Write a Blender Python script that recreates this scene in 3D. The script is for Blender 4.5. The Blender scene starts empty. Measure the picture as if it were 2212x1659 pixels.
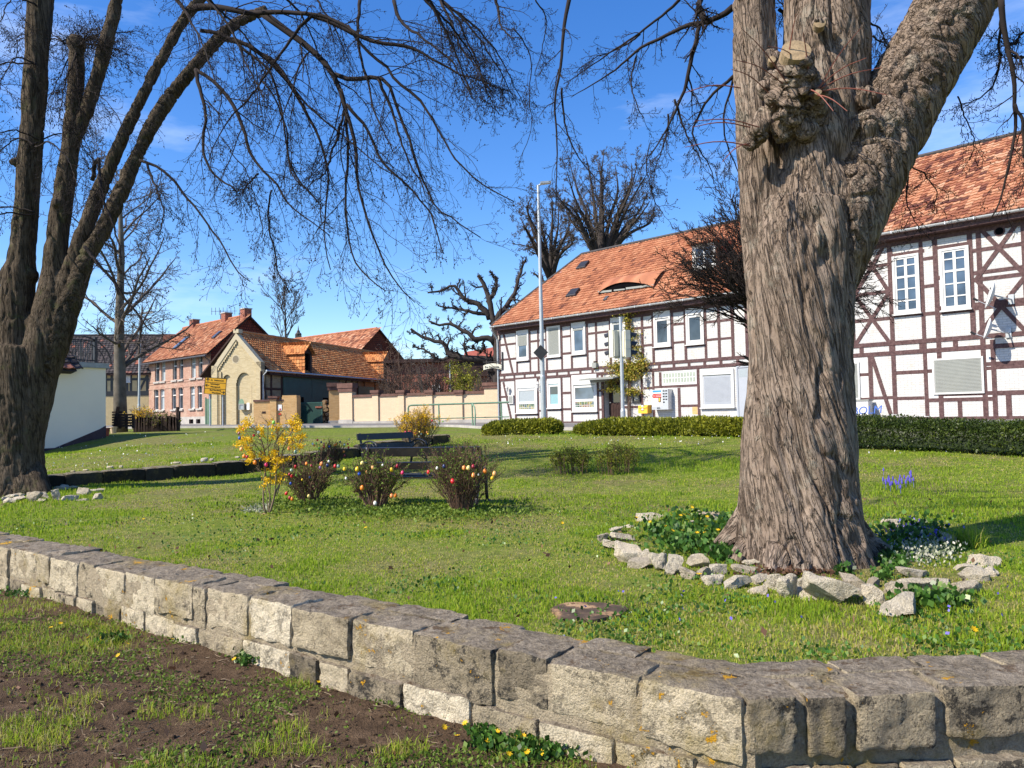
import bpy, math, random
import numpy as np
from mathutils import Matrix, Vector
random.seed(7); RNG = np.random.default_rng(11)
SC = bpy.context.scene; COL = SC.collection
V3 = lambda *a: np.array(a, float)
def unit(v):
    v = np.asarray(v, float); return v / (np.linalg.norm(v, axis=-1, keepdims=True) + 1e-12)
# ------------------------------------------------------------------ camera
CF = 1671.0; CP = math.atan(.039); CR = .02; EYE = V3(0, 0, 1.6)
_F = V3(0, math.cos(CP), math.sin(CP)); _R0 = V3(1, 0, 0); _U0 = V3(0, -math.sin(CP), math.cos(CP))
_R = _R0*math.cos(CR) - _U0*math.sin(CR); _U = _U0*math.cos(CR) + _R0*math.sin(CR)
cam = bpy.data.cameras.new('camera'); camo = bpy.data.objects.new('camera', cam); COL.objects.link(camo)
cam.sensor_width = 36; cam.lens = 36*CF/2212; cam.clip_end = 3000; cam.clip_start = .05
camo.matrix_world = Matrix(((_R[0], _U[0], -_F[0], 0), (_R[1], _U[1], -_F[1], 0), (_R[2], _U[2], -_F[2], 1.6), (0, 0, 0, 1)))
SC.camera = camo
# survey helpers: a sight line of the photograph meets a plane, a depth or the ground
def ray(x, y): return _F + (x-1106)/CF*_R - (y-829.5)/CF*_U
def at(x, y, Y):
    d = ray(x, y); return EYE + d*(Y/d[1])
def onpl(x, y, O, n):
    d = ray(x, y); return EYE + d*(np.dot(np.asarray(O)-EYE, n)/np.dot(d, n))
Z1 = lambda x, y: (x*.33074, 603.5+y*.33074)
Z2 = lambda x, y: (548.6+x*.33074, 603.5+y*.33074)
Z3 = lambda x, y: (1042.3+x*.24802, 548.6+y*.24802)
Z4 = lambda x, y: (1481.2+x*.41333, 274.3+y*.41333)
S1 = lambda x, y: (x*.5, y*.5)
S2 = lambda x, y: (1106+x*.5, y*.5)
R3 = lambda x, y: (x*.5, 1042.3+y*.5)
R4 = lambda x, y: (1106+x*.5, 1042.3+y*.5)
R5 = lambda x, y: (1481.2+x*.3307, y*.3307)
R6 = lambda x, y: (1261.8+x*.42956, 1069.8+y*.42956)
B3 = lambda x, y: (493.7+x*.14879, 877.8+y*.14879)
B4 = lambda x, y: (740.6+x*.17361, 905.2+y*.17361)
B2 = lambda x, y: (1289.2+x*.16539, 658.3+y*.16539)
# ------------------------------------------------------------------ noise
def _h(ix, iy, iz, s):
    n = (ix.astype(np.int64)*374761393 + iy.astype(np.int64)*668265263 + iz.astype(np.int64)*2147483647 + s*974711) & 0xffffffff
    n = ((n ^ (n >> 13))*1274126177) & 0xffffffff
    return ((n ^ (n >> 16)) & 0xffff)/65535.0
def vnoise(p, s=0):
    p = np.asarray(p, float); i = np.floor(p).astype(np.int64); f = p-i; f = f*f*(3-2*f)
    r = 0
    for dx in (0, 1):
        wx = f[..., 0] if dx else 1-f[..., 0]
        for dy in (0, 1):
            wy = f[..., 1] if dy else 1-f[..., 1]
            for dz in (0, 1):
                wz = f[..., 2] if dz else 1-f[..., 2]
                r = r + wx*wy*wz*_h(i[..., 0]+dx, i[..., 1]+dy, i[..., 2]+dz, s)
    return r
def fbm(p, o=4, s=0):
    p = np.asarray(p, float); a = .5; r = 0; t = 0
    for k in range(o):
        r = r + a*vnoise(p*(2**k), s+k*17); t += a; a *= .5
    return r/t
def xy0(x, y, sc): return np.stack([np.asarray(x)*sc, np.asarray(y)*sc, np.zeros(np.shape(x))], -1)
# ------------------------------------------------------------------ objects
def tag(o, label=None, cat=None, group=None, kind=None):
    if label: o['label'] = label
    if cat: o['category'] = cat
    if group: o['group'] = group
    if kind: o['kind'] = kind
    return o
def thing(name, label, cat, loc, group=None):
    o = bpy.data.objects.new(name, None); COL.objects.link(o); o.location = tuple(float(c) for c in loc)
    o.empty_display_size = .2
    return tag(o, label, cat, group)
def wloc(o):
    l = V3(0, 0, 0)
    while o is not None: l = l + np.array(o.location); o = o.parent
    return l
class MB:
    def __init__(s): s.v = []; s.uv = []; s.c = []; s.q = []; s.t = []; s.g = []; s.n = 0; s.mq = []; s.mt = []
    def add(s, v, quads=None, tris=None, uv=None, col=0.5, ngons=None, mi=0):
        v = np.asarray(v, float).reshape(-1, 3); k = len(v)
        s.v.append(v); s.uv.append(np.zeros((k, 2)) if uv is None else np.asarray(uv, float).reshape(-1, 2))
        s.c.append(np.full(k, col) if np.isscalar(col) else np.asarray(col, float).ravel())
        if quads is not None and len(quads):
            q = np.asarray(quads, np.int64).reshape(-1, 4)+s.n; s.q.append(q); s.mq.append(np.full(len(q), mi))
        if tris is not None and len(tris):
            q = np.asarray(tris, np.int64).reshape(-1, 3)+s.n; s.t.append(q); s.mt.append(np.full(len(q), mi))
        if ngons:
            for g in ngons: s.g.append(([i+s.n for i in g], mi))
        s.n += k; return s
    def build(s, name, mat, parent=None, smooth=False, loc=None):
        me = bpy.data.meshes.new(name)
        v = np.concatenate(s.v) if s.v else np.zeros((0, 3))
        off = wloc(parent) if parent is not None else (np.asarray(loc, float) if loc is not None else V3(0, 0, 0))
        v = v-off
        q = np.concatenate(s.q) if s.q else np.zeros((0, 4), np.int64); t = np.concatenate(s.t) if s.t else np.zeros((0, 3), np.int64)
        gl = [len(g) for g, m in s.g]; gi = np.array([i for g, m in s.g for i in g], np.int64)
        li = np.concatenate([q.ravel(), t.ravel(), gi]).astype(np.int32)
        tot = np.concatenate([np.full(len(q), 4), np.full(len(t), 3), np.array(gl, np.int64)]).astype(np.int32)
        st = np.concatenate([[0], np.cumsum(tot)[:-1]]).astype(np.int32) if len(tot) else np.zeros(0, np.int32)
        mi = np.concatenate(s.mq+s.mt+[np.array([m for g, m in s.g])]).astype(np.int32) if len(tot) else np.zeros(0, np.int32)
        me.vertices.add(len(v)); me.vertices.foreach_set('co', v.astype(np.float32).ravel())
        me.loops.add(len(li)); me.loops.foreach_set('vertex_index', li)
        me.polygons.add(len(tot)); me.polygons.foreach_set('loop_start', st); me.polygons.foreach_set('loop_total', tot)
        me.polygons.foreach_set('material_index', mi)
        me.polygons.foreach_set('use_smooth', np.full(len(tot), smooth))
        u = np.concatenate(s.uv) if s.uv else np.zeros((0, 2)); c = np.concatenate(s.c) if s.c else np.zeros(0)
        ul = me.uv_layers.new(name='UVMap'); ul.data.foreach_set('uv', u[li].astype(np.float32).ravel())
        a = me.attributes.new('col', 'FLOAT', 'POINT'); a.data.foreach_set('value', c.astype(np.float32))
        me.update(calc_edges=True); me.validate()
        for m in (mat if isinstance(mat, (list, tuple)) else [mat]): me.materials.append(m)
        o = bpy.data.objects.new(name, me); COL.objects.link(o)
        if parent is not None: o.parent = parent
        elif loc is not None: o.location = tuple(float(c) for c in loc)
        return o
    # ---- primitives
    def obox(s, c, ax, h, col=.5, uvs=None):     # oriented box: centre, 3 axes, half sizes
        c = np.asarray(c, float); ax = [np.asarray(a, float) for a in ax]
        vs = []
        for a in (-1, 1):
            for b in (-1, 1):
                for d in (-1, 1): vs.append(c+ax[0]*a*h[0]+ax[1]*b*h[1]+ax[2]*d*h[2])
        s.add(vs, [(0, 1, 3, 2), (4, 6, 7, 5), (0, 4, 5, 1), (2, 3, 7, 6), (0, 2, 6, 4), (1, 5, 7, 3)], col=col, uv=uvs); return s
    def box(s, x0, x1, y0, y1, z0, z1, col=.5):
        return s.obox(((x0+x1)/2, (y0+y1)/2, (z0+z1)/2), ((1, 0, 0), (0, 1, 0), (0, 0, 1)), ((x1-x0)/2, (y1-y0)/2, (z1-z0)/2), col)
    def bar(s, a, b, w, t, up=(0, 0, 1), col=.5):
        a = np.asarray(a, float); b = np.asarray(b, float); d = unit(b-a); sd = np.cross(d, up)
        if np.linalg.norm(sd) < 1e-3: sd = np.cross(d, (1, 0, 0))
        sd = unit(sd); u = np.cross(sd, d)
        return s.obox((a+b)/2, (d, sd, u), (np.linalg.norm(b-a)/2, w/2, t/2), col)
    def tubes(s, P, R, sides=6, cap=True, col=.5):   # P (B,n,3), R (B,n)
        P = np.asarray(P, float); R = np.asarray(R, float)
        if P.ndim == 2: P = P[None]; R = np.broadcast_to(R, P.shape[:1]+(P.shape[1],))
        B, n, _ = P.shape; T = np.empty_like(P)
        T[:, 1:-1] = P[:, 2:]-P[:, :-2]; T[:, 0] = P[:, 1]-P[:, 0]; T[:, -1] = P[:, -1]-P[:, -2]; T = unit(T)
        main = unit(P[:, -1]-P[:, 0]); ref = np.where(np.abs(main[:, 2:3]) > .85, V3(1, 0.2, 0), V3(0, 0.1, 1))[:, None, :]
        A = unit(np.cross(T, np.broadcast_to(ref, T.shape))); Bv = np.cross(T, A)
        th = np.arange(sides)*2*math.pi/sides
        ring = P[:, :, None]+R[:, :, None, None]*(A[:, :, None]*np.cos(th)[None, None, :, None]+Bv[:, :, None]*np.sin(th)[None, None, :, None])
        base = (np.arange(B)*n*sides)[:, None, None]; i = (np.arange(n-1)*sides)[None, :, None]; j = np.arange(sides)[None, None]; j2 = (j+1) % sides
        q = np.stack([base+i+j, base+i+j2, base+i+sides+j2, base+i+sides+j], -1).reshape(-1, 4)
        L = np.concatenate([np.zeros((B, 1)), np.cumsum(np.linalg.norm(np.diff(P, axis=1), axis=2), 1)], 1)
        uv = np.stack(np.broadcast_arrays(th[None, None]*R[:, :1, None], L[:, :, None]), -1)
        c = col if np.isscalar(col) else np.broadcast_to(np.asarray(col)[:, None, None], (B, n, sides)).ravel()
        k = s.n; s.add(ring.reshape(-1, 3), q, uv=uv.reshape(-1, 2), col=c)
        if cap:
            for b in range(B) if B < 400 else ():
                s.g.append(([k+b*n*sides+x for x in range(sides)][::-1], 0)); s.g.append(([k+b*n*sides+(n-1)*sides+x for x in range(sides)], 0))
        return s
    def tube(s, pts, r, sides=6, col=.5):
        pts = np.asarray(pts, float); return s.tubes(pts[None], np.broadcast_to(np.asarray(r, float), (1, len(pts))), sides, True, col)
    def lathe(s, c, prof, sides=12, axis=(0, 0, 1), col=.5):
        ax = unit(axis); a = unit(np.cross(ax, (1, 0, 0) if abs(ax[0]) < .9 else (0, 1, 0))); b = np.cross(ax, a); th = np.arange(sides)*2*math.pi/sides
        vs = []
        for r, z in prof: vs.append(np.asarray(c)+ax*z+r*(np.cos(th)[:, None]*a+np.sin(th)[:, None]*b))
        n = len(prof); q = [(i*sides+j, i*sides+(j+1) % sides, (i+1)*sides+(j+1) % sides, (i+1)*sides+j) for i in range(n-1) for j in range(sides)]
        s.add(np.concatenate(vs), q, col=col, ngons=[list(range(sides))[::-1], list(range((n-1)*sides, n*sides))]); return s
    def prism(s, poly, d, col=.5):     # 3D polygon extruded by vector d
        poly = np.asarray(poly, float); n = len(poly); v = np.concatenate([poly, poly+np.asarray(d, float)])
        s.add(v, [(i, (i+1) % n, n+(i+1) % n, n+i) for i in range(n)], col=col, ngons=[list(range(n))[::-1], list(range(n, 2*n))]); return s
    def rock(s, c, ax, h, n=6, k=6, rough=.06, seed=0, freq=6., col=.5, cuts=0, cd=.5):
        g = np.linspace(-1, 1, n+1); vs = []; qs = []; b = 0
        for d in range(3):
            for sg in (-1, 1):
                u, w = np.meshgrid(g, g, indexing='ij'); p = np.empty((n+1, n+1, 3)); p[..., d] = sg; p[..., (d+1) % 3] = u; p[..., (d+2) % 3] = w
                vs.append(p.reshape(-1, 3))
                for i in range(n):
                    for j in range(n):
                        a = b+i*(n+1)+j; f = (a, a+n+1, a+n+2, a+1); qs.append(f if sg > 0 else f[::-1])
                b += (n+1)**2
        p = np.concatenate(vs); p = p/(np.sum(np.abs(p)**k, 1, keepdims=True)**(1./k))
        ax = np.array([np.asarray(a, float) for a in ax]); h = np.asarray(h, float); rc = np.random.default_rng(seed+900)
        for _ in range(cuts):
            cn = unit(rc.normal(size=3)); ex = np.maximum(p@cn-rc.uniform(cd, cd+.35), 0); p = p-ex[:, None]*cn
        w = np.asarray(c)+(p*h)@ax; nrm = unit((p/h)@ax); sz = float(np.min(h))
        q = w*freq+seed*7.31
        dsp = (fbm(q, 3, seed)-.5)*2*rough
        w = w+nrm*dsp[:, None]
        s.add(w, qs, col=col if np.isscalar(col) else .5, uv=None); return s
def copy_tree(o, parent=None):
    c = o.copy(); COL.objects.link(c); c.parent = parent
    for ch in list(o.children): copy_tree(ch, c)
    return c
# ------------------------------------------------------------------ materials
class NT:
    def __init__(s, name, rough=.8, spec=.3):
        m = bpy.data.materials.new(name); m.use_nodes = True; s.m = m; s.t = m.node_tree
        s.b = s.t.nodes['Principled BSDF']; s.b.inputs['Roughness'].default_value = rough; s.b.inputs['Specular IOR Level'].default_value = spec
    def nd(s, typ, ins=None, **props):
        n = s.t.nodes.new(typ)
        for k, v in props.items(): setattr(n, k, v)
        for k, v in (ins or {}).items(): s.set(n.inputs[k], v)
        return n
    def set(s, sock, v):
        if hasattr(v, 'links') or isinstance(v, bpy.types.NodeSocket): s.t.links.new(v, sock)
        else:
            if sock.type == 'RGBA' and len(v) == 3: v = (*v, 1)
            sock.default_value = v
    def obj(s): return s.nd('ShaderNodeTexCoord').outputs['Object']
    def pos(s): return s.nd('ShaderNodeNewGeometry').outputs['Position']
    def uv(s): return s.nd('ShaderNodeUVMap', uv_map='UVMap').outputs[0]
    def attr(s, n='col'): return s.nd('ShaderNodeAttribute', attribute_name=n).outputs['Fac']
    def vattr(s, n): return s.nd('ShaderNodeAttribute', attribute_name=n).outputs['Vector']
    def mapv(s, v, sc): return s.nd('ShaderNodeMapping', {'Vector': v, 'Scale': sc}).outputs[0]
    def noise(s, v, scale, detail=3, rough=.6, dist=0): return s.nd('ShaderNodeTexNoise', {'Vector': v, 'Scale': scale, 'Detail': detail, 'Roughness': rough, 'Distortion': dist}).outputs['Fac']
    def vor(s, v, scale, feature='F1', out='Distance', rnd=1.): return s.nd('ShaderNodeTexVoronoi', {'Vector': v, 'Scale': scale, 'Randomness': rnd}, feature=feature).outputs[out]
    def ramp(s, fac, stops, interp='LINEAR'):
        n = s.nd('ShaderNodeValToRGB', {'Fac': fac}); cr = n.color_ramp; cr.interpolation = interp
        while len(cr.elements) < len(stops): cr.elements.new(.5)
        for e, (p, c) in zip(cr.elements, stops): e.position = p; e.color = (*c, 1) if not np.isscalar(c) else (c, c, c, 1)
        return n.outputs[0]
    def mix(s, f, a, b, mode='MIX'):
        n = s.nd('ShaderNodeMix', data_type='RGBA', blend_type=mode); s.set(n.inputs[0], f); s.set(n.inputs[6], a); s.set(n.inputs[7], b); return n.outputs[2]
    def math(s, op, a, b=0., c=0.):
        n = s.nd('ShaderNodeMath', operation=op); s.set(n.inputs[0], a); s.set(n.inputs[1], b); s.set(n.inputs[2], c); return n.outputs[0]
    def brick(s, v, w, h, m, c1, c2, cm, off=.5, bias=0., sm=.1):
        n = s.nd('ShaderNodeTexBrick', {'Vector': v, 'Scale': 1., 'Mortar Size': m, 'Brick Width': w, 'Row Height': h, 'Color1': c1, 'Color2': c2, 'Mortar': cm, 'Bias': bias, 'Mortar Smooth': sm}); n.offset = off
        return n.outputs['Color'], n.outputs['Fac']
    def bump(s, h, strength=.5, dist=.02, nrm=None):
        n = s.nd('ShaderNodeBump', {'Height': h, 'Strength': strength, 'Distance': dist})
        if nrm is not None: s.set(n.inputs['Normal'], nrm)
        return n.outputs[0]
    def done(s, color=None, normal=None, rough=None, **kw):
        if color is not None: s.set(s.b.inputs['Base Color'], color)
        if normal is not None: s.set(s.b.inputs['Normal'], normal)
        if rough is not None: s.set(s.b.inputs['Roughness'], rough)
        for k, v in kw.items(): s.set(s.b.inputs[k], v)
        return s.m
M = {}
def simple(name, c, rough=.7, spec=.3, metal=0., var=.25, scale=4., bump=.0, bscale=40.):
    t = NT(name, rough, spec); p = t.pos(); n = t.noise(p, scale, 4)
    col = t.ramp(n, [(.25, tuple(x*(1-var) for x in c)), (.75, tuple(min(1, x*(1+var)) for x in c))])
    nr = t.bump(t.noise(p, bscale, 3), bump, .01) if bump else None
    M[name] = t.done(col, nr, Metallic=metal); return M[name]
def leafmat(name, stops, trans=.35, rough=.6):
    t = NT(name, rough, .25); col = t.ramp(t.attr(), stops)
    tr = t.nd('ShaderNodeBsdfTranslucent', {'Color': col}); mx = t.nd('ShaderNodeMixShader', {0: trans})
    t.set(t.b.inputs['Base Color'], col); t.t.links.new(t.b.outputs[0], mx.inputs[1]); t.t.links.new(tr.outputs[0], mx.inputs[2])
    out = [n for n in t.t.nodes if n.type == 'OUTPUT_MATERIAL'][0]; t.t.links.new(mx.outputs[0], out.inputs['Surface']); M[name] = t.m
# ------------------------------------------------------------------ material set
simple('galv', (.42, .45, .47), .45, .5, .4, .12); simple('zinc', (.55, .56, .57), .4, .5, .3, .1); simple('lead', (.06, .062, .07), .6)
simple('black_iron', (.018, .018, .02), .45, .5, 0, .3); simple('bench_wood', (.02, .017, .016), .38, .5, 0, .4, 9., .3)
simple('white_frame', (.56, .555, .535), .4, .4, 0, .04); simple('shutter_grey', (.25, .262, .24), .5, .3, 0, .05); simple('shutter_white', (.34, .365, .4), .5, .3, 0, .04)
simple('cream_paint', (.62, .6, .48), .6, .3, 0, .12); simple('concrete', (.36, .34, .31), .9, .2, 0, .25, 2., .3)
simple('green_door', (.02, .07, .06), .5, .4, 0, .2, 2.); simple('green_rail', (.16, .26, .17), .5, .4, 0, .2); simple('dark_wood', (.04, .022, .018), .7, .2, 0, .4, 6., .3)
simple('cottage_plaster', (.5, .4, .22), .9, .1, 0, .12); simple('old_plank', (.05, .035, .03), .85, .1, 0, .5, 5., .3); simple('yellow_box', (.75, .42, .04), .4, .5, 0, .05); simple('sign_yellow', (.58, .3, .012), .5, .3, 0, .06)
simple('sign_black', (.02, .018, .015), .6); simple('coping', (.13, .07, .055), .8, .2, 0, .4, 3., .3); simple('black_void', (.006, .006, .007), .9, 0)  # black_void: near-black colour painting the shade inside openings
simple('white_render', (.88, .78, .61), .9, .1, 0, .03, 1.2, .15, 90.); simple('plinth', (.07, .05, .055), .9, .1, 0, .3); simple('cap_grey', (.3, .31, .3), .7)
simple('dark_lens', (.012, .013, .014), .35, .5, 0, .1); simple('steel', (.55, .56, .57), .35, .5, .5, .08); simple('red_paint', (.5, .04, .03), .5); simple('dull_red', (.26, .07, .045), .8); simple('blue_paint', (.05, .25, .6), .5)
simple('pen_blue', (.05, .12, .4), .6); simple('paper', (.75, .74, .7), .8); simple('dish', (.6, .6, .58), .5, .4, 0, .05); simple('tile_red_flat', (.4, .1, .05), .8)
t = NT('stump_top', .9, .1); p = t.pos(); n = t.noise(p, 7, 4, .6); M['stump_top'] = t.done(t.ramp(t.math('ADD', n, t.math('MULTIPLY', t.noise(p, 40, 3), .15)), [(.48, (.06, .045, .035)), (.6, (.1, .07, .05)), (.66, (.26, .16, .09)), (.8, (.36, .25, .15))]), t.bump(n, .5, .02))
simple('cut_wood', (.27, .2, .12), .85, .1, 0, .35, 25., .5, 60.); simple('shoot', (.2, .07, .05), .6); simple('ivy_stem', (.09, .06, .045), .8)
simple('curtain', (.3, .34, .36), .9, .1, 0, .1, 20.); simple('curtain_teal', (.22, .37, .39), .9, .1, 0, .2, 30.); simple('glassbrick', (.32, .36, .3), .15, .6, 0, .3, 8.); simple('slate_cap', (.05, .045, .045), .7)
def glass(name, c=(.03, .04, .05)):
    t = NT(name, .06, .8); n = t.noise(t.pos(), 1.1, 2)
    M[name] = t.done(t.ramp(n, [(.3, tuple(x*.5 for x in c)), (.7, tuple(x*1.8 for x in c))]), t.bump(t.noise(t.pos(), 2., 1), .05, .02))
glass('glass'); glass('glass_blue', (.05, .075, .11))
t = NT('stained', .2, .5); v = t.nd('ShaderNodeTexVoronoi', {'Vector': t.pos(), 'Scale': 9.}); hs = t.ramp(t.nd('ShaderNodeSeparateColor', {'Color': v.outputs['Color']}).outputs[0], [(0, (.02, .06, .05)), (.35, (.1, .16, .08)), (.6, (.3, .25, .08)), (.8, (.04, .1, .14)), (1, (.3, .1, .04))]); M['stained'] = t.done(hs)
# painted white brick infill
t = NT('white_brick', .75, .2); u = t.uv(); c, f = t.brick(u, .26, .085, .008, (.53, .525, .51), (.47, .465, .45), (.36, .355, .34)); n = t.noise(t.pos(), 2.2, 5)
n2 = t.noise(t.pos(), .8, 3)
c = t.mix(t.ramp(n, [(.56, 0.), (.72, .55)]), c, (.4, .36, .28)); c = t.mix(t.ramp(n2, [(.52, 0.), (.75, .4)]), c, (.46, .44, .4))
M['white_brick'] = t.done(c, t.bump(t.math('ADD', t.math('MULTIPLY', f, -1.), t.math('MULTIPLY', t.noise(u, 16, 3), 1.1)), .5, .012))
t = NT('timber', .75, .2); n = t.noise(t.mapv(t.pos(), (3, 3, 3)), 4, 5); M['timber'] = t.done(t.ramp(n, [(.25, (.045, .024, .024)), (.55, (.095, .054, .053)), (.85, (.17, .11, .1))]), t.bump(n, .5, .02))
def brickmat(name, c1, c2, cm, w=.25, h=.075, m=.007, dirt=(.1, .06, .05), da=.4, bs=.4):
    t = NT(name, .85, .15); u = t.uv(); c, f = t.brick(u, w, h, m, c1, c2, cm); n = t.noise(t.pos(), 1.3, 5); n2 = t.noise(t.pos(), 7, 3)
    c = t.mix(t.ramp(n, [(.5, 0.), (.75, da)]), c, dirt); c = t.mix(t.ramp(n2, [(.4, 0.), (.7, .25)]), c, c2)
    M[name] = t.done(c, t.bump(t.math('ADD', t.math('MULTIPLY', f, -.8), t.math('MULTIPLY', n2, .6)), bs, .01))
brickmat('brick_pink', (.4, .23, .17), (.3, .16, .115), (.4, .33, .27), dirt=(.44, .35, .27), da=.75)
brickmat('brick_dark', (.17, .045, .03), (.09, .022, .016), (.08, .04, .03))
brickmat('brick_gable', (.52, .43, .26), (.4, .32, .18), (.46, .4, .28), dirt=(.38, .32, .21))
brickmat('brick_yellow', (.62, .39, .17), (.5, .29, .11), (.46, .34, .2), dirt=(.5, .36, .2), da=.3)
brickmat('brick_cream', (.64, .5, .34), (.6, .46, .31), (.5, .39, .27), dirt=(.56, .44, .3), da=.35)
brickmat('brick_barn', (.3, .26, .17), (.2, .17, .11), (.2, .17, .12))
brickmat('brick_red', (.3, .09, .05), (.19, .05, .03), (.3, .24, .2))
brickmat('clad_tile', (.2, .045, .025), (.12, .028, .018), (.03, .01, .01), .18, .2, .02)
def tilemat(name, stops, dirt=(.12, .05, .03), da=.5):
    t = NT(name, .75, .2); c = t.ramp(t.attr(), stops); n = t.noise(t.pos(), 1.1, 5); n2 = t.noise(t.pos(), 22, 3)
    c = t.mix(t.ramp(n, [(.48, 0.), (.75, da)]), c, dirt); c = t.mix(t.ramp(n2, [(.5, 0.), (.8, .35)]), c, tuple(x*.5 for x in stops[1][1]))
    M[name] = t.done(c, t.bump(n2, .3, .01))
tilemat('tile_orange', [(0, (.13, .05, .034)), (.25, (.28, .105, .055)), (.6, (.38, .155, .08)), (.85, (.44, .21, .115)), (1, (.5, .3, .19))], da=.3)
tilemat('tile_mixed', [(0, (.1, .038, .03)), (.25, (.22, .08, .048)), (.5, (.36, .15, .08)), (.85, (.44, .225, .13)), (1, (.48, .3, .2))], da=.3)
tilemat('tile_barn', [(0, (.3, .1, .035)), (.3, (.45, .17, .055)), (.7, (.54, .22, .075)), (1, (.6, .3, .12))], da=.3)
tilemat('tile_dark', [(0, (.02, .018, .02)), (.5, (.045, .04, .042)), (.9, (.075, .06, .06)), (1, (.3, .1, .06))], (.03, .03, .03))
# ground
t = NT('lawn_ground', .95, .1); p = t.pos(); n = t.noise(p, .55, 5, .65); n2 = t.noise(p, 9, 5, .7); n3 = t.noise(p, 60, 3)
c = t.ramp(n2, [(.25, (.06, .08, .014)), (.45, (.12, .17, .022)), (.62, (.19, .22, .035)), (.8, (.3, .26, .1))])
c = t.mix(t.ramp(n, [(.45, 0.), (.6, .85)]), c, t.ramp(n2, [(.3, (.09, .09, .025)), (.6, (.2, .18, .075)), (.8, (.26, .21, .11))]))
M['lawn_ground'] = t.done(c, t.bump(t.math('ADD', n2, n3), .7, .05))
t = NT('soil', .95, .1); p = t.pos(); n2 = t.noise(p, 7, 6, .7); n3 = t.noise(p, 55, 4, .7)
c = t.ramp(n2, [(.3, (.05, .032, .019)), (.55, (.105, .069, .042)), (.8, (.19, .13, .082))]); c = t.mix(t.ramp(n3, [(.62, 0.), (.75, .5)]), c, (.14, .1, .08))
M['soil'] = t.done(c, t.bump(t.math('ADD', n2, n3), .9, .04))
t = NT('asphalt', .9, .2); p = t.pos(); n = t.noise(p, 1.2, 4); M['asphalt'] = t.done(t.ramp(n, [(.3, (.13, .125, .12)), (.7, (.2, .19, .18))]), t.bump(t.noise(p, 80, 2), .3, .01))
t = NT('paving', .9, .2); c, f = t.brick(t.mapv(t.pos(), (1, 1, 1)), .4, .4, .02, (.3, .28, .26), (.24, .23, .21), (.15, .14, .13)); M['paving'] = t.done(c)
# masonry
def stonemat(name, stops, top=None, lich=True, moss=0., spots=.5, bsc=1.):
    t = NT(name, .92, .12); p = t.pos(); n = t.noise(p, 4, 6, .7); n2 = t.noise(p, 26, 6, .75); n3 = t.noise(p, 2.2, 4, .6); n5 = t.noise(p, 95, 4, .7); a = t.attr()
    c = t.ramp(t.math('ADD', t.math('ADD', t.math('MULTIPLY', n, .5), t.math('MULTIPLY', n2, .3)), t.math('MULTIPLY', t.math('SUBTRACT', a, .3), .5)), stops)
    c = t.mix(t.ramp(n5, [(.42, 0.), (.7, .55)]), c, tuple(x*.42 for x in stops[1][1]))
    c = t.mix(t.ramp(t.noise(p, 9, 8, .8), [(.525, 0.), (.58, spots)]), c, (.035, .033, .03))
    c = t.mix(t.ramp(n2, [(.565, 0.), (.62, spots*.7)]), c, (.05, .046, .04))
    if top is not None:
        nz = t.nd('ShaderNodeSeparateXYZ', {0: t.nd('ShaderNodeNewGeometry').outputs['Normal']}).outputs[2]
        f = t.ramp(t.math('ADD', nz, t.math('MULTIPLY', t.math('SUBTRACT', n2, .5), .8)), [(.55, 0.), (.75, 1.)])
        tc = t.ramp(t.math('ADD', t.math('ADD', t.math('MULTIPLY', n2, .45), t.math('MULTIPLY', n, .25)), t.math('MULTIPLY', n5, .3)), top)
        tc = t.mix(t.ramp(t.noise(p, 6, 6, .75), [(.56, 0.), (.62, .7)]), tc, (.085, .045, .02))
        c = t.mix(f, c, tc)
    if moss: c = t.mix(t.ramp(t.math('ADD', t.math('MULTIPLY', n3, .75), t.math('MULTIPLY', n2, .25)), [(.52, 0.), (.62, moss)]), c, (.24, .18, .035))
    if lich: c = t.mix(t.ramp(t.math('ADD', t.math('MULTIPLY', t.noise(p, 9, 5, .7), .65), t.math('MULTIPLY', n3, .4)), [(.635, 0.), (.65, .95)]), c, (.55, .29, .02))
    M[name] = t.done(c, t.bump(t.math('ADD', t.math('ADD', n, n2), t.math('MULTIPLY', n5, .6)), 1.*bsc, .028))
TOPS = [(.32, (.04, .034, .026)), (.43, (.135, .112, .082)), (.53, (.28, .235, .175)), (.65, (.48, .415, .32))]
stonemat('wall_stone', [(.15, (.2, .165, .11)), (.3, (.5, .42, .285)), (.5, (.64, .55, .39)), (.75, (.74, .65, .48))], TOPS, moss=.45, spots=.55)
stonemat('wall_stone_grey', [(.15, (.07, .058, .042)), (.32, (.24, .2, .14)), (.55, (.46, .385, .26)), (.8, (.62, .53, .37))], TOPS, moss=.45, spots=.9)
stonemat('mortar', [(.2, (.22, .18, .12)), (.45, (.38, .315, .215)), (.7, (.5, .42, .3))], TOPS, moss=.6, spots=.3)
stonemat('ring_stone', [(.1, (.3, .25, .18)), (.3, (.5, .43, .32)), (.5, (.62, .55, .42)), (.7, (.7, .62, .48)), (.9, (.68, .54, .33))], None, False, .2, .3, 1.2)
stonemat('retaining', [(.2, (.012, .012, .01)), (.5, (.04, .035, .025)), (.8, (.1, .085, .06))], [(.3, (.1, .09, .06)), (.5, (.2, .18, .13)), (.7, (.35, .32, .26))], False, .3)
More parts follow.
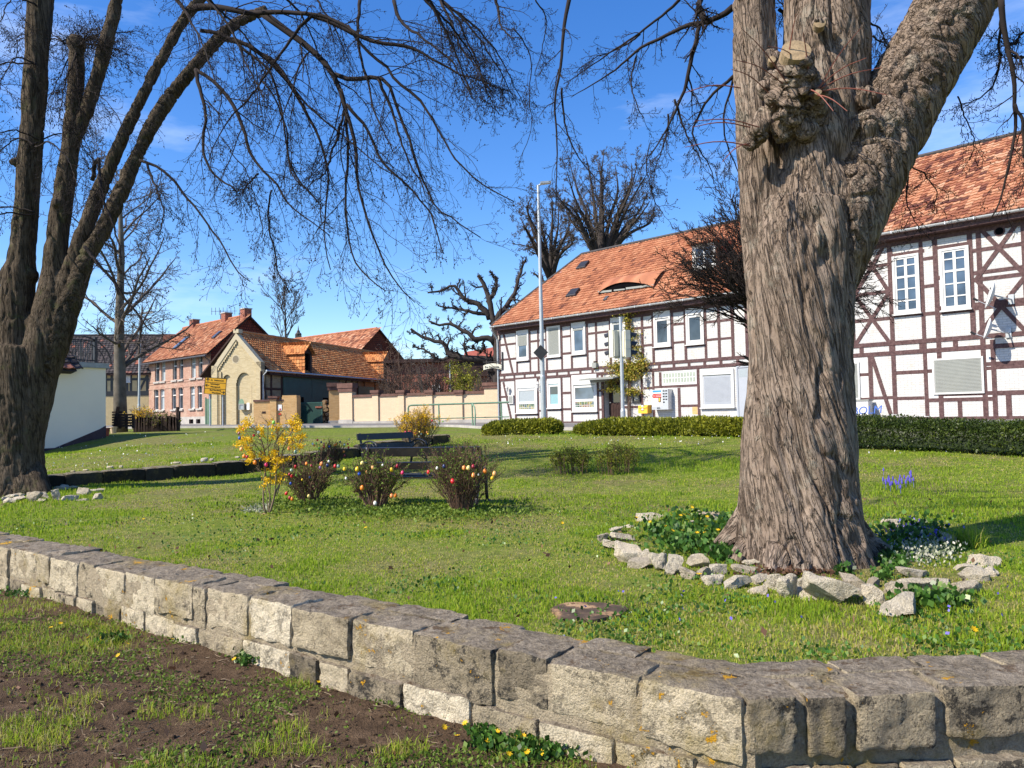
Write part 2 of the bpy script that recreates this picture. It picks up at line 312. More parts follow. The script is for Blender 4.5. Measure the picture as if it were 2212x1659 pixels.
# bark
def barkmat(name, lo, mid, hi, moss=None, sc=1., bs=1.):
    t = NT(name, .95, .08); bc = t.vattr('bco'); p = t.pos()
    d = t.nd('ShaderNodeVectorMath', {0: bc, 1: t.nd('ShaderNodeVectorMath', {0: t.nd('ShaderNodeTexNoise', {'Vector': bc, 'Scale': 9.*sc, 'Detail': 3.}).outputs['Color'], 'Scale': .05/sc}, operation='SCALE').outputs[0]}, operation='ADD').outputs[0]
    def rid(scale, w, det=2):
        q = t.math('ABSOLUTE', t.math('SUBTRACT', t.noise(d, scale*sc, det, .55), .5)); return t.ramp(q, [(0., 0.), (w, 1.)])
    r1 = rid(16., .045); r2 = rid(38., .05, 3); n = t.noise(p, 42*sc, 6, .75); n2 = t.noise(p, 2.6, 4, .65); n4 = t.noise(bc, 7*sc, 3, .6)
    h = t.math('ADD', t.math('ADD', r1, t.math('MULTIPLY', r2, .55)), t.math('MULTIPLY', n, .35))
    c = t.ramp(t.math('ADD', t.math('ADD', t.math('MULTIPLY', n, .3), t.math('MULTIPLY', n2, .4)), t.math('MULTIPLY', n4, .3)), [(.28, lo), (.5, mid), (.7, hi)])
    c = t.mix(t.math('MULTIPLY', t.math('SUBTRACT', 1., t.math('MULTIPLY', r1, t.math('ADD', .5, t.math('MULTIPLY', r2, .5)))), .75), c, tuple(x*.45 for x in lo))  # fissures also darkened in colour, painting shade into the bump grooves
    if moss: c = t.mix(t.ramp(t.noise(p, 4.5, 5, .7), [(.56, 0.), (.66, .65)]), c, moss)
    M[name] = t.done(c, t.bump(h, .9*bs, .02))
barkmat('bark_hero', (.1, .072, .053), (.21, .16, .122), (.31, .25, .198), (.24, .215, .17))
barkmat('bark_left', (.03, .023, .016), (.085, .066, .047), (.16, .125, .09), (.075, .075, .035), .9, .8)
for nm, cc in (('twig_dark', (.026, .021, .02)), ('twig_brown', (.1, .068, .052)), ('twig_far', (.085, .07, .06)), ('bush_stem', (.15, .092, .064)), ('forsythia_stem', (.2, .15, .1)), ('trunk_grey', (.12, .105, .085)), ('gnarl', (.045, .038, .035))): simple(nm, cc, .9, .1, 0, .4, 3.)
leafmat('grass', [(0, (.07, .12, .01)), (.35, (.165, .275, .014)), (.62, (.3, .42, .028)), (.8, (.44, .42, .06)), (.9, (.42, .35, .14)), (1, (.56, .46, .25))], .5)
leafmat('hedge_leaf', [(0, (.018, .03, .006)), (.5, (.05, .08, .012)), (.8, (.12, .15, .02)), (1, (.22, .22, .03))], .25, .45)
leafmat('hedge_lime', [(0, (.05, .065, .01)), (.4, (.18, .2, .018)), (.75, (.34, .34, .03)), (1, (.46, .42, .05))], .35, .5)
leafmat('bud_leaf', [(0, (.06, .1, .012)), (.5, (.12, .19, .025)), (1, (.24, .32, .05))], .4)
leafmat('dead_leaf', [(0, (.07, .035, .02)), (.5, (.14, .075, .045)), (1, (.26, .15, .085))], .2)
leafmat('petal', [(0, (.62, .36, .005)), (.5, (.75, .47, .008)), (1, (.8, .58, .03))], .3)
leafmat('broad_leaf', [(0, (.02, .05, .01)), (.5, (.045, .12, .018)), (.85, (.1, .2, .035)), (1, (.2, .28, .08))], .3, .35)
leafmat('creeper_leaf', [(0, (.09, .1, .02)), (.45, (.24, .24, .03)), (.8, (.42, .36, .04)), (1, (.45, .25, .08))], .3)
leafmat('pale_leaf', [(0, (.16, .2, .1)), (.5, (.34, .36, .26)), (1, (.55, .52, .45))], .2)
leafmat('violet', [(0, (.07, .05, .3)), (.5, (.12, .09, .5)), (1, (.22, .18, .6))], .2); leafmat('white_petal', [(0, (.7, .7, .66)), (1, (.8, .8, .78))], .2)
leafmat('catkin', [(0, (.16, .15, .06)), (1, (.26, .24, .1))], .2)
def egg(name, c, c2=None):
    t = NT(name, .35, .5); col = c
    if c2: col = t.ramp(t.nd('ShaderNodeTexWave', {'Vector': t.pos(), 'Scale': 14., 'Distortion': 6.}).outputs['Fac'], [(.3, c), (.7, c2)])
    M[name] = t.done(col)
EGG = {'red': ((.55, .015, .02), None), 'orange': ((.75, .22, .02), None), 'yellow': ((.78, .5, .02), None), 'blue': ((.02, .07, .4), None), 'white': ((.72, .7, .62), None), 'green': ((.22, .5, .06), None),
       'pink': ((.65, .03, .13), None), 'crimson': ((.3, .01, .03), None), 'peach': ((.75, .42, .16), (.7, .3, .08)), 'lilac': ((.25, .13, .3), None), 'navy': ((.012, .03, .12), None), 'mint': ((.4, .6, .5), (.6, .68, .6)), 'brown': ((.3, .13, .1), None), 'marbled': ((.65, .1, .03), (.75, .4, .1)), 'teal': ((.06, .16, .14), (.3, .4, .3)), 'lemon': ((.75, .6, .2), None)}
for k, (a, b) in EGG.items(): egg('egg_'+k, a, b)
# ------------------------------------------------------------------ light
SUN_EL, SUN_AZ = math.radians(42.5), math.atan2(-.9, -.436)
w = bpy.data.worlds.new('World'); SC.world = w; w.use_nodes = True; nt = w.node_tree; bg = nt.nodes['Background']
sky = nt.nodes.new('ShaderNodeTexSky'); sky.sky_type = 'NISHITA'; sky.sun_disc = False; sky.sun_elevation = SUN_EL; sky.sun_rotation = SUN_AZ % (2*math.pi); sky.air_density = 1.0; sky.dust_density = .3; sky.ozone_density = 3.5
tc = nt.nodes.new('ShaderNodeTexCoord'); mp = nt.nodes.new('ShaderNodeMapping'); mp.inputs['Scale'].default_value = (2.2, 2.2, 9.); mp.inputs['Rotation'].default_value = (.1, .25, .3); nz = nt.nodes.new('ShaderNodeTexNoise')
nz.inputs['Scale'].default_value = 1.3; nz.inputs['Detail'].default_value = 6; nz.inputs['Roughness'].default_value = .62
nt.links.new(tc.outputs['Generated'], mp.inputs[0]); nt.links.new(mp.outputs[0], nz.inputs[0])
rp = nt.nodes.new('ShaderNodeValToRGB'); rp.color_ramp.elements[0].position = .55; rp.color_ramp.elements[0].color = (0, 0, 0, 1); rp.color_ramp.elements[1].position = .85; rp.color_ramp.elements[1].color = (.3, .3, .3, 1)
nt.links.new(nz.outputs['Fac'], rp.inputs[0])
mx = nt.nodes.new('ShaderNodeMix'); mx.data_type = 'RGBA'; nt.links.new(rp.outputs[0], mx.inputs[0]); hs = nt.nodes.new('ShaderNodeHueSaturation'); hs.inputs['Saturation'].default_value = 1.3; hs.inputs['Value'].default_value = 1.2; hs.inputs['Hue'].default_value = .511; nt.links.new(sky.outputs[0], hs.inputs['Color']); nt.links.new(hs.outputs[0], mx.inputs[6]); mx.inputs[7].default_value = (9., 9.6, 10.5, 1)
nt.links.new(mx.outputs[2], bg.inputs['Color']); bg.inputs['Strength'].default_value = .11
sl = bpy.data.lights.new('sun', 'SUN'); sl.energy = 5.; sl.angle = math.radians(.53); sl.color = (1, .91, .78); so = bpy.data.objects.new('sun', sl); COL.objects.link(so)
SUN = V3(math.sin(SUN_AZ)*math.cos(SUN_EL), math.cos(SUN_AZ)*math.cos(SUN_EL), math.sin(SUN_EL))
so.rotation_euler = Vector(tuple(SUN)).to_track_quat('Z', 'Y').to_euler(); so.location = tuple(SUN*60)
SC.view_settings.view_transform = 'Standard'; SC.view_settings.look = 'None'; SC.view_settings.exposure = .8; SC.view_settings.gamma = 1
SC.cycles.max_bounces = 6; SC.cycles.transparent_max_bounces = 8
# ------------------------------------------------------------------ terrain
WA = V3(-8.4, 14.2, 0); WB = V3(-1.9, 20.0, 0)   # low retaining wall, front foot
_wd = unit(WB-WA); _wn = V3(-_wd[1], _wd[0], 0)  # uphill side
_cp = [(-14, 3, .36), (0, 3, .36), (8, 3, .36), (14, 3, .3), (0, 6, .35), (5, 6, .35), (-6, 6, .36), (-12, 8, .36), (0, 9, .35), (-3, 10, .35), (2, 11, .37), (6, 10, .42), (12, 9, .45),
       (-8, 12.5, .38), (-12, 13.5, .42), (-20, 12, .4), (-5.5, 16, .43), (-3.6, 17, .55), (-8.2, 14, .42), (1, 14, .47), (4, 14, .55), (8, 13, .62), (-2, 14, .45), (0, 18, .73), (-1.9, 19.6, .85), (3, 18, .8), (7, 16.5, .78), (12, 14, .72), (0, 22, 1.02), (-1, 26, 1.05), (5, 21, 1.0), (10, 17, .9), (16, 14, .85),
       (8, 25, 1.03), (14, 22, 1.03), (30, 20, 1.), (0, 32, 1.05), (0, 40, 1.05), (20, 40, 1.05), (-10, 26, 1.02), (-6, 30, 1.08), (-8, 38, 1.1), (-15.5, 25.3, .5), (-14.2, 27.6, 1.1), (-12, 19.2, .7), (-13, 22.5, .72), (-18, 36, 1.2), (-12, 46, 1.18), (-22, 48, 1.27), (-26, 60, 1.3), (-40, 60, 1.3), (-20, 20, .75), (-30, 30, 1.), (0, 60, 1.2), (40, 60, 1.2), (-60, 100, 1.3), (60, 100, 1.2), (0, 120, 1.2), (-8.5, 20, .7), (-6, 22, .87)]
_cp = np.array(_cp, float)
def _step(x, y):
    dx = x-WA[0]; dy = y-WA[1]; s = dx*_wd[0]+dy*_wd[1]; d = dx*_wn[0]+dy*_wn[1]-.17; L = np.linalg.norm((WB-WA)[:2])
    up = np.clip(d/.16+.5, 0, 1); return .24*up*np.clip(1-(d-.5)/9, 0, 1)*np.clip((L-s)/.5, 0, 1)
_A = np.linalg.norm(_cp[:, None, :2]-_cp[None, :, :2], axis=2); _n = len(_cp)
_K = np.zeros((_n+3, _n+3)); _K[:_n, :_n] = _A; _K[:_n, _n] = 1; _K[_n, :_n] = 1; _K[:_n, _n+1:] = _cp[:, :2]/50; _K[_n+1:, :_n] = _cp[:, :2].T/50
_w = np.linalg.solve(_K+np.diag([1e-3]*_n+[0]*3), np.concatenate([_cp[:, 2]-_step(_cp[:, 0], _cp[:, 1]), [0, 0, 0]]))
def gz(x, y):
    x = np.asarray(x, float); y = np.asarray(y, float); sh = x.shape; xf = x.ravel(); yf = y.ravel(); r = np.empty(len(xf))
    for i in range(0, len(xf), 50000):
        a = xf[i:i+50000]; b = yf[i:i+50000]
        r[i:i+50000] = np.hypot(a[:, None]-_cp[None, :, 0], b[:, None]-_cp[None, :, 1])@_w[:_n]+_w[_n]+(a*_w[_n+1]+b*_w[_n+2])/50+_step(a, b)
    return r.reshape(sh)
def gnd(ox, oy, lo=2.5, hi=80):
    d = ray(ox, oy); ts = np.concatenate([np.arange(lo, 12, .02), np.arange(12, hi, .06)])/d[1]; p = EYE+ts[:, None]*d; k = np.nonzero(p[:, 2] < gz(p[:, 0], p[:, 1]))[0]
    p = p[k[0]] if len(k) else p[-1]; return V3(p[0], p[1], gz(p[0], p[1]))
# front wall lines (plan): corner, left run, right run; z of top
WT = .50
def _wt(ox, oy): return onpl(ox, oy, (0, 0, WT), V3(0, 0, 1))
WC = _wt(1606, 1512); _wl = _wt(0, 1180); WLd = unit(_wl-WC); WLn = V3(WLd[1], -WLd[0], 0); WLn = WLn if WLn[1] < 0 else -WLn
_wr = _wt(2212, 1482); WRd = unit(_wr-WC); WRn = V3(WRd[1], -WRd[0], 0); WRn = WRn if WRn[1] < 0 else -WRn
WTH = .42
def wall_side(x, y):    # >0 on the street side of the front wall (distance in front of the wall's mid line)
    a = (x-WC[0])*WLn[0]+(y-WC[1])*WLn[1]+WTH/2; b = (x-WC[0])*WRn[0]+(y-WC[1])*WRn[1]+WTH/2
    return np.maximum(a, b)
def soilz(x, y): return .13+.02*np.sin(x*1.3)+(fbm(xy0(x, y, 1.1), 3, 5)-.5)*.08+(fbm(xy0(x, y, 7), 3, 9)-.5)*.035
def grid(xs, ys, zf):
    X, Y = np.meshgrid(xs, ys, indexing='ij'); Z = zf(X, Y); nx, ny = X.shape
    i = np.arange(nx-1)[:, None]*ny+np.arange(ny-1)[None]; q = np.stack([i, i+ny, i+ny+1, i+1], -1).reshape(-1, 4)
    return np.stack([X, Y, Z], -1).reshape(-1, 3), q
def lawnz(X, Y):
    z = gz(X, Y)+(fbm(xy0(X, Y, .9), 3, 3)-.5)*.05*np.clip((30-Y)/10, 0, 1)
    return np.where(wall_side(X, Y) > 0, -.4, z)
xs = np.concatenate([np.arange(-400, -60, 34), np.arange(-60, -14, 1.), np.arange(-14, 14, .14), np.arange(14, 60, 1.), np.arange(60, 401, 34)])
ys = np.concatenate([[-30, -10], np.arange(0, 22, .12), np.arange(22, 66, .6), np.arange(66, 600, 40)])
v, q = grid(xs, ys, lawnz); tag(MB().add(v, q).build('lawn', M['lawn_ground'], smooth=True), kind='structure')
v, q = grid(np.arange(-12, 6, .06), np.arange(-3, 8.5, .06), soilz); ws = wall_side(v[:, 0], v[:, 1]); q = q[(ws[q] > -.05).all(1)]
tag(MB().add(v, q).build('soil_verge', M['soil'], smooth=True), kind='structure')
# road and pavement beyond the green
_rd = np.array([(-60, 47), (-30, 44.5), (-12, 39), (-3, 36.5), (-.6, 28), (1.5, 24.6), (7, 21), (14, 16.2), (40, 2)], float)
def rdy(x): return np.interp(x, _rd[:, 0], _rd[:, 1])
xs = np.arange(-60, 40.1, .8); tt = np.linspace(0, 1, 26)
X = np.repeat(xs[:, None], 26, 1); Y = rdy(X)+tt[None]*30
i = np.arange(len(xs)-1)[:, None]*26+np.arange(25)[None]; q = np.stack([i, i+26, i+27, i+1], -1).reshape(-1, 4)
tag(MB().add(np.stack([X, Y, gz(X, Y)+.03], -1).reshape(-1, 3), q).build('road', M['asphalt'], smooth=True), kind='structure')
m = MB()
pts = [V3(x, rdy(x), 0) for x in xs]
for a, b in zip(pts[:-1], pts[1:]):
    a = a+V3(0, 0, gz(a[0], a[1])); b = b+V3(0, 0, gz(b[0], b[1])); m.bar(a+V3(0, 0, .0), b+V3(0, 0, .0), .14, .2)
tag(m.build('kerb', M['concrete']), kind='structure')
from mathutils.geometry import tessellate_polygon
# ------------------------------------------------------------------ facade tools
class Fac:
    def __init__(s, O, e, cv=None): s.O = V3(O[0], O[1], 0); s.e = unit(V3(e[0], e[1], 0)); s.n = V3(s.e[1], -s.e[0], 0)
    def pt(s, u, z, o=0.): return s.O+s.e*u+s.n*o+V3(0, 0, z)
    def uz(s, q, o=0.):
        w = onpl(q[0], q[1], s.O+s.n*o, s.n); return float(np.dot(w-s.O, s.e)), float(w[2])
    def box(s, m, u0, u1, z0, z1, o0, o1, col=.5):
        uv = []
        for u in (u0, u1):
            for o in (o0, o1):
                for z in (z0, z1): uv.append((u-o, z))
        m.obox(s.pt((u0+u1)/2, (z0+z1)/2, (o0+o1)/2), (s.e, s.n, (0, 0, 1)), (abs(u1-u0)/2, abs(o1-o0)/2, abs(z1-z0)/2), col, uv); return m
    def wall(s, m, u0, u1, z0, z1, holes=(), o=0., depth=.16, mi=0):
        us = sorted({u0, u1, *[h[0] for h in holes], *[h[1] for h in holes]}); zs = sorted({z0, z1, *[h[2] for h in holes], *[h[3] for h in holes]})
        for a, b in zip(us[:-1], us[1:]):
            for c, d in zip(zs[:-1], zs[1:]):
                if any(h[0]-1e-6 <= a and b <= h[1]+1e-6 and h[2]-1e-6 <= c and d <= h[3]+1e-6 for h in holes): continue
                m.add([s.pt(a, c, o), s.pt(b, c, o), s.pt(b, d, o), s.pt(a, d, o)], [(0, 1, 2, 3)], uv=[(a, c), (b, c), (b, d), (a, d)])
        for a, b, c, d in holes:
            for (p, q) in (((a, c), (a, d)), ((a, d), (b, d)), ((b, d), (b, c)), ((b, c), (a, c))):
                m.add([s.pt(*p, o), s.pt(*q, o), s.pt(*q, o-depth), s.pt(*p, o-depth)], [(0, 1, 2, 3)], uv=[p, q, (q[0]+.1, q[1]+.1), (p[0]+.1, p[1]+.1)])
        return m
    def poly(s, m, outer, holes=(), o=0., depth=.14, mi=0):
        loops = [outer]+list(holes); flat = [p for l in loops for p in l]
        tr = tessellate_polygon([[Vector((p[0], p[1], 0)) for p in l] for l in loops])
        m.add([s.pt(p[0], p[1], o) for p in flat], tris=[tuple(t) for t in tr], uv=flat)
        for l in holes:
            for p, q in zip(l, l[1:]+l[:1]):
                m.add([s.pt(*p, o), s.pt(*q, o), s.pt(*q, o-depth), s.pt(*p, o-depth)], [(0, 1, 2, 3)], uv=[p, q, q, p])
        return m
    def frame(s, m, u0, u1, z0, z1, w, o0, o1):
        s.box(m, u0, u0+w, z0, z1, o0, o1); s.box(m, u1-w, u1, z0, z1, o0, o1); s.box(m, u0+w, u1-w, z0, z0+w, o0, o1); s.box(m, u0+w, u1-w, z1-w, z1, o0, o1); return m
def window(F, par, u0, u1, z0, z1, w=.06, o=.0, bars_v=0, bars_h=(), shutter=0., fm='white_frame', gm='glass', sm='shutter_grey', sill=True, double=True, box_top=0., depth=.05, name='window'):
    m = MB(); F.frame(m, u0, u1, z0, z1, w, o-.02, o+depth)
    zt = z1-box_top
    if box_top: F.box(m, u0+w, u1-w, zt-w*.6, z1-w, o-.02, o+depth*.7)
    if double: F.frame(m, u0+w+.002, u1-w-.002, z0+w+.002, zt-w-.002, w*.8, o-.02, o+depth*.55)
    for k in range(bars_v):
        u = u0+(u1-u0)*(k+1)/(bars_v+1); F.box(m, u-.03-.02*(len(bars_h) > 3), u+.03+.02*(len(bars_h) > 3), z0+w, zt-w, o-.01, o+depth*.5)
    for f in bars_h:
        z = z0+(zt-z0)*f; F.box(m, u0+w, u1-w, z-.022, z+.022, o-.012, o+depth*.45)
    wo = m.build(name, M[fm], par)
    F.box(MB(), u0+w*.5, u1-w*.5, z0+w*.5, zt-w*.5, o-.03, o+.005).build('pane', M[gm], wo)
    if shutter > 0:
        z = zt-w-(zt-z0-2*w)*shutter; m = MB(); k = int((zt-w-z)/.05)+1
        for i in range(k):
            a = z+(zt-w-z)*i/k; b = z+(zt-w-z)*(i+1)/k; F.box(m, u0+w*1.3, u1-w*1.3, a, b-.009, o+.006, o+depth*.75)
        m.build('roller_shutter', M[sm], wo)
    if sill: F.box(MB(), u0-.04, u1+.04, z0-.05, z0-.003, o-.02, o+depth+.07).build('sill', M[fm], wo)
    return wo
def tiles(m, O, U, V, Lu, Lv, keep=None, tw=.21, th=.2, amp=.03, colf=None, seed=0, jit=.012):
    U = unit(U); V = unit(V); N = unit(np.cross(U, V)); nu = int(Lu/tw)+1; nv = int(Lv/th)+1; r = np.random.default_rng(seed)
    uu, vv = np.meshgrid(np.arange(nu)*tw, np.arange(nv)*th, indexing='ij'); uu = uu.ravel(); vv = vv.ravel()
    if keep is not None:
        k = keep(uu+tw/2, vv+th/2); uu = uu[k]; vv = vv[k]
    n = len(uu); pu = np.array([0, .2, .45, .72, 1.])*tw; ph = np.array([.35, 0., .25, 1., .5])*amp
    j1 = r.uniform(-jit, jit, n); j2 = r.uniform(-.008, .008, n)
    a = O+U*(uu[:, None, None]+pu[None, :, None])
    lowp = a+V*(vv+j1)[:, None, None]+N*(ph[None, :, None]+.042+j2[:, None, None]); hip = a+V*(vv+th*1.06)[:, None, None]+N*(ph[None, :, None]+.004)
    bot = a+V*(vv+j1)[:, None, None]+N*(ph[None, :, None]-.004+j2[:, None, None])
    vs = np.concatenate([bot, lowp, hip], 1).reshape(-1, 3)
    b = (np.arange(n)*15)[:, None]; q = np.concatenate([np.stack([b+i, b+i+1, b+6+i, b+5+i], -1) for i in range(4)]+[np.stack([b+5+i, b+6+i, b+11+i, b+10+i], -1) for i in range(4)], 1).reshape(-1, 4)
    c = r.random(n) if colf is None else colf(uu, vv, r, n)
    m.add(vs, q, col=np.repeat(c, 15)); return m
# ------------------------------------------------------------------ half-timbered inn
_a = math.radians(44); _P = V3(6.5, 37, 0); _e = V3(math.sin(_a), -math.cos(_a), 0)
T0 = Fac(_P, _e); UL = T0.uz(Z3(150, 1250))[0]; T = Fac(_P+_e*UL, _e); GZ = 1.03
def U3(x, y, o=0.): return T.uz(Z3(x, y), o)
def U4(x, y, o=0.): return T.uz(Z4(x, y), o)
USP = T.uz((1690, 700))[0]; UEND = 26.5
def mk_frame(V, H, D, conv, zlev, wV=.135, wH=.115):
    m = MB(); r = random.Random(3)
    for x, y, s in V:
        u = conv(x, y)[0]; z0, z1 = zlev[s] if isinstance(s, str) else (conv(x, s[1])[1], conv(x, s[0])[1]); w = wV*r.uniform(.88, 1.12)/2
        dz = r.uniform(-.02, .02); T.box(m, u-w+dz, u+w+dz, z0, z1, -.02, .014+r.uniform(0, .006))
    for x0, x1, y in H:
        u0 = conv(x0, y)[0]; u1 = conv(x1, y)[0]; z = conv((x0+x1)/2, y)[1]; w = wH*r.uniform(.88, 1.12)/2; T.box(m, u0-.05, u1+.05, z-w, z+w, -.02, .007+r.uniform(0, .005))
    for x0, y0, x1, y1 in D:
        a = conv(x0, y0); b = conv(x1, y1); m.bar(T.pt(*a, 0), T.pt(*b, 0), .05+r.uniform(0, .003), .14, up=tuple(np.cross(T.n, T.pt(*b, 0)-T.pt(*a, 0))))
    return m
inn = thing('timbered_inn', 'long white half-timbered house with hipped orange tile roof and dark brown beams', 'house', T.pt(8, GZ))
ztop = 6.45
W3 = [(300, 405, 665, 925), (565, 682, 628, 895), (780, 900, 595, 872), (1120, 1250, 550, 780), (1495, 1640, 500, 805), (1775, 1930, 470, 785)]
G3 = [(297, 480, 1090, 1385), (567, 687, 1100, 1342), (783, 1000, 1050, 1370)]
def rect(conv, q): 
    u0 = conv(q[0], (q[2]+q[3])/2)[0]; u1 = conv(q[1], (q[2]+q[3])/2)[0]; xm = (q[0]+q[1])/2; return u0, u1, conv(xm, q[3])[1], conv(xm, q[2])[1]
door = rect(U3, (1060, 1203, 1108, 1478)); door = (door[0], door[1], GZ, door[3])
m = MB(); T.wall(m, -.05, USP, GZ-.1, ztop, [(door[0], door[1], door[2], door[3])], depth=.45)
T.box(m, -.05, USP, GZ-.3, ztop, -8.4, -.46); m.build('wall', M['white_brick'], inn)
V = [(x, y, 'u') for x, y in ((154, 900), (297, 750), (411, 750), (482, 750), (557, 750), (689, 750), (774, 750), (911, 720), (993, 720), (1112, 700), (1262, 650), (1391, 640), (1487, 640), (1650, 640), (1766, 600), (1941, 600), (2055, 600), (2172, 560), (2300, 560))]
V += [(x, 1300, 'g') for x in (154, 291, 487, 553, 693, 777, 1008, 1048, 1218, 1395, 1495, 1888)]+[(1552, 1100, (1030, 1165)), (1716, 1300, (1165, 1465))]
H = [(152, 290, 787), (152, 293, 917), (302, 405, 935), (418, 475, 760), (418, 478, 908), (490, 557, 750), (490, 557, 897), (565, 685, 905), (695, 768, 718), (695, 770, 866), (780, 903, 884), (918, 983, 692), (918, 985, 845), (1000, 1105, 680), (1000, 1105, 835), (1275, 1385, 650), (1275, 1385, 810), (1400, 1478, 640), (1400, 1478, 795), (1495, 1645, 818), (1660, 1757, 610), (1660, 1757, 770), (1775, 1935, 797), (1955, 2045, 590), (1955, 2045, 745), (2068, 2165, 577), (2068, 2165, 735),
     (152, 290, 1243), (298, 482, 1397), (490, 553, 1365), (700, 772, 1210), (700, 772, 1352), (567, 690, 1357), (783, 1003, 1382), (1012, 1045, 1190), (1012, 1045, 1355), (1222, 1390, 1333), (1410, 1488, 1168), (1410, 1488, 1325), (1505, 1870, 1152), (1725, 1872, 1322)]
D = [(178, 670, 268, 1050), (183, 1115, 255, 1455)]
m = mk_frame(V, H, D, U3, {'u': (3.8, ztop-.02), 'g': (1.0, 3.6)})
zu, zl = 3.86, 3.56
T.box(m, -.06, USP, zu-.075, zu+.075, -.02, .026); T.box(m, -.06, USP, zl-.075, zl+.075, -.02, .024); T.box(m, -.06, door[0]-.1, GZ-.05, GZ+.13, -.02, .03); T.box(m, door[1]+.1, USP, GZ-.05, GZ+.13, -.02, .03)
for k in range(19): T.box(m, .35+k*.82, .5+k*.82, zl, zu, -.02, .012)
T.box(m, -.1, USP, ztop-.28, ztop+.06, -.02, .03)
m.build('timber_frame', M['timber'], inn)
for i, q in enumerate(W3):
    u0, u1, z0, z1 = rect(U3, q); window(T, inn, u0, u1, z0, z1, .1, .01, shutter=(.45, 1., .08, .05, 0, 0)[i], gm='glass_blue' if i in (0, 2) else 'glass', sm='shutter_grey', box_top=(.18, 0, .22, .18, .26, .24)[i])
for i, q in enumerate(G3):
    u0, u1, z0, z1 = rect(U3, q); wo = window(T, inn, u0, u1, z0, z1, .12, .01, shutter=0, gm=('curtain', 'curtain_teal', 'glass_blue')[i], box_top=(.42, .12, .45)[i])
    if i != 1:
        zz = z0+.13; T.box(MB(), u0+.16, u1-.16, zz, zz+.36, -.01, .03).build('stained_pane', M['stained'], wo); m = MB(); T.box(m, u0+.12, u1-.12, zz+.37, zz+.5, -.01, .042)
        for k in range(9): T.box(m, u0+.16+(u1-u0-.32)*k/8-.008, u0+.16+(u1-u0-.32)*k/8+.008, zz, zz+.36, -.01, .036)
        T.box(m, u0+.16, u1-.16, zz+.17, zz+.19, -.01, .036); m.build('glazing_bars', M['white_frame'], wo)
    else:
        T.box(MB(), u0+.22, u1-.22, z1-.75, z1-.3, -.01, .018).build('clear_pane', M['glass'], wo)
# glass bricks and shutters of the ground floor
u0, u1, z0, z1 = rect(U3, (1563, 1867, 1022, 1140)); m = MB(); T.box(m, u0, u1, z0, z1, -.02, .02); gbo = m.build('glass_block_window', M['white_frame'], inn)
m = MB(); k = 11
for i in range(k):
    for j in range(2):
        a = u0+.06+(u1-u0-.12)*i/k; b = a+(u1-u0-.12)/k; c = z0+.1+(z1-z0-.14)*j/2; d = c+(z1-z0-.14)/2
        T.box(m, a+.02, b-.02, c+.02, d-.02, .0, .026); T.box(m, a+.05+(i % 2)*.03, b-.06, c+.07, d-.05, .0, .034)
m.build('glass_blocks', M['glassbrick'], gbo)
for q in ((1905, 2195, 1005, 1335),):
    u0, u1, z0, z1 = rect(U3, q); window(T, inn, u0, u1, z0, z1, .12, .01, shutter=1., sm='shutter_white', box_top=.16)
m = MB(); u0, u1, z0, z1 = rect(U3, (1828, 1873, 1330, 1397)); T.box(m, u0, u1, z0, z1, -.02, .006); m.build('bare_brick_patch', M['brick_yellow'], inn)
u0, u1, z0, z1 = rect(U4, (278, 332, 1255, 1530)); m = MB(); T.box(m, u0, u1, GZ+.05, z1, -.02, .03); T.frame(m, u0-.08, u1+.1, GZ, z1+.06, .08, -.02, .06); dd = m.build('side_door', M['shutter_white'], inn); T.box(MB(), u0+.06, u1-.05, z1-.42, z1-.08, 0, .036).build('transom', M['curtain'], dd)
# main door set back in its recess
m = MB(); T.box(m, door[0]+.02, door[1]-.02, GZ, door[3]-.02, -.42, -.36); dd = m.build('door', M['dark_wood'], inn)
um = (door[0]+door[1])/2; m = MB(); T.box(m, um-.25, door[1]-.12, GZ+1.05, GZ+1.9, -.37, -.345); m.build('pane', M['glass'], dd)
m = MB()
for k in range(9): T.box(m, um-.3+k*.1, um-.22+k*.1, GZ+.1, GZ+.95, -.37, -.34)
m.build('panelling', M['dark_wood'], dd); m = MB(); m.lathe(T.pt(um-.38, GZ+1.05, -.35), [(.03, 0), (.035, .05), (.02, .07)], 8, tuple(T.n)); m.build('handle', M['steel'], dd)
m = MB(); T.frame(m, door[0]-.13, door[1]+.13, GZ-.2, door[3]+.13, .13, -.02, .05); m.build('door_frame', M['timber'], inn)
m = MB(); c0 = U3(935, 1095)[0]; c1 = U3(1230, 1080)[0]; zc = U3(1060, 1085)[1]
m.obox(T.pt((c0+c1)/2, zc, .42), (T.e, unit(T.n-V3(0, 0, .12)), unit(V3(0, 0, 1)+T.n*.12)), ((c1-c0)/2, .44, .03)); T.box(m, c0+.1, c1-.1, zc-.17, zc-.03, 0, .1); m.build('canopy', M['shutter_grey'], inn)
m = MB(); T.box(m, door[0]-.3, door[1]+.3, GZ-.2, GZ-.02, -.4, .5); m.build('doorstep', M['concrete'], inn)
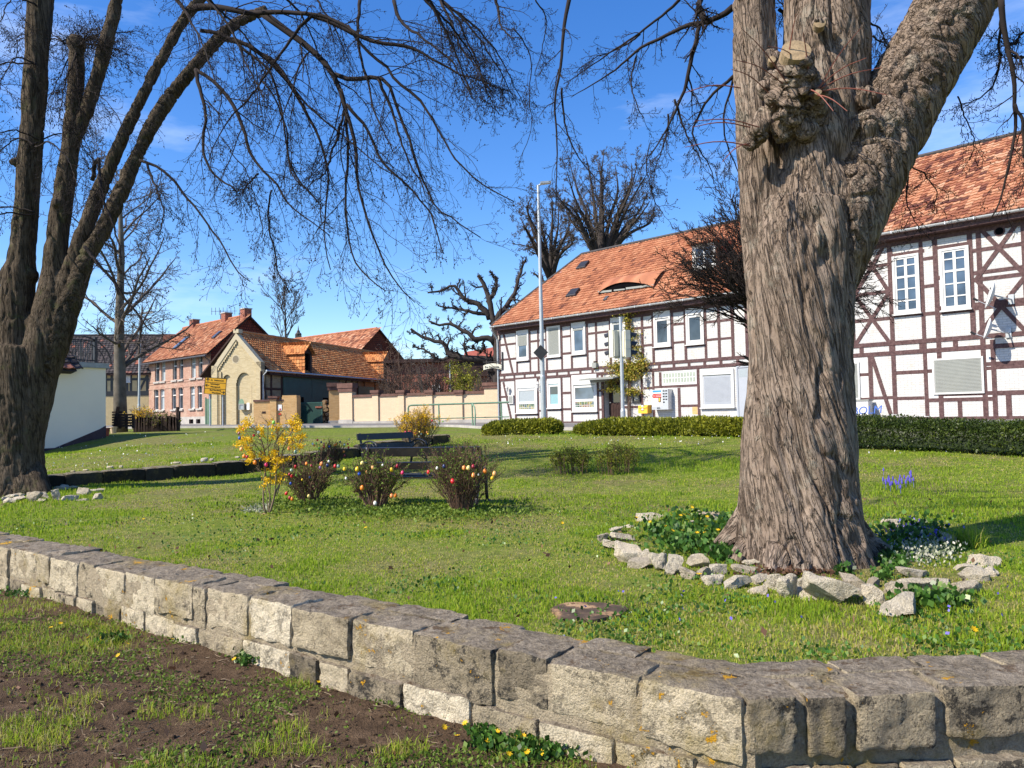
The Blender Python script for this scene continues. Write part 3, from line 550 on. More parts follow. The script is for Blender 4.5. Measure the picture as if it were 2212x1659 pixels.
# roofs
def gutter(m, u0, u1, z, o):
    n = 9; th = np.linspace(math.pi, 2*math.pi, n); prof = [(math.cos(t)*.075, math.sin(t)*.075) for t in th]
    vs = [T.pt(u, z+b, o+a) for u in (u0, u1) for a, b in prof]; m.add(vs, [(i, i+1, n+i+1, n+i) for i in range(n-1)])
    vs = [T.pt(u, z+b*.9, o+a*.9) for u in (u0, u1) for a, b in prof]; m.add(vs, [(i, n+i, n+i+1, i+1) for i in range(n-1)])
    for k in range(int((u1-u0)/.9)): T.box(m, u0+.4+k*.9, u0+.43+k*.9, z-.085, z+.01, o-.09, o+.09)
HD = 4.3; OV = .45; zg = 6.69
RE = T.uz((1256, 550), -HD); zr = (RE[1]+T.uz((1590, 480), -HD)[1])/2; ur = RE[0]
uL = U3(78, 640, OV)[0]
def slope(m, O, Vd, Lu, Lv, keep, seed, colf=None, tw=.23, th=.23, base='x'):
    tiles(m, O, T.e, Vd, Lu, Lv, keep, tw, th, .035, colf, seed); return m
E0 = T.pt(uL, zg-.02, OV+.03); R0 = T.pt(uL, zr, -HD); Vd = unit(R0-E0); Lv = np.linalg.norm(R0-E0); Lh = ur-uL
def colL(uu, vv, r, n):
    b = fbm(np.stack([uu*.5, vv*.7, 0*uu], -1), 3, 5); return np.clip(.62+.5*(r.random(n)-.5)-1.3*np.clip(b-.52, 0, 1)-.35*(r.random(n) < .12), 0, 1)
def hipcurve(v): return Lh*(v/Lv)**1.12
m = MB(); slope(m, E0, Vd, USP-uL+.02, Lv, lambda u, v: (u > hipcurve(v)) & (v < Lv), 1, colL)
rf = m.build('roof', M['tile_orange'], inn)
m = MB(); vs = [T.pt(uL, zg-.07, OV), T.pt(USP, zg-.07, OV), T.pt(USP, zr-.05, -HD), T.pt(ur, zr-.05, -HD), T.pt(uL, zg-.07, -HD*2-OV), T.pt(USP, zg-.07, -HD*2-OV)]
m.add(vs, [(0, 1, 2, 3), (3, 2, 5, 4)], [(0, 3, 4)], ngons=[[0, 4, 5, 1]]); m.build('roof_deck', M['tile_red_flat'], rf)
m = MB(); kk = np.linspace(0, 1, 12); m.tube([E0+Vd*Lv*k+T.e*hipcurve(Lv*k)+V3(0, 0, .03) for k in kk], .085, 6); m.tube([T.pt(ur, zr+.03, -HD), T.pt(USP, zr+.03, -HD)], .1, 6); m.build('ridge_cap', M['slate_cap'], rf)
m = MB(); gutter(m, uL, USP, zg-.05, OV+.12); m.build('gutter', M['zinc'], inn)
m = MB(); T.box(m, uL+.2, USP, zg-.3, zg-.1, .02, OV-.02); m.build('eaves_board', M['timber'], inn)
m = MB(); p0 = T.pt(uL+.1, zg-.12, OV+.1); m.tube([p0, p0+V3(0, 0, -.12), T.pt(-.02, zg-.75, .1), T.pt(-.02, zg-1., .08), T.pt(-.02, GZ-.1, .08)], .05, 8); m.build('downpipe', M['galv'], inn)
# roof openings: two tilt vents and the eyebrow dormer
def onroof(q): return onpl(q[0], q[1], E0, np.cross(T.e, Vd))
RN = unit(np.cross(T.e, Vd))
for q in (Z3(885, 105), Z3(800, 345)):
    c = onroof(q)+RN*.08; m = MB(); m.obox(c, (T.e, Vd, RN), (.3, .26, .09)); sk = m.build('roof_hatch', M['black_iron'], rf); m = MB(); m.obox(c-Vd*.3+RN*-.01, (T.e, Vd, RN), (.34, .05, .08)); m.build('flashing', M['lead'], sk)
A = onroof(Z3(1015, 355)); Bp = onroof(Z3(1500, 292)); ln = np.linalg.norm(Bp-A); n = 13; ar = []; br = []
for i in range(n):
    f = i/(n-1); hgt = .5*math.sin(math.pi*f)**.8*(1-.35*f); ar.append(A+(Bp-A)*f+RN*.03); br.append(A+(Bp-A)*f+V3(0, 0, hgt)+RN*.12)
m = MB(); m.add(np.array(ar+br), [(i, i+1, n+i+1, n+i) for i in range(n-1)]); eb = m.build('eyebrow_dormer', M['black_void'], rf)
m = MB(); up = [a+Vd*1.35+RN*.02 for a in ar]; hood = []
for k in range(6):
    f = k/5; hood += [b*(1-f)+u_*f+RN*.1*math.sin(math.pi*f)+(RN*.05 if k else -T.n*0+Vd*-.08) for b, u_ in zip(br, up)]
m.add(np.array(hood), [(k*n+i, k*n+i+1, (k+1)*n+i+1, (k+1)*n+i) for k in range(5) for i in range(n-1)], col=np.repeat(RNG.random(n)*.6+.2, 6).reshape(n, 6).T.ravel()); m.build('hood', M['tile_orange'], eb)
m = MB()
for f0, f1, h in ((.0, .26, .1), (.3, .5, .07), (.52, 1., .1)): m.bar(A+(Bp-A)*f0+RN*.1+V3(0, 0, h/2), A+(Bp-A)*f1+RN*.1+V3(0, 0, h/2*.6), .06, h)
m.build('board', M['shutter_grey'], eb)
c = onroof((1522, 582)); dm = MB(); hw = .62
for sg in (-1, 1): dm.prism([c+T.e*sg*hw, c+T.e*sg*hw+V3(0, 0, 1.25), c+T.e*sg*hw+V3(0, 0, 1.25)-T.n*1.5], T.e*.06)
dm.obox(c+V3(0, 0, 1.3)-T.n*.6, (T.e, T.n, (0, 0, 1)), (hw+.2, .95, .07)); do = dm.build('roof_dormer', M['tile_orange'], rf)
Fd = Fac(c-T.e*hw, T.e); window(Fd, do, 0, hw*2, c[2]+.05, c[2]+1.2, .09, 0, bars_v=1, bars_h=(.5,), name='dormer_window')
m = MB(); c = onroof(Z3(1080, 395)); m.obox(c+RN*.06, (T.e, Vd, RN), (.1, .16, .04)); m.build('roof_vent', M['lead'], rf)
# ------------------------------------------------------------------ taller timbered hall
hall = thing('timbered_hall', 'tall white half-timbered hall with sash windows and crossed braces beside the inn', 'house', T.pt(20, GZ))
zth = 7.85; m = MB(); T.wall(m, USP+.003, UEND, GZ-.1, zth); T.box(m, USP+.003, UEND, GZ-.3, zth, -9.4, -.3); m.build('wall', M['white_brick'], hall)
Vh = [(870, 900, (560, 1140)), (1077, 1000, (560, 1500)), (1241, 1000, (540, 1510)), (1312, 900, (520, 1105)), (1495, 850, (480, 1085)), (1075, 800, (640, 975)), (966, 1300, (1190, 1425)), (1432, 1460, (1425, 1515)), (1615, 1300, (1110, 1525)), (1775, 800, (440, 1520)), (840, 900, (600, 1140)), (1690, 1450, (1395, 1520))]
Hh = [(1080, 1240, 660), (1320, 1490, 618), (1090, 1240, 980), (1320, 1495, 964), (1250, 1310, 685), (1250, 1310, 830), (1250, 1310, 975), (880, 1070, 730), (880, 1070, 870), (880, 1070, 1008), (1505, 1770, 628), (1505, 1770, 785), (1505, 1770, 936), (1095, 1240, 1282), (1095, 1240, 1418), (1265, 1605, 1424), (980, 1085, 1415), (880, 965, 1295), (1560, 1600, 1262), (1255, 1298, 1276), (1630, 1775, 1252), (1630, 1775, 1391), (840, 960, 1425)]
Dh = [(885, 878, 1060, 580), (885, 590, 1065, 865), (885, 882, 1065, 1125), (1060, 868, 888, 1138), (1508, 500, 1772, 770), (1762, 462, 1520, 795), (1518, 798, 1775, 1065), (1772, 785, 1533, 1083), (972, 1195, 1072, 1500)]
m = mk_frame(Vh, Hh, Dh, U4, {}, .155, .125)
T.box(m, USP, UEND, 3.97-.08, 3.97+.08, -.02, .026); T.box(m, USP, UEND, 3.6-.08, 3.6+.08, -.02, .024); T.box(m, USP, UEND, GZ-.05, GZ+.17, -.02, .03); T.box(m, USP, UEND, zth-.25, zth+.05, -.02, .03)
for x, y in ((920, 1175), (1075, 1160), (1233, 1145), (1410, 1130)): u = U4(x, y)[0]; T.box(m, u-.08, u+.08, 3.6, 3.97, -.02, .012)
for u in (23.2, 24.6, 26.2): T.box(m, u-.08, u+.08, GZ, zth, -.02, .015)
for z in (2., 3., 5.1, 6.2): T.box(m, 23.2, UEND, z-.07, z+.07, -.02, .01)
m.build('timber_frame', M['timber'], hall)
for q in ((1085, 1225, 668, 975), (1333, 1487, 628, 955)): u0, u1, z0, z1 = rect(U4, q); window(T, hall, u0, u1, z0, z1, .08, .01, bars_v=1, bars_h=(.22, .42, .62, .635, .82), gm='glass_blue', fm='white_frame', depth=.06)
for q, s in (((1292, 1560, 1205, 1395), 1.), ((842, 912, 1230, 1425), 1.)): u0, u1, z0, z1 = rect(U4, q); m = MB(); T.box(m, u0-.3, u1+.3, z0-.15, z1+.3, -.02, .006); wo = window(T, hall, u0, u1, z0, z1, .06, .01, shutter=s, sill=False); m.build('plaster_surround', M['white_frame'], wo)
c = U4(1640, 545); m = MB(); m.lathe(T.pt(*c, -.01), [(.17, 0), (.17, .03), (.13, .035)], 20, tuple(T.n)); vo = m.build('round_vent', M['timber'], hall); m = MB(); m.lathe(T.pt(*c, .0), [(.13, 0), (.128, .031)], 20, tuple(T.n)); m.build('opening', M['black_void'], vo)
zgR = 8.1; HR = 4.7; zrR = (T.uz((1979, 342), -HR)[1]+T.uz((2212, 287), -HR)[1])/2
E1 = T.pt(USP-.25, zgR-.02, OV+.03); R1 = T.pt(USP-.25, zrR, -HR); Vd1 = unit(R1-E1); Lv1 = np.linalg.norm(R1-E1)
def colR(uu, vv, r, n):
    b = fbm(np.stack([uu*.6, vv*.9, 0*uu], -1), 3, 8); return np.clip(.6+.75*(r.random(n)-.5)-.9*np.clip(b-.5, 0, 1)-.45*(r.random(n) < .2), 0, 1)
m = MB(); slope(m, E1, Vd1, UEND-USP+.5, Lv1, lambda u, v: v < Lv1, 2, colR, .23, .24); rf = m.build('roof', M['tile_mixed'], hall)
m = MB(); m.prism([T.pt(USP-.25, zgR-.07, OV), T.pt(USP-.25, zrR-.05, -HR), T.pt(USP-.25, zgR-.07, -2*HR-OV)], T.e*(UEND-USP+.5)); m.build('roof_deck', M['tile_red_flat'], rf)
m = MB(); m.tube([T.pt(USP-.25, zrR+.03, -HR), T.pt(UEND+.3, zrR+.03, -HR)], .1, 6); m.build('ridge_cap', M['slate_cap'], rf)
m = MB(); gutter(m, USP-.25, UEND+.25, zgR-.05, OV+.12); m.build('gutter', M['zinc'], hall); m = MB(); T.box(m, USP-.2, UEND, zgR-.3, zgR-.1, .02, OV-.02); m.build('eaves_board', M['timber'], hall)
m = MB(); m.prism([T.pt(USP+.005, zth-.1, -.1), T.pt(USP+.005, zth-.1, -9.3), T.pt(USP+.005, zrR-.3, -HR)], T.e*.1); m.build('gable_wall', M['white_brick'], hall)
# ------------------------------------------------------------------ fixtures on the timbered fronts (each a thing)
u0, u1, z0, z1 = rect(U3, (1513, 1655, 1182, 1355)); vm = thing('vending_machine', 'white and silver cigarette vending machine hanging on the inn wall', 'vending machine', T.pt((u0+u1)/2, z0))
m = MB(); T.box(m, u0, u1, z0+.16, z1, .02, .36); m.build('cabinet', M['white_frame'], vm); uk = u0+(u1-u0)*.66
m = MB(); T.box(m, uk, u1+.015, z0, z1+.01, .02, .375); T.box(m, u0, uk-.003, z0, z0+.157, .02, .37); T.box(m, u0+.3, uk-.1, z0+.04, z0+.09, .37, .385); m.build('metal_front', M['steel'], vm)
for k in range(9): m = MB(); T.box(m, uk+.04+(k % 2)*.14, uk+.14+(k % 2)*.14, z1-.1-(k//2)*.13, z1-.04-(k//2)*.13, .37, .382); m.build('button_panel', M['black_iron'], vm)
m = MB(); T.box(m, u0+.3, u0+.46, z0+.09-.04, z0+.1, .371, .388); m.build('slot', M['black_iron'], vm)
m = MB(); T.box(m, uk-.22, uk-.09, z0+.35, z0+.58, .355, .375); bx = m.build('coin_panel', M['black_iron'], vm); m = MB(); T.box(m, uk-.19, uk-.12, z0+.38, z0+.55, .37, .381); m.build('light', M['yellow_box'], bx)
m = MB(); T.box(m, u0+.06, uk-.06, z1-.12, z1-.03, .35, .364); m.build('blue_label', M['blue_paint'], vm)
m = MB()
for k in range(3): T.box(m, u0+.12, uk-.05, z1-.24-k*.075, z1-.185-k*.075, .35, .363)
m.lathe(T.pt(u0+.13, z1-.29, .35), [(.1, 0), (.1, .012)], 16, tuple(T.n)); m.build('red_label', M['red_paint'], vm)
def text(body, size, origin, right, up, mat, par, name='lettering', align='LEFT', ext=.004):
    cu = bpy.data.curves.new('lettering', 'FONT'); cu.body = body; cu.size = size; cu.extrude = ext; cu.align_x = align
    to = bpy.data.objects.new('t', cu); COL.objects.link(to); dg = bpy.context.evaluated_depsgraph_get(); me = bpy.data.meshes.new_from_object(to.evaluated_get(dg)); bpy.data.objects.remove(to)
    right = unit(right); up = unit(up); nn = np.cross(right, up); off = wloc(par); o_ = np.asarray(origin)-off
    me.transform(Matrix(((right[0], up[0], nn[0], o_[0]), (right[1], up[1], nn[1], o_[1]), (right[2], up[2], nn[2], o_[2]), (0, 0, 0, 1))))
    me.materials.clear(); me.materials.append(M[mat]); o = bpy.data.objects.new(name, me); COL.objects.link(o); o.parent = par; return o
text('TV', .1, T.pt(u0+.06, z1-.33, .364), T.e, V3(0, 0, 1), 'white_frame', vm)
u0, u1, z0, z1 = rect(U3, (1395, 1475, 1318, 1388)); mb = thing('mailbox', 'small yellow letter box on the inn wall beside the vending machine', 'mailbox', T.pt((u0+u1)/2, z0))
m = MB(); m.prism([T.pt(u0, z0, .02), T.pt(u0, z0, .36), T.pt(u0, z1-.06, .36), T.pt(u0, z1, .3), T.pt(u0, z1, .02)], T.e*(u1-u0)); m.build('box', M['yellow_box'], mb)
m = MB(); T.box(m, u0+.05, u1-.05, z1-.14, z1-.08, .355, .385); m.build('flap', M['yellow_box'], mb); m = MB(); T.frame(m, u0+.18, u1-.2, z0+.14, z0+.42, .02, .355, .372); m.build('card_frame', M['black_iron'], mb); m = MB(); T.box(m, u0+.2, u1-.22, z0+.16, z0+.4, .355, .366); m.build('card', M['paper'], mb)
for i, (q, lb) in enumerate((((1225, 1272, 1228, 1298), 'narrow framed menu case beside the inn door, left of the creeper stem'), ((1312, 1380, 1226, 1296), 'square framed menu case between the creeper stem and the yellow letter box'))):
    u0, u1, z0, z1 = rect(U3, q); tn = thing('menu_case', lb, 'display case', T.pt((u0+u1)/2, z0), 'menu cases beside the inn door'); m = MB(); T.frame(m, u0, u1, z0, z1, .07, .012, .1); m.build('frame', M['black_iron'], tn); m = MB(); T.box(m, u0+.05, u1-.05, z0+.05, z1-.05, .012, .06); m.build('pane', M['glass'], tn)
    m = MB(); T.box(m, u0+.12, u0+.12+(u1-u0)*.25, z0+.12, z1-.12, .05, .065); T.box(m, u1-.14-(u1-u0)*.25, u1-.12, z0+.16, z1-.16, .05, .065); m.build('notice', M['shutter_grey'], tn)
for q, lb in (((235, 1180), 'old white carriage lamp on the inn front near its left corner'), ((503, 1150), 'white carriage lamp on the inn front behind the tall lamp post'), ((1435, 1100), 'white carriage lamp on the inn front right of the creeper')):
    c = U3(*q); tn = thing('wall_lamp', lb, 'lamp', T.pt(*c), 'carriage lamps on the inn front'); m = MB(); m.tube([T.pt(c[0], c[1]-.25, .02), T.pt(c[0], c[1]-.27, .16), T.pt(c[0], c[1]-.12, .2)], .02, 6); T.box(m, c[0]-.06, c[0]+.06, c[1]-.34, c[1]-.16, .01, .04); m.build('bracket', M['white_frame'], tn)
    m = MB(); m.lathe(T.pt(c[0], c[1]-.12, .2), [(.05, 0), (.1, .2), (.13, .22), (.04, .33), (.015, .37)], 6); m.build('lantern', M['white_frame'], tn)
c = U3(255, 1265); tn = thing('meter_box', 'small grey wall box under the left carriage lamp of the inn', 'box', T.pt(*c)); m = MB(); T.box(m, c[0]-.2, c[0]+.2, c[1]-.26, c[1]+.22, .016, .1); m.build('case', M['white_frame'], tn); m = MB(); T.box(m, c[0]-.15, c[0]+.15, c[1]-.21, c[1]+.17, .09, .11); m.build('lid', M['shutter_grey'], tn)
c = U3(990, 965); tn = thing('alarm_box', 'small white box with dark cap high above the inn door', 'box', T.pt(*c)); m = MB(); T.box(m, c[0]-.13, c[0]+.13, c[1]-.16, c[1]+.1, .03, .18); m.build('case', M['shutter_grey'], tn); m = MB(); T.box(m, c[0]-.06, c[0]+.06, c[1]+.103, c[1]+.18, .03, .14); m.build('cap', M['dark_wood'], tn)
# bracket sign at the inn corner
c = U3(178, 930); tn = thing('inn_sign', 'curved white inn sign hanging from a wrought iron bracket at the house corner', 'sign', T.pt(c[0], c[1], .1)); az = c[1]
m = MB(); T.box(m, c[0]-.04, c[0]+.04, az-.5, az+.5, .02, .07); top = T.pt(c[0], az-.05, .05); od = unit(T.n*.5-T.e*.86); L = 1.15
m.tube([top, top+od*L], .022, 6); m.tube([T.pt(c[0], az-.45, .05)+od*.0, top+od*.5+V3(0, 0, -.28), top+od*.9], .016, 5)
for k in range(4): a = np.linspace(0, 5, 12); m.tube([top+od*(.2+.25*k+.09*math.cos(t)*(1-t/8))+V3(0, 0, .13+.09*math.sin(t)*(1-t/8)) for t in a], .012, 4)
for f in (.3, .95): m.tube([top+od*L*f, top+od*L*f+V3(0, 0, -.16)], .008, 4)
m.build('bracket', M['black_iron'], tn)
pn = unit(np.cross(od, V3(0, 0, 1))); pn = pn if pn[1] < 0 else -pn; rt = -od; bx = top+od*L+V3(0, 0, -.3)
m = MB(); n = 9; lo = []; hi = []
for i in range(n): f = i/(n-1); zz = .1*math.sin(math.pi*f); lo.append(bx+rt*L*.95*f+V3(0, 0, zz-.15)); hi.append(bx+rt*L*.95*f+V3(0, 0, zz+.12))
m.prism(lo+hi[::-1], pn*-.03); bo = m.build('board', M['cream_paint'], tn); text('Zur Ratsstube', .15, bx+rt*.08+V3(0, 0, -.03)+pn*.012, rt, V3(0, 0, 1), 'sign_black', tn)
# satellite dishes
for (q, r_, lb) in (((1612, 880), .47, 'larger satellite dish high on the crossed braces of the hall'), ((1598, 1057), .36, 'smaller satellite dish below the larger one on the hall')):
    c = U4(*q, .7); tn = thing('satellite_dish', lb, 'satellite dish', T.pt(c[0]+.3, c[1]-.1, .02), 'satellite dishes on the hall front'); ctr = T.pt(*c, .7); ax = unit(T.n*.35-T.e*.9+V3(0, 0, .3)); pr = [(r_*k/6, .13*(k/6)**2) for k in range(7)]
    m = MB(); m.lathe(ctr, [(max(a, .004), b) for a, b in pr]+[(a, b+.012) for a, b in pr[::-1] if a > 0], 28, tuple(ax)); m.build('reflector', M['dish'], tn, smooth=True)
    m = MB(); m.tube([T.pt(c[0]+.35, c[1]-.12, .02), T.pt(c[0]+.3, c[1]-.12, .55), ctr], .025, 6); m.tube([ctr-V3(0, 0, r_*.9), ctr+ax*.55-V3(0, 0, .28)], .012, 5); T.box(m, c[0]+.25, c[0]+.42, c[1]-.28, c[1]+.05, .01, .06); m.build('mount', M['galv'], tn)
    m = MB(); m.tube([ctr+ax*.5-V3(0, 0, .29), ctr+ax*.64-V3(0, 0, .24)], .04, 8); m.build('receiver', M['black_iron'], tn)
    if r_ > .4: text('WISI', .09, ctr+ax*.1+np.cross(V3(0, 0, 1), ax)*-.1+V3(0, 0, .18), unit(np.cross(V3(0, 0, 1), ax)), V3(0, 0, 1), 'sign_black', tn)
# utility cabinet with scrawl
u0, u1, z0, z1 = rect(U4, (868, 985, 1432, 1520)); tn = thing('utility_cabinet', 'pale utility cabinet with blue graffiti half hidden by the hedge', 'utility cabinet', T.pt((u0+u1)/2, GZ)); m = MB(); T.box(m, u0, u1, GZ, z1, .15, .55); m.build('cabinet', M['white_frame'], tn); m = MB(); T.box(m, u0-.03, u1+.03, z1, z1+.05, .12, .58); m.build('lid', M['shutter_grey'], tn)
text('BOLM', .42, T.pt(u0+.22, z1-.52, .556), T.e+V3(0, 0, .05), V3(0, 0, 1)+T.e*.15, 'pen_blue', tn, 'graffiti'); text('NDM', .36, T.pt(u0+.3, z1-1.05, .556), T.e, V3(0, 0, 1)+T.e*.1, 'pen_blue', tn, 'graffiti')
# ------------------------------------------------------------------ red brick house
def arched(u0, u1, z0, z1, rise=.14, n=7):
    return [(u0, z0), (u1, z0), (u1, z1-rise)]+[((u0+u1)/2+(u1-u0)/2*math.cos(math.pi*k/n), z1-rise+rise*math.sin(math.pi*k/n)) for k in range(1, n)]+[(u0, z1-rise)]
B0 = V3((455-1106)/CF*58, 58, 0); BE = V3(.73, -.68, 0); BL = 11.3; BF = Fac(B0-unit(BE)*BL, BE); GB = 1.28
UB = lambda x, y: BF.uz(Z1(x, y)); ze = 6.45
bh = thing('brick_house', 'two storey pale red brick house with orange tiled roof and paired arched windows', 'house', BF.pt(BL/2, GB))
up = [(1012, 1041, 566, 666), (1053, 1080, 561, 661), (1128, 1155, 552, 655), (1171, 1197, 546, 649), (1249, 1278, 533, 638), (1296, 1323, 527, 633)]
gut_z = (BF.uz(Z1(1325, 500), .5)[1]+BF.uz(Z1(950, 545), .5)[1])/2; ze = gut_z+.5
lo_ = [(1007, 1035, 758, 857), (1047, 1074, 754, 853), (1122, 1150, 746, 849), (1167, 1195, 742, 846), (1243, 1272, 736, 846), (1291, 1320, 732, 841)]
wr = [rect(UB, q) for q in up+lo_]; gr = min(sum(r[2] for r in wr[:6])/6, ze-2.1); gl = sum(r[2] for r in wr[6:])/6
wr = [(r[0], r[1], gr if i < 6 else gl, (gr if i < 6 else gl)+1.75) for i, r in enumerate(wr)]
m = MB(); ba = [rect(UB, q) for q in ((1237, 1265, 916, 937), (1283, 1311, 913, 936))]
BF.poly(m, [(0, GB-.3), (BL, GB-.3), (BL, ze), (0, ze)], [arched(*r) for r in wr]+[[(r[0], GB+.08), (r[1], GB+.08), (r[1], GB+.42), (r[0], GB+.42)] for r in ba], depth=.14)
BF.box(m, 0, BL, GB-.3, ze, -6.2, -.3); m.build('wall', M['brick_pink'], bh)
m = MB(); BF.wall(m, -.02, BL+.02, GB-.3, GB+.62, [(r[0], r[1], GB+.08, GB+.42) for r in ba], o=.03, depth=.1); m.build('stone_base', M['concrete'], bh)
m = MB(); zc = (gr+gl+1.75)/2
for dz in (-.28, .12, .3): BF.box(m, -.01, BL+.01, zc+dz-.04, zc+dz+.04, -.02, .035)
BF.box(m, -.02, BL+.02, ze-.22, ze-.06, -.02, .07); m.build('brick_band', M['brick_pink'], bh)
for i, r in enumerate(wr):
    m = MB(); u0, u1, z0, z1 = r; BF.frame(m, u0-.02, u1+.02, z0, z1+.02, .07, -.2, -.09); BF.box(m, u0+.05, u1-.05, z0+1.1, z0+1.19, -.2, -.08); wo = m.build('window', M['white_frame'], bh)
    BF.box(MB(), u0, u1, z0, z1, -.22, -.16).build('pane', M['curtain' if i % 3 == 1 else 'glass'], wo); m = MB(); BF.box(m, u0-.12, u1+.12, z0-.13, z0-.002, -.1, .12); m.build('sill', M['concrete'], wo)
    m = MB(); n = 9
    for k in range(n): t = math.pi*(k+.5)/n; c = ((u0+u1)/2+(u1-u0+.16)/2*math.cos(t), z1-.14+.22*math.sin(t)); BF.box(m, c[0]-.07, c[0]+.07, c[1]-.05, c[1]+.09, -.02, .03)
    m.build('brick_arch', M['brick_pink'], wo)
for r in ba: m = MB(); BF.box(m, r[0], r[1], GB+.08, GB+.42, -.2, -.12); m.build('cellar_window', M['black_void'], bh)
hb = 3.07; zrb = 9.75; GF = Fac(B0, -BF.n)   # gable face runs back from the corner
m = MB(); GF.poly(m, [(0, GB-.3), (hb*2, GB-.3), (hb*2, ze), (hb, zrb-.12), (0, ze)], o=.02); m.build('gable_wall', M['clad_tile'], bh)
m = MB(); GL = Fac(BF.pt(0, 0), -BF.n); GL.poly(m, [(0, GB-.3), (hb*2, GB-.3), (hb*2, ze), (hb, zrb-.12), (0, ze)], o=-.02); m.build('gable_wall', M['brick_pink'], bh)
def gable_roof(F, par, u0, u1, ov, ze, hd, zr, mat, over=.25, tw=.23, th=.22, seed=1, colf=None, both=True):
    E_ = F.pt(u0-over, ze-ov*(zr-ze)/hd, ov); R_ = F.pt(u0-over, zr, -hd); V_ = unit(R_-E_); L = np.linalg.norm(R_-E_)
    m = MB(); tiles(m, E_, F.e, V_, u1-u0+2*over, L, lambda u, v: v < L, tw, th, .035, colf, seed); rf = m.build('roof', M[mat], par)
    m = MB(); m.prism([E_+V3(0, 0, -.03), R_+V3(0, 0, -.03), F.pt(u0-over, ze-ov*(zr-ze)/hd-.03, -2*hd-ov), F.pt(u0-over, ze-ov*(zr-ze)/hd-.16, -2*hd-ov), R_+V3(0, 0, -.2), E_+V3(0, 0, -.16)], F.e*(u1-u0+2*over)); m.build('roof_deck', M['dark_wood'], rf)
    m = MB(); n = int((u1-u0+2*over)/.4); m.tube([R_+F.e*k*.4+V3(0, 0, .02+.015*(k % 2)) for k in range(n+1)], .11, 6); m.build('ridge_cap', M[mat], rf); return rf, E_, V_
rf, RE_, RV_ = gable_roof(BF, bh, 0, BL, .45, ze, hb, zrb, 'tile_orange')
m = MB(); e1 = BF.pt(-.3, ze-.55, .55); m.tube([e1, e1+BF.e*(BL+.6)], .06, 6); m.tube([BF.pt(BL-.05, ze-.6, .5), BF.pt(BL-.05, ze-.9, .1), BF.pt(BL-.05, GB, .1)], .045, 6); m.build('gutter', M['lead'], bh)
for x, y in ((1270, 275), (1480, 232), (1606, 205)):
    q = BF.uz(Z1(x, y+25), -hb); m = MB(); BF.box(m, q[0]-.35, q[0]+.35, zrb-.5, BF.uz(Z1(x, y), -hb)[1]+.1, -hb-.3, -hb+.3); ch = m.build('chimney', M['brick_red'], rf); m = MB(); z = BF.uz(Z1(x, y), -hb)[1]+.1; BF.box(m, q[0]-.4, q[0]+.4, z, z+.08, -hb-.35, -hb+.35); m.build('cap', M['concrete'], ch)
rn = unit(np.cross(BF.e, RV_))
for x, y, s in ((1185, 420, .8), (1420, 367, .45)): c = onpl(*Z1(x, y), RE_, rn)+rn*.08; m = MB(); m.obox(c, (BF.e, RV_, rn), (s*.45, s, .05)); sk = m.build('skylight', M['lead'], rf); m = MB(); m.obox(c+rn*.03, (BF.e, RV_, rn), (s*.34, s*.85, .04)); m.build('pane', M['glass_blue'], sk)
q = BF.uz(Z1(1440, 260), -hb); m = MB(); p = BF.pt(q[0], zrb-.2, -hb); t_ = BF.pt(q[0], BF.uz(Z1(1440, 200), -hb)[1], -hb); m.tube([p, t_], .03, 5); a = unit(V3(1, -.1, -.02)); m.bar(t_-a*.8-V3(0, 0, .1), t_+a*1.4-V3(0, 0, .1), .03, .03)
for k in range(7): c = t_+a*(-.75+k*.33)-V3(0, 0, .1); m.bar(c-V3(0, 0, .3)+V3(0, .0, 0), c+V3(0, 0, .3), .03, .03)
m.build('aerial', M['lead'], bh)
# ------------------------------------------------------------------ yellow gable barn
K0 = V3((563-1106)/CF*50, 50, 0); LD = unit(V3(.29, .956, 0)); GE = unit(V3(.956, -.29, 0)); GW = 3.75; YF = Fac(K0-GE*GW, GE); SF = Fac(K0, LD)
yb = thing('gable_barn', 'yellow brick gable barn with stepped brickwork and blind arches, tiled roof behind', 'barn', YF.pt(GW/2, 1.2))
UY = lambda x, y: YF.uz(Z1(x, y)); pk = YF.uz((510, 716)); gy = 1.2; zs = UY(1400, 575)[1]
nich = [arched(*rect(UY, (1447, 1508, 622, 942)), rise=.55, n=10), arched(*rect(UY, (1537, 1638, 608, 942)), rise=.85, n=12)]
nich = [[(p[0], max(p[1], gy+.06)) for p in l] for l in nich]
oc = UY(1533, 520); ocl_ = [(oc[0]+.3*math.cos(t), oc[1]+.38*math.sin(t)) for t in np.arange(16)*math.pi/8]
uL_ = .42; uR_ = GW-.36; slopeL = []
st = 13; zL = zs-.2
for k in range(st+1): f = k/st; slopeL.append((uL_+(pk[0]-.18-uL_)*f, zL+(pk[1]-.45-zL)*f))
edge = [(uR_, gy-.3), (uR_, zs+.15)]
rr = [(uR_+(pk[0]+.18-uR_)*f, zs+.15+(pk[1]-.45-zs-.15)*f) for f in np.linspace(0, 1, 8)][1:]
ste = []
for a, b in zip(slopeL[::-1][:-1], slopeL[::-1][1:]): ste += [a, (a[0], b[1]+.0)]
poly = [(uL_, gy-.3)]+edge+rr+ste+[slopeL[0]]
m = MB(); xsf = np.linspace(0, GW, 76)
def otop(u): return float(np.interp(u, [0, pk[0]-.2, pk[0]+.2, GW], [zs, pk[1]-.35, pk[1]-.35, zs+.2]))
def corb(u):
    if u < uL_ or u > uR_: return None
    if u < pk[0]: k = math.floor((u-uL_)/(pk[0]-uL_)*st)/st; return zL+(pk[1]-.7-zL)*k
    return zs+.0+(pk[1]-.55-zs)*(1-(u-pk[0])/(uR_-pk[0]))
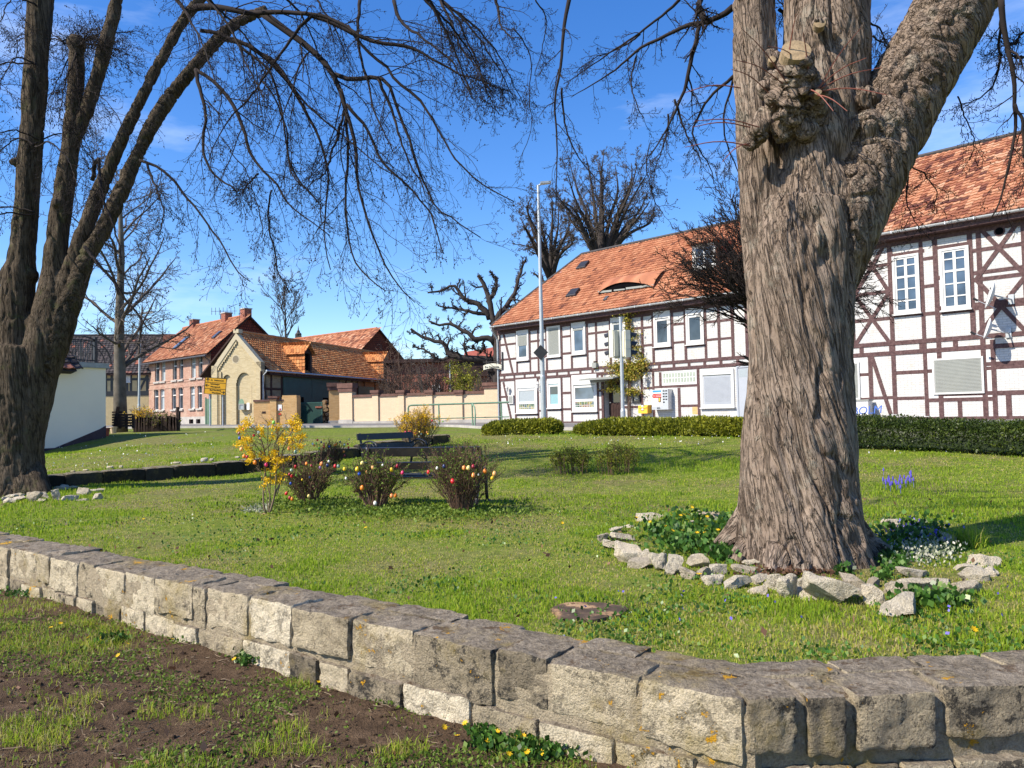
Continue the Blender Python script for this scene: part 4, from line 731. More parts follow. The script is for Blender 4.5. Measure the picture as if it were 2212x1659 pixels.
def ntop(u):
    for l in nich:
        x0, x1 = l[0][0], l[1][0]
        if x0 <= u <= x1: r_ = (x1-x0)/2; zsp = l[2][1]; return zsp+math.sqrt(max(0, 1-((u-(x0+x1)/2)/r_)**2))*(max(p[1] for p in l)-zsp)
    return None
for a_, b_ in zip(xsf[:-1], xsf[1:]):
    um_ = (a_+b_)/2; t_ = otop(um_); c_ = corb(um_); n_ = ntop(um_)
    q_ = lambda z0, z1, o: m.add([YF.pt(a_, z0, o), YF.pt(b_, z0, o), YF.pt(b_, z1, o), YF.pt(a_, z1, o)], [(0, 1, 2, 3)], uv=[(a_, z0), (b_, z0), (b_, z1), (a_, z1)])
    if c_ is None: continue
    if n_ is None: q_(gy-.3, c_, -.1)
    else: q_(n_, c_, -.1); q_(gy-.3, n_, -.24); m.add([YF.pt(a_, n_, -.1), YF.pt(b_, n_, -.1), YF.pt(b_, n_, -.24), YF.pt(a_, n_, -.24)], [(0, 1, 2, 3)], uv=[(a_, n_)]*4)
    q_(c_, t_, -.02); m.add([YF.pt(a_, c_, -.02), YF.pt(b_, c_, -.02), YF.pt(b_, c_, -.1), YF.pt(a_, c_, -.1)], [(0, 1, 2, 3)], uv=[(a_, c_)]*4)
for l in nich:
    for x_ in (l[0][0], l[1][0]): m.add([YF.pt(x_, gy-.3, -.1), YF.pt(x_, l[2][1], -.1), YF.pt(x_, l[2][1], -.24), YF.pt(x_, gy-.3, -.24)], [(0, 1, 2, 3)], uv=[(0, 0), (0, 2), (.1, 2), (.1, 0)])
YF.box(m, .1, GW-.1, gy-.3, zs, -.5, -.25)
m.lathe(YF.pt(oc[0], oc[1], -.11), [(.3, 0), (.3, .015), (.24, .016)], 20, tuple(YF.n))
m.build('wall', M['brick_gable'], yb)
m = MB()
for u0, u1, zt in ((-.02, uL_-.003, zs+.1), (uR_+.003, GW+.02, zs+.25)): YF.box(m, u0, u1, gy-.3, zt, -.4, .02)
sl0 = YF.pt(uL_-.45, zs-.15, -.4); apx = YF.pt(pk[0], pk[1]-.1, -.4); sr0 = YF.pt(GW+.02, zs+.2, -.4); up_ = V3(0, 0, .42)
for a in (sl0, sr0): m.prism([a, apx, apx-up_, a-up_], YF.n*.42)
m.prism([apx+YF.e*-.2, apx+YF.e*.2, apx+YF.e*.2+V3(0, 0, .25), apx+YF.e*-.2+V3(0, 0, .25)], YF.n*.43)
for x in (1420, 1437): u = UY(x, 800)[0]; YF.box(m, u-.06, u+.06, gy-.3, zs-.3, -.1, -.02)
m.build('gable_border', M['brick_gable'], yb); m = MB(); m.lathe(YF.pt(oc[0], oc[1], -.1), [(.23, 0), (.23, .012)], 20, tuple(YF.n)); m.build('dark_recess_disc', M['brick_barn'], yb)  # flat disc in darker brick paints the shade of a round recess
ridge = YF.pt(pk[0], pk[1]-.25, 0); eav = onpl(*Z2(45, 600), SF.O+SF.n*.35, SF.n); eav2 = onpl(*Z2(830, 655), SF.O+SF.n*.35, SF.n); zev = (eav[2]+eav2[2])/2; BLn = 23.
m = MB(); SF.box(m, .6, BLn, gy-.3, zev, -.3, 0); SF.box(m, .6, BLn, gy-.3, zev, -3.6, -.31); m.build('wall', M['brick_barn'], yb)
US = lambda x, y: SF.uz(Z2(x, y)); m = MB()
for x in (48, 112, 180, 556, 600, 640, 675, 720, 790): u = US(x, 700)[0]; SF.box(m, u-.09, u+.09, gy, zev, -.02, .03)
SF.box(m, .4, BLn, zev-.2, zev, -.02, .035); SF.box(m, .4, 3.2, zev-1.2, zev-1.05, -.02, .025)
a = US(55, 630); b = US(78, 770); m.bar(SF.pt(*a, 0), SF.pt(*b, 0), .06, .14, up=tuple(np.cross(SF.n, V3(.0, .1, 1)))); m.build('timber_frame', M['dark_wood'], yb)
for x0, x1 in ((187, 372), (374, 550)): u0 = US(x0, 700)[0]; u1 = US(x1, 700)[0]; m = MB(); SF.box(m, u0, u1, gy, zev-.25, 0, .07); do = m.build('barn_door', M['green_door'], yb); m = MB(); SF.box(m, u0+(u1-u0)*.38, u0+(u1-u0)*.7, gy, gy+1.9, .03, .075); m.build('wicket', M['black_void'], do)
for x0, x1 in ((680, 780),): u0 = US(x0, 720)[0]; u1 = US(x1, 720)[0]; m = MB(); SF.box(m, u0, u1, gy, zev-.6, 0, .06); m.build('barn_door', M['green_door'], yb)
hdb = 2.4; zrY = SF.uz((700, 745), -2.4)[1]
rf, E_, V_ = gable_roof(SF, yb, .55, BLn, .35, zev+.3, abs(hdb), zrY, 'tile_barn', 0., .24, .23, 4)
m = MB(); e1 = SF.pt(0, zev+.02, .42); m.tube([e1, e1+SF.e*BLn], .06, 6); m.tube([SF.pt(.1, zev, .4), SF.pt(.1, zev-.3, .1), SF.pt(.1, gy, .1)], .05, 6); m.build('gutter', M['galv'], yb)
bn = unit(np.cross(SF.e, V_))
for q in ((348, 617), (856, 642)):
    c = onpl(*Z2(*q), E_, bn); F_ = Fac(c-SF.e*.62, SF.e); wd = 1.24; ht = 1.55; m = MB()
    F_.poly(m, [(0, c[2]), (wd, c[2]), (wd, c[2]+ht), (wd/2, c[2]+ht+.55), (0, c[2]+ht)], [[(.22, c[2]+.1), (wd-.22, c[2]+.1), (wd-.22, c[2]+ht-.1), (.22, c[2]+ht-.1)]], depth=.2); F_.box(m, .1, wd-.1, c[2], c[2]+ht, -.5, -.3); dm = m.build('dormer', M['dark_wood'], rf)
    m = MB()
    for u in (0, wd): tiles(m, F_.pt(u, c[2], 0) if u else F_.pt(0, c[2], -2.2), -F_.n if u else F_.n, V3(0, 0, 1), 2.2, ht, None, .22, .25, .02, None, 3)
    a = unit(F_.e*.62+V3(0, 0, .55))
    for sg in (1, -1):
        ee = F_.pt(wd/2-sg*(wd/2+.18), c[2]+ht-.16, .22 if sg > 0 else -2.6); tiles(m, ee, -F_.n if sg > 0 else F_.n, unit(F_.e*sg*.8+V3(0, 0, .71)) if False else unit(F_.pt(wd/2, c[2]+ht+.6, .22 if sg > 0 else -2.6)-ee), 2.8, np.linalg.norm(F_.pt(wd/2, c[2]+ht+.6, 0)-F_.pt(wd/2-sg*(wd/2+.18), c[2]+ht-.16, 0)), None, .24, .22, .03, None, 5)
    m.build('tiled_hood', M['tile_barn'], dm)
    m = MB(); F_.box(m, .2, wd-.2, c[2]+.05, c[2]+ht-.05, -.29, -.2); m.build('dark_opening', M['black_void'], dm)  # black sheet painting the dark inside of the dormer opening
tn = thing('display_case', 'small pale notice case with curved top on the yellow gable wall', 'display case', YF.pt(*UY(1580, 850))); q = rect(UY, (1560, 1596, 812, 853)); m = MB(); YF.frame(m, q[0], q[1], q[2], q[3], .08, -.22, .03); m.build('frame', M['shutter_grey'], tn); m = MB(); YF.box(m, q[0]+.06, q[1]-.06, q[2]+.06, q[3]-.06, -.22, .0); m.build('pane', M['curtain'], tn); m = MB(); YF.poly(m, arched(q[0], q[1], q[3]+.003, q[3]+.32, .28), o=.02); m.build('pediment', M['green_rail'], tn)
tn = thing('notice', 'white paper notice beside the display case on the yellow gable', 'notice', YF.pt(*UY(1615, 830))); q = rect(UY, (1606, 1624, 806, 852)); m = MB(); YF.box(m, q[0], q[1], q[2], q[3], -.2, -.08); m.build('sheet', M['paper'], tn); m = MB(); YF.box(m, q[0]+.04, q[1]-.04, q[2]+.3, q[3]-.12, -.09, -.074); m.build('print', M['shutter_grey'], tn)
tn = thing('green_gate', 'narrow green wooden gate between the brick house and the yellow gable', 'gate', at(455.5, 912, 54)); m = MB(); c = at(455.5, 912, 54); m.box(c[0]-.3, c[0]+.3, 53.9, 54, 1.2, 3.1); m.build('board_panel', M['green_rail'], tn); m = MB(); m.box(c[0]-.36, c[0]-.3, 53.88, 54.02, 1.2, 3.2); m.build('post', M['green_rail'], tn)
# ------------------------------------------------------------------ big barn behind, dark timbered house, sheds
pkb = at(817, 709, 78); d_ = unit(V3(-.77, .64, 0)); F_ = Fac(pkb+unit(V3(-.64, -.77, 0))*5.2+d_*26, -d_); gb = 1.2
tb = thing('tall_barn', 'large tiled barn with dark tile-hung gable rising behind the yellow barn', 'barn', F_.pt(13, gb)); zeb = pkb[2]-4.7
m = MB(); F_.box(m, 0, 26, gb, zeb, -10.4, 0); Fg = Fac(F_.pt(26, 0), -F_.n); Fg.poly(m, [(0, zeb), (10.4, zeb), (5.2, pkb[2]-.2)], o=.02); m.build('wall', M['clad_tile'], tb); gable_roof(F_, tb, 0, 26, .3, zeb, 5.2, pkb[2], 'tile_orange', .2, .3, .3, 6)
F_ = Fac(at(205, 900, 65), V3(.985, .17, 0)); dh = thing('timbered_cottage', 'cream half-timbered cottage with dark tiled roof behind the bare tree', 'house', F_.pt(4, 1.3)); zed = F_.uz(Z1(850, 588))[1]
m = MB(); F_.box(m, -3, 8.6, 1.0, zed, -7, 0); m.build('wall', M['cottage_plaster'], dh)
UD = lambda x, y: F_.uz(Z1(x, y)); m = MB()
for x in (692, 730, 765, 830, 855, 905, 962): u = UD(x, 650)[0]; F_.box(m, u-.1, u+.1, 4.0, zed, -.02, .02)
for z in (3.9, 4.1, 5.2, zed-.1): F_.box(m, -3, 8.6, z-.1, z+.1, -.02, .025+z*.001)
a = UD(915, 720); b = UD(965, 620); m.bar(F_.pt(*a, 0), F_.pt(*b, 0), .06, .18, up=tuple(np.cross(F_.n, F_.pt(*b)-F_.pt(*a)))); m.build('timber_frame', M['black_iron'], dh)
q = rect(UD, (822, 852, 612, 672)); window(F_, dh, *q, .08, .01, bars_v=1, bars_h=(.5,)); gable_roof(F_, dh, -3, 8.6, .4, zed, 3.6, F_.uz((290, 725), -3.6)[1], 'tile_dark', .3, .3, .3, 7)
q = F_.uz(Z1(1115, 400), -3); m = MB(); F_.box(m, q[0]-.55, q[0]+.55, q[1]-1.5, F_.uz(Z1(1115, 362), -3)[1], -3.5, -2.5); m.build('chimney', M['brick_red'], dh)
F_ = Fac(at(205, 900, 80), V3(.985, .17, 0)); ob = thing('red_roofed_house', 'house with orange roof glimpsed behind the terrace railing', 'house', F_.pt(0, 1.3)); m = MB(); F_.box(m, -2.5, 2.2, 1, 5.6, -6, -.2); m.build('wall', M['brick_pink'], ob); gable_roof(F_, ob, -2.5, 2.2, .3, 5.6, 3., 8.0, 'tile_orange', .2, .3, .3, 9)
ns = at(845, 780, 62); F_ = Fac(V3(at(838, 900, 62)[0], 62, 0), V3(1, -.06, 0)); sh = thing('brick_shed', 'long low red brick shed with dark roof edge behind the cream wall', 'shed', F_.pt(4, 1.2)); UQ = lambda x, y: F_.uz(Z2(x, y)); zt = UQ(1250, 540)[1]
m = MB(); F_.box(m, 0, 9.2, 1, zt, -5, 0); m.build('wall', M['brick_red'], sh); m = MB(); F_.box(m, -.2, 9.4, zt, zt+.28, -5.2, .5); m.build('flat_roof', M['dark_wood'], sh)
q = rect(UQ, (1163, 1215, 690, 738)); window(F_, sh, *q, .08, .01, bars_v=4, bars_h=(.5,), gm='curtain'); u = UQ(1283, 700)[0]; m = MB(); m.tube([F_.pt(u, zt, .1), F_.pt(u, 1.2, .1)], .07, 6); m.build('downpipe', M['galv'], sh)
u = UQ(1330, 600)[0]; m = MB(); F_.box(m, u, 9.2, zt-1.2, zt-.02, .02, .3); m.build('lean_to', M['dark_wood'], sh)
c = at(1035, 770, 66); m = MB(); a0 = at(1000, 778, 66); a1 = at(1082, 764, 66); m.prism([a0, a1, a1+V3(0, 2.5, .9), a0+V3(0, 2.5, .9)], (0, 0, -.12)); rfs = thing('red_roof_shed', 'shed with red metal roof just showing beside the inn corner', 'shed', (c[0], 67, 1.2)); m.build('roof', M['dull_red'], rfs); m = MB(); m.box(a0[0]+.2, a1[0]+2, 66.3, 70, 1.2, a0[2]-.2); m.build('wall', M['brick_red'], rfs)
# church spire tip
c = at(644.5, 724, 150); cs = thing('church_spire', 'small dark church spire tip peeping over the barn roofs', 'spire', (c[0], c[1], 1.2)); m = MB(); m.box(c[0]-.5, c[0]+.5, c[1]-.5, c[1]+.5, 1.2, c[2]); m.build('tower', M['slate_cap'], cs); m = MB(); m.lathe((c[0], c[1], c[2]), [(.6, 0), (.65, .2), (.5, .4), (.34, .5), (.3, .8), (.13, 1.), (.06, 1.6), (.02, 1.9)], 8); m.build('spire', M['slate_cap'], cs)
# ------------------------------------------------------------------ yard walls, gate, railing
W0 = V3(at(736, 915, 49.5)[0], 49.5, 0); W1 = V3(at(1075, 905, 45.5)[0], 45.5, 0); CW = Fac(W0, W1-W0); LW = np.linalg.norm(W1-W0); UW = lambda x, y: CW.uz(Z2(x, y)); gw = 1.12
cw = thing('yard_wall', 'long cream brick yard wall with brown coped pillars', 'wall', CW.pt(LW/2, gw)); xs_ = [797, 965, 1150, 1345]; us = [UW(x, 850)[0] for x in xs_]; zt = UW(880, 770)[1]-.0
m = MB(); CW.box(m, .4, LW, gw-.3, UW(1000, 760)[1], -.3, 0); m.build('wall', M['brick_cream'], cw)
m = MB(); CW.box(m, .5, LW, UW(1000, 760)[1], UW(1000, 750)[1]+.06, -.36, .07); m.build('coping', M['coping'], cw)
def pillar(F, par, u, w, z, cap, mat, base=True):
    m = MB(); F.box(m, u-w/2, u+w/2, gw-.3, z, -.32, .1); p = m.build('pillar', M[mat], par); m = MB(); F.box(m, u-w/2-.06, u+w/2+.06, z, z+cap*.45, -.38, .16); F.box(m, u-w/2-.1, u+w/2+.1, z+cap*.45, z+cap, -.42, .2); m.build('cap', M['coping'], p)
    if base: m = MB(); F.box(m, u-w/2-.05, u+w/2+.05, gw-.3, gw+.35, -.36, .15); m.build('plinth', M['concrete'], p)
for u, x in zip(us, xs_): pillar(CW, cw, u, .42, UW(x, 755)[1], .3, 'brick_cream', False)
pillar(CW, cw, UW(605, 850)[0], .95, UW(620, 735)[1], .55, 'brick_cream'); pillar(CW, cw, UW(1553, 850)[0], .85, UW(1553, 712)[1], .35, 'brick_cream', False)
m = MB(); CW.box(m, .6, LW, gw-.3, gw+.22, -.1, .12); m.build('footing', M['concrete'], cw)
gp = thing('gate_pillar', 'freestanding yellow brick gate pillar with brown cap beside the green gate', 'pillar', at(722, 914, 51)); F_ = Fac(V3(at(711, 914, 51)[0], 51, 0), V3(.97, .22, 0)); z = F_.uz(Z2(520, 725))[1]
m = MB(); F_.box(m, 0, .72, gw, z, -.72, 0); m.build('shaft', M['brick_yellow'], gp); m = MB(); F_.box(m, -.08, .8, z, z+.25, -.8, .08); F_.box(m, -.14, .86, z+.25, z+.5, -.86, .14); m.build('cap', M['coping'], gp); m = MB(); F_.box(m, -.05, .77, gw-.2, gw+.3, -.77, .05); m.build('plinth', M['concrete'], gp)
F_ = Fac(V3(at(553, 914, 49.5)[0], 49.5, 0), V3(1, .0, 0)); UG = lambda x, y: F_.uz(Z2(x, y)); lw = thing('yellow_wall', 'low yellow brick wall joining the gable barn to the green gate', 'wall', F_.pt(1, gw)); z = UG(70, 798)[1]
u1 = UG(255, 850)[0]; m = MB(); F_.box(m, -.15, u1-.6, gw-.3, z, -.3, 0); m.build('wall', M['brick_yellow'], lw); m = MB(); F_.box(m, -.15, u1-.6, z, z+.12, -.36, .06); m.build('coping', M['coping'], lw); pillar(F_, lw, UG(128, 850)[0], .4, UG(128, 785)[1], .22, 'brick_yellow', False)
m = MB(); F_.box(m, u1-.7, u1+.25, gw-.3, UG(235, 768)[1], -.9, .04); F_.box(m, u1-.68, u1+.23, UG(235, 768)[1], UG(235, 757)[1], -.88, .02); m.build('end_pillar', M['brick_yellow'], lw)
q = rect(UG, (53, 76, 862, 876)); m = MB(); F_.box(m, q[0], q[1], q[2], q[3], -.02, .012); m.build('letter_slot', M['dark_wood'], lw)
q = rect(UG, (157, 188, 818, 856)); tn = thing('gate_notice', 'white notice plate with red print on the low yellow wall', 'notice', F_.pt((q[0]+q[1])/2, q[2])); m = MB(); F_.box(m, *q, .01, .04); m.build('plate', M['paper'], tn); m = MB(); F_.box(m, q[0]+.1, q[1]-.1, q[3]-.35, q[3]-.25, .03, .046); F_.box(m, q[0]+.2, q[1]-.25, q[3]-.65, q[3]-.55, .03, .046); m.build('print', M['red_paint'], tn)
c0 = at(633, 914, 51.5); c1 = at(697, 914, 51); F_ = Fac(V3(c0[0], 51.5, 0), c1-c0); L = np.linalg.norm((c1-c0)[:2]); gt = thing('yard_gate', 'dark green slatted metal yard gate standing between two yellow pillars', 'gate', F_.pt(L/2, gw)); z = F_.uz(Z2(350, 803))[1]
m = MB(); F_.frame(m, 0, L, gw+.05, z, .08, -.03, .03)
for k in range(26): F_.box(m, .1+k*(L-.2)/25.5, .145+k*(L-.2)/25.5, gw+.1, z-.05, -.02, .02)
m.build('slat_panel', M['green_door'], gt); m = MB(); F_.box(m, L*.78, L-.02, gw+1.15, gw+1.25, .031, .09); m.build('lock_bar', M['brick_red'], gt)
m = MB(); F_.box(m, .1, L*.55, gw, z-.2, -.12, -.06); m.build('sheet_panel', M['green_door'], gt)
# pedestrian railing
p0 = at(883, 915, 37.5); p1 = at(1106, 915, 37.5); ra = thing('green_railing', 'green tubular metal railing along the pavement beside the cream wall', 'railing', ((p0[0]+p1[0])/2, 37.5, 1.05)); z1_ = at(960, 874, 37.5)[2]; z2_ = at(960, 904, 37.5)[2]; xr = lambda ox: at(ox, 900, 37.5)[0]
m = MB(); m.tube([(xr(882), 37.5, 1.0), (xr(882), 37.5, z1_-.12), (xr(884), 37.5, z1_-.03), (xr(888), 37.5, z1_), (xr(1100), 37.5, z1_+.05)], .045, 8); m.tube([(xr(882), 37.5, z2_), (xr(1100), 37.5, z2_+.02)], .03, 6); m.build('rail', M['green_rail'], ra)
for ox in (948, 1020, 1083): m = MB(); m.tube([(xr(ox), 37.5, z1_), (xr(ox+1), 37.5, 1.)], .04, 8); m.build('post', M['green_rail'], ra)
m = MB(); m.tube([(xr(1021), 37.4, z1_), (xr(1026), 37.2, z1_-.15), (xr(1028), 37., z1_-.5), (xr(1026), 36.9, 1.)], .04, 8); m.build('brace', M['green_rail'], ra)
# rubbish and timber by the gate
tn = thing('log_pile', 'heap of grey logs stacked beside the yard gate', 'log pile', at(703, 915, 51.5)); c = at(703, 915, 51.6); m = MB(); r = random.Random(5)
for k in range(26): x = c[0]+r.uniform(-.28, .28); z = 1.2+(k//5)*.28+r.uniform(0, .1); m.tube([(x, 51.5+r.uniform(-.1, .1), z), (x+r.uniform(-.1, .1), 52.3, z+r.uniform(-.05, .05))], r.uniform(.08, .14), 7)
m.build('logs', M['cut_wood'], tn)
# ------------------------------------------------------------------ white annex at left with terrace
A1 = V3(*at(228.5, 900, 28)[:2], 0); ad = unit(V3(-1.1, -2.1, 0)); AF = Fac(A1+ad*7.5, -ad); wb = thing('white_annex', 'plain white rendered annex with dark plinth behind the left tree', 'building', AF.pt(5, 1.)); zt = AF.uz((228, 796))[1]
m = MB(); AF.box(m, -2, 7.5, -.2, zt, -5, 0); m.build('wall', M['white_render'], wb); m = MB(); AF.box(m, -2.1, 7.58, zt, zt+.18, -5.1, .08); m.build('parapet', M['cap_grey'], wb)
ua, za = AF.uz((90, 969)); ub, zb = AF.uz((215, 927)); uc, zc_ = AF.uz((118, 968)); m = MB(); m.prism([AF.pt(-2, -.3, -.01), AF.pt(7.49, -.3, -.01), AF.pt(7.49, zb+.12, -.01), AF.pt(ub, zb, -.01), AF.pt(uc, za, -.01), AF.pt(-2, za, -.01)], AF.n*.04); m.build('plinth', M['plinth'], wb)
m = MB(); q = AF.uz(Z1(390, 560)); o = AF.pt(q[0]-1.5, q[1]-.15, .35); tiles(m, o, AF.e, unit(V3(0, 0, 1)-AF.n*1.1), 1.9, 1.2, None, .3, .3, .05); m.prism([o-V3(0, 0, .05), o-V3(0, 0, .05)+unit(V3(0, 0, 1)-AF.n*1.1)*1.2, o-V3(0, 0, .3)-AF.n*1.], AF.e*1.9); m.build('canopy_roof', M['tile_dark'], wb)
m = MB(); z = zt+.18; r = random.Random(8); uu0 = AF.uz(Z1(392, 540))[0]; uu1 = AF.uz(Z1(648, 560))[0]
for k in range(24):
    u = uu0+(uu1-uu0)*k/23; m.tube([AF.pt(u+r.uniform(-.03, .03), z, -.15), AF.pt(u+r.uniform(-.05, .05), z+.4, -.15), AF.pt(u+r.uniform(-.05, .05), z+.85, -.15)], .014, 4)
for zz in (.1, .8): m.tube([AF.pt(uu0, z+zz, -.15), AF.pt(uu1, z+zz, -.15)], .02, 5)
for c_ in (.55,): n = 15; m.tube([AF.pt(uu0+(uu1-uu0)*c_+1.2*math.cos(t), z+.95*math.sin(t), -.13) for t in np.linspace(0, math.pi, n)], .03, 5); m.tube([AF.pt(uu0+(uu1-uu0)*c_+.95*math.cos(t), z+.75*math.sin(t), -.13) for t in np.linspace(0, math.pi, n)], .02, 5)
AF.box(m, uu1-.1, uu1, z, z+.95, -.2, -.1); m.build('terrace_railing', M['black_iron'], wb)
# palette fence, picket fence
pa = thing('pallet_fence', 'rough dark pallet boards forming a low fence beside the white annex', 'fence', (*at(260, 925, 30)[:2], 1.1)); m = MB(); r = random.Random(4); xa = lambda ox: at(ox, 910, 30)[0]; zz = lambda oy: at(260, oy, 30)[2]
for k in range(5): z = zz(922)+k*.105; m.box(xa(257+r.uniform(-1, 1)), xa(290+r.uniform(-1, 1)), 29.9, 29.95, z, z+.075)
for ox in (259, 273, 288): m.box(xa(ox)-.04, xa(ox)+.04, 29.96, 30.05, zz(926), zz(897))
for k in range(6): z = zz(920)+k*.1; m.box(xa(233), xa(255), 30.3, 30.35, z, z+.07)
for k in range(3): m.bar((xa(240+k*3), 30.2, zz(921)), (xa(246+k*2), 30.25, zz(878)), .05, .05)
m.build('boards', M['old_plank'], pa)
pf = thing('picket_fence', 'weathered picket fence overgrown by shrubs below the brick house', 'fence', (*at(335, 925, 33)[:2], 1.1)); m = MB(); xa = lambda ox: at(ox, 910, 33)[0]; za_ = lambda ox, oy: at(ox, oy, 33)[2]
for k in range(44): ox = 290+k*2.1; zb = float(gz(xa(ox), 33)); h = .62+r.uniform(-.05, .05); m.bar((xa(ox), 33, zb-.1), (xa(ox)+r.uniform(-.03, .03), 33, zb+h), .035, .06)
for h in (.2, .5): m.bar((xa(290), 33.05, float(gz(xa(290), 33))+h), (xa(382), 33.05, float(gz(xa(382), 33))+h), .04, .06)
m.build('pickets', M['old_plank'], pf)
for ox, t_ in ((380, 879), (383, 889)): m = MB(); m.tube([(xa(ox), 33.1, 1.), (xa(ox)+.03, 33.1, za_(ox, t_))], .07, 6); m.build('post', M['old_plank'], pf)
for (ox, oy, s, lb, mt) in ((228, 938, .3, 'terracotta flower pot at the foot of the white annex corner', 'tile_red_flat'), (245, 932, .26, 'round clay pot lying among stones near the white annex', 'brick_cream')):
    c = gnd(ox, oy+4); tn = MB().lathe(c, [(s*.35, -.05), (s*.5, s*.9), (s*.56, s*.9), (s*.56, s*1.05), (s*.45, s*1.05), (s*.4, s*.6)], 12).build('flower_pot', M[mt], loc=c); tag(tn, lb, 'flower pot')
# ------------------------------------------------------------------ direction sign, lamp posts, traffic light
dsY = 44.; q = [at(440.5, 814.5, dsY), at(487.5, 817.5, dsY), at(486.5, 852, dsY), at(440, 850.5, dsY)]
ds = thing('direction_sign', 'yellow three-panel road direction sign on two posts before the gable', 'road sign', ((q[0][0]+q[1][0])/2, dsY, 1.15)); rt = unit(q[1]-q[0]); upv = unit(np.cross(rt, V3(0, 1, 0)))*1.; upv = upv if upv[2] > 0 else -upv; wS = np.linalg.norm(q[1]-q[0]); hS = np.linalg.norm(q[3]-q[0]); bl = q[3]; sn = V3(0, -1, 0)
P_ = lambda a, b, o=0.: bl+rt*wS*a+upv*hS*b+sn*o
m = MB(); m.prism([P_(0, 0), P_(1, 0), P_(1, 1), P_(0, 1)], (0, .04, 0)); pn_ = m.build('panel', M['sign_yellow'], ds)
m = MB()
for a0, a1, b0, b1 in ((0, 1, 0, .022), (0, 1, .978, 1), (0, .018, 0, 1), (.982, 1, 0, 1), (0, 1, .327, .347), (0, 1, .693, .713)): m.prism([P_(a0, b0, .003), P_(a1, b0, .003), P_(a1, b1, .003), P_(a0, b1, .003)], (0, -.008, 0))
def arrow(x, y, d):
    c = P_(x, y, .006); a = rt*d[0]+upv*d[1]; s = rt*-d[1]+upv*d[0]; m.bar(c-a*.1, c+a*.08, .03, .008, up=(0, 1, 0)); m.bar(c+a*.1, c-a*.0+s*.08, .03, .008, up=(0, 1, 0)); m.bar(c+a*.1, c-a*.0-s*.08, .03, .008, up=(0, 1, 0))
arrow(.14, .85, (0, 1)); arrow(.13, .52, (-1, 0)); arrow(.87, .16, (1, 0)); m.build('arrows', M['sign_black'], ds)
text('79', .1, P_(.27, .81, .006), rt, upv, 'sign_black', ds); text('Halberstadt', .115, P_(.43, .81, .006), rt, upv, 'sign_black', ds); text('Schöningen', .115, P_(.27, .58, .006), rt, upv, 'sign_black', ds); text('Winnigstedt', .115, P_(.27, .42, .006), rt, upv, 'sign_black', ds); text('Bad Harzburg', .115, P_(.77, .22, .006), rt, upv, 'sign_black', ds, align='RIGHT'); text('Wetzleben', .115, P_(.77, .06, .006), rt, upv, 'sign_black', ds, align='RIGHT')
for a in (.2, .79): m = MB(); p = P_(a, .9, -.08); m.tube([p, (p[0], p[1], 1.1)], .038, 8); m.build('post', M['galv'], ds)
def lamp(oxb, oxt, oyt, Y, lb, r0, arm, grp=None, col='galv'):
    b = at(oxb, 900, Y); b[2] = float(gz(b[0], b[1]))-.05; t_ = at(oxt, oyt, Y); tn = thing('street_lamp', lb, 'street lamp', b); mid = b+(t_-b)*.22
    m = MB(); m.tube([b, mid, mid+V3(0, 0, .06), t_], [r0*1.25, r0*1.2, r0, r0*.6], 12); m.build('pole', M[col], tn, smooth=False); m = MB(); m.tube([t_+V3(0, 0, -.02), t_+V3(arm*.25, -.02, .02)], r0*.4, 6); m.build('arm', M[col], tn); m = MB(); a = t_+V3(arm*.2, -.03, .02); m.prism([a+V3(0, -.13, 0), a+V3(0, .13, 0), a+V3(arm, .09, .03), a+V3(arm, -.09, .03)], (0, 0, .06)); m.build('lantern', M['galv'], tn)
    return b, t_
lb_, lt_ = lamp(1174.5, 1162.5, 400, 25.5, 'tall slim grey street lamp standing in front of the inn', .075, .36)
lamp(299.5, 302.5, 679, 37, 'distant thin street lamp behind the bare tree by the annex', .055, .55)
# priority sign seen from behind and sideways on the lamp
c = at(1168, 761.5, 25.4); tn = thing('priority_sign', 'black back of a diamond shaped sign clamped to the tall lamp post', 'road sign', c); s = at(1184, 761, 25.4)[0]-c[0]; m = MB(); m.prism([c+V3(-s, .03, 0), c+V3(0, .0, -s*1.05), c+V3(s, -.03, 0), c+V3(0, 0, s*1.05)], (0, -.02, 0)); m.build('panel', M['black_iron'], tn); m = MB()
for dz in (-.12, .12): m.lathe(c+V3(0, .1, dz-.015), [(.1, 0), (.1, .03)], 12)
m.build('clamp', M['galv'], tn)
tlY = 25.; b = at(1347.5, 905, tlY); b[2] = float(gz(b[0], b[1]))-.05; t_ = at(1340.5, 687, tlY); tl = thing('traffic_light', 'traffic light pole carrying two signal heads seen from behind', 'traffic light', b); mid = at(1345.5, 888, tlY)
m = MB(); m.tube([b, mid, mid+V3(0, 0, .08), t_], [.085, .082, .06, .055], 12); m.tube([t_, t_+V3(0, 0, .03)], .064, 12); m.build('pole', M['galv'], tl)
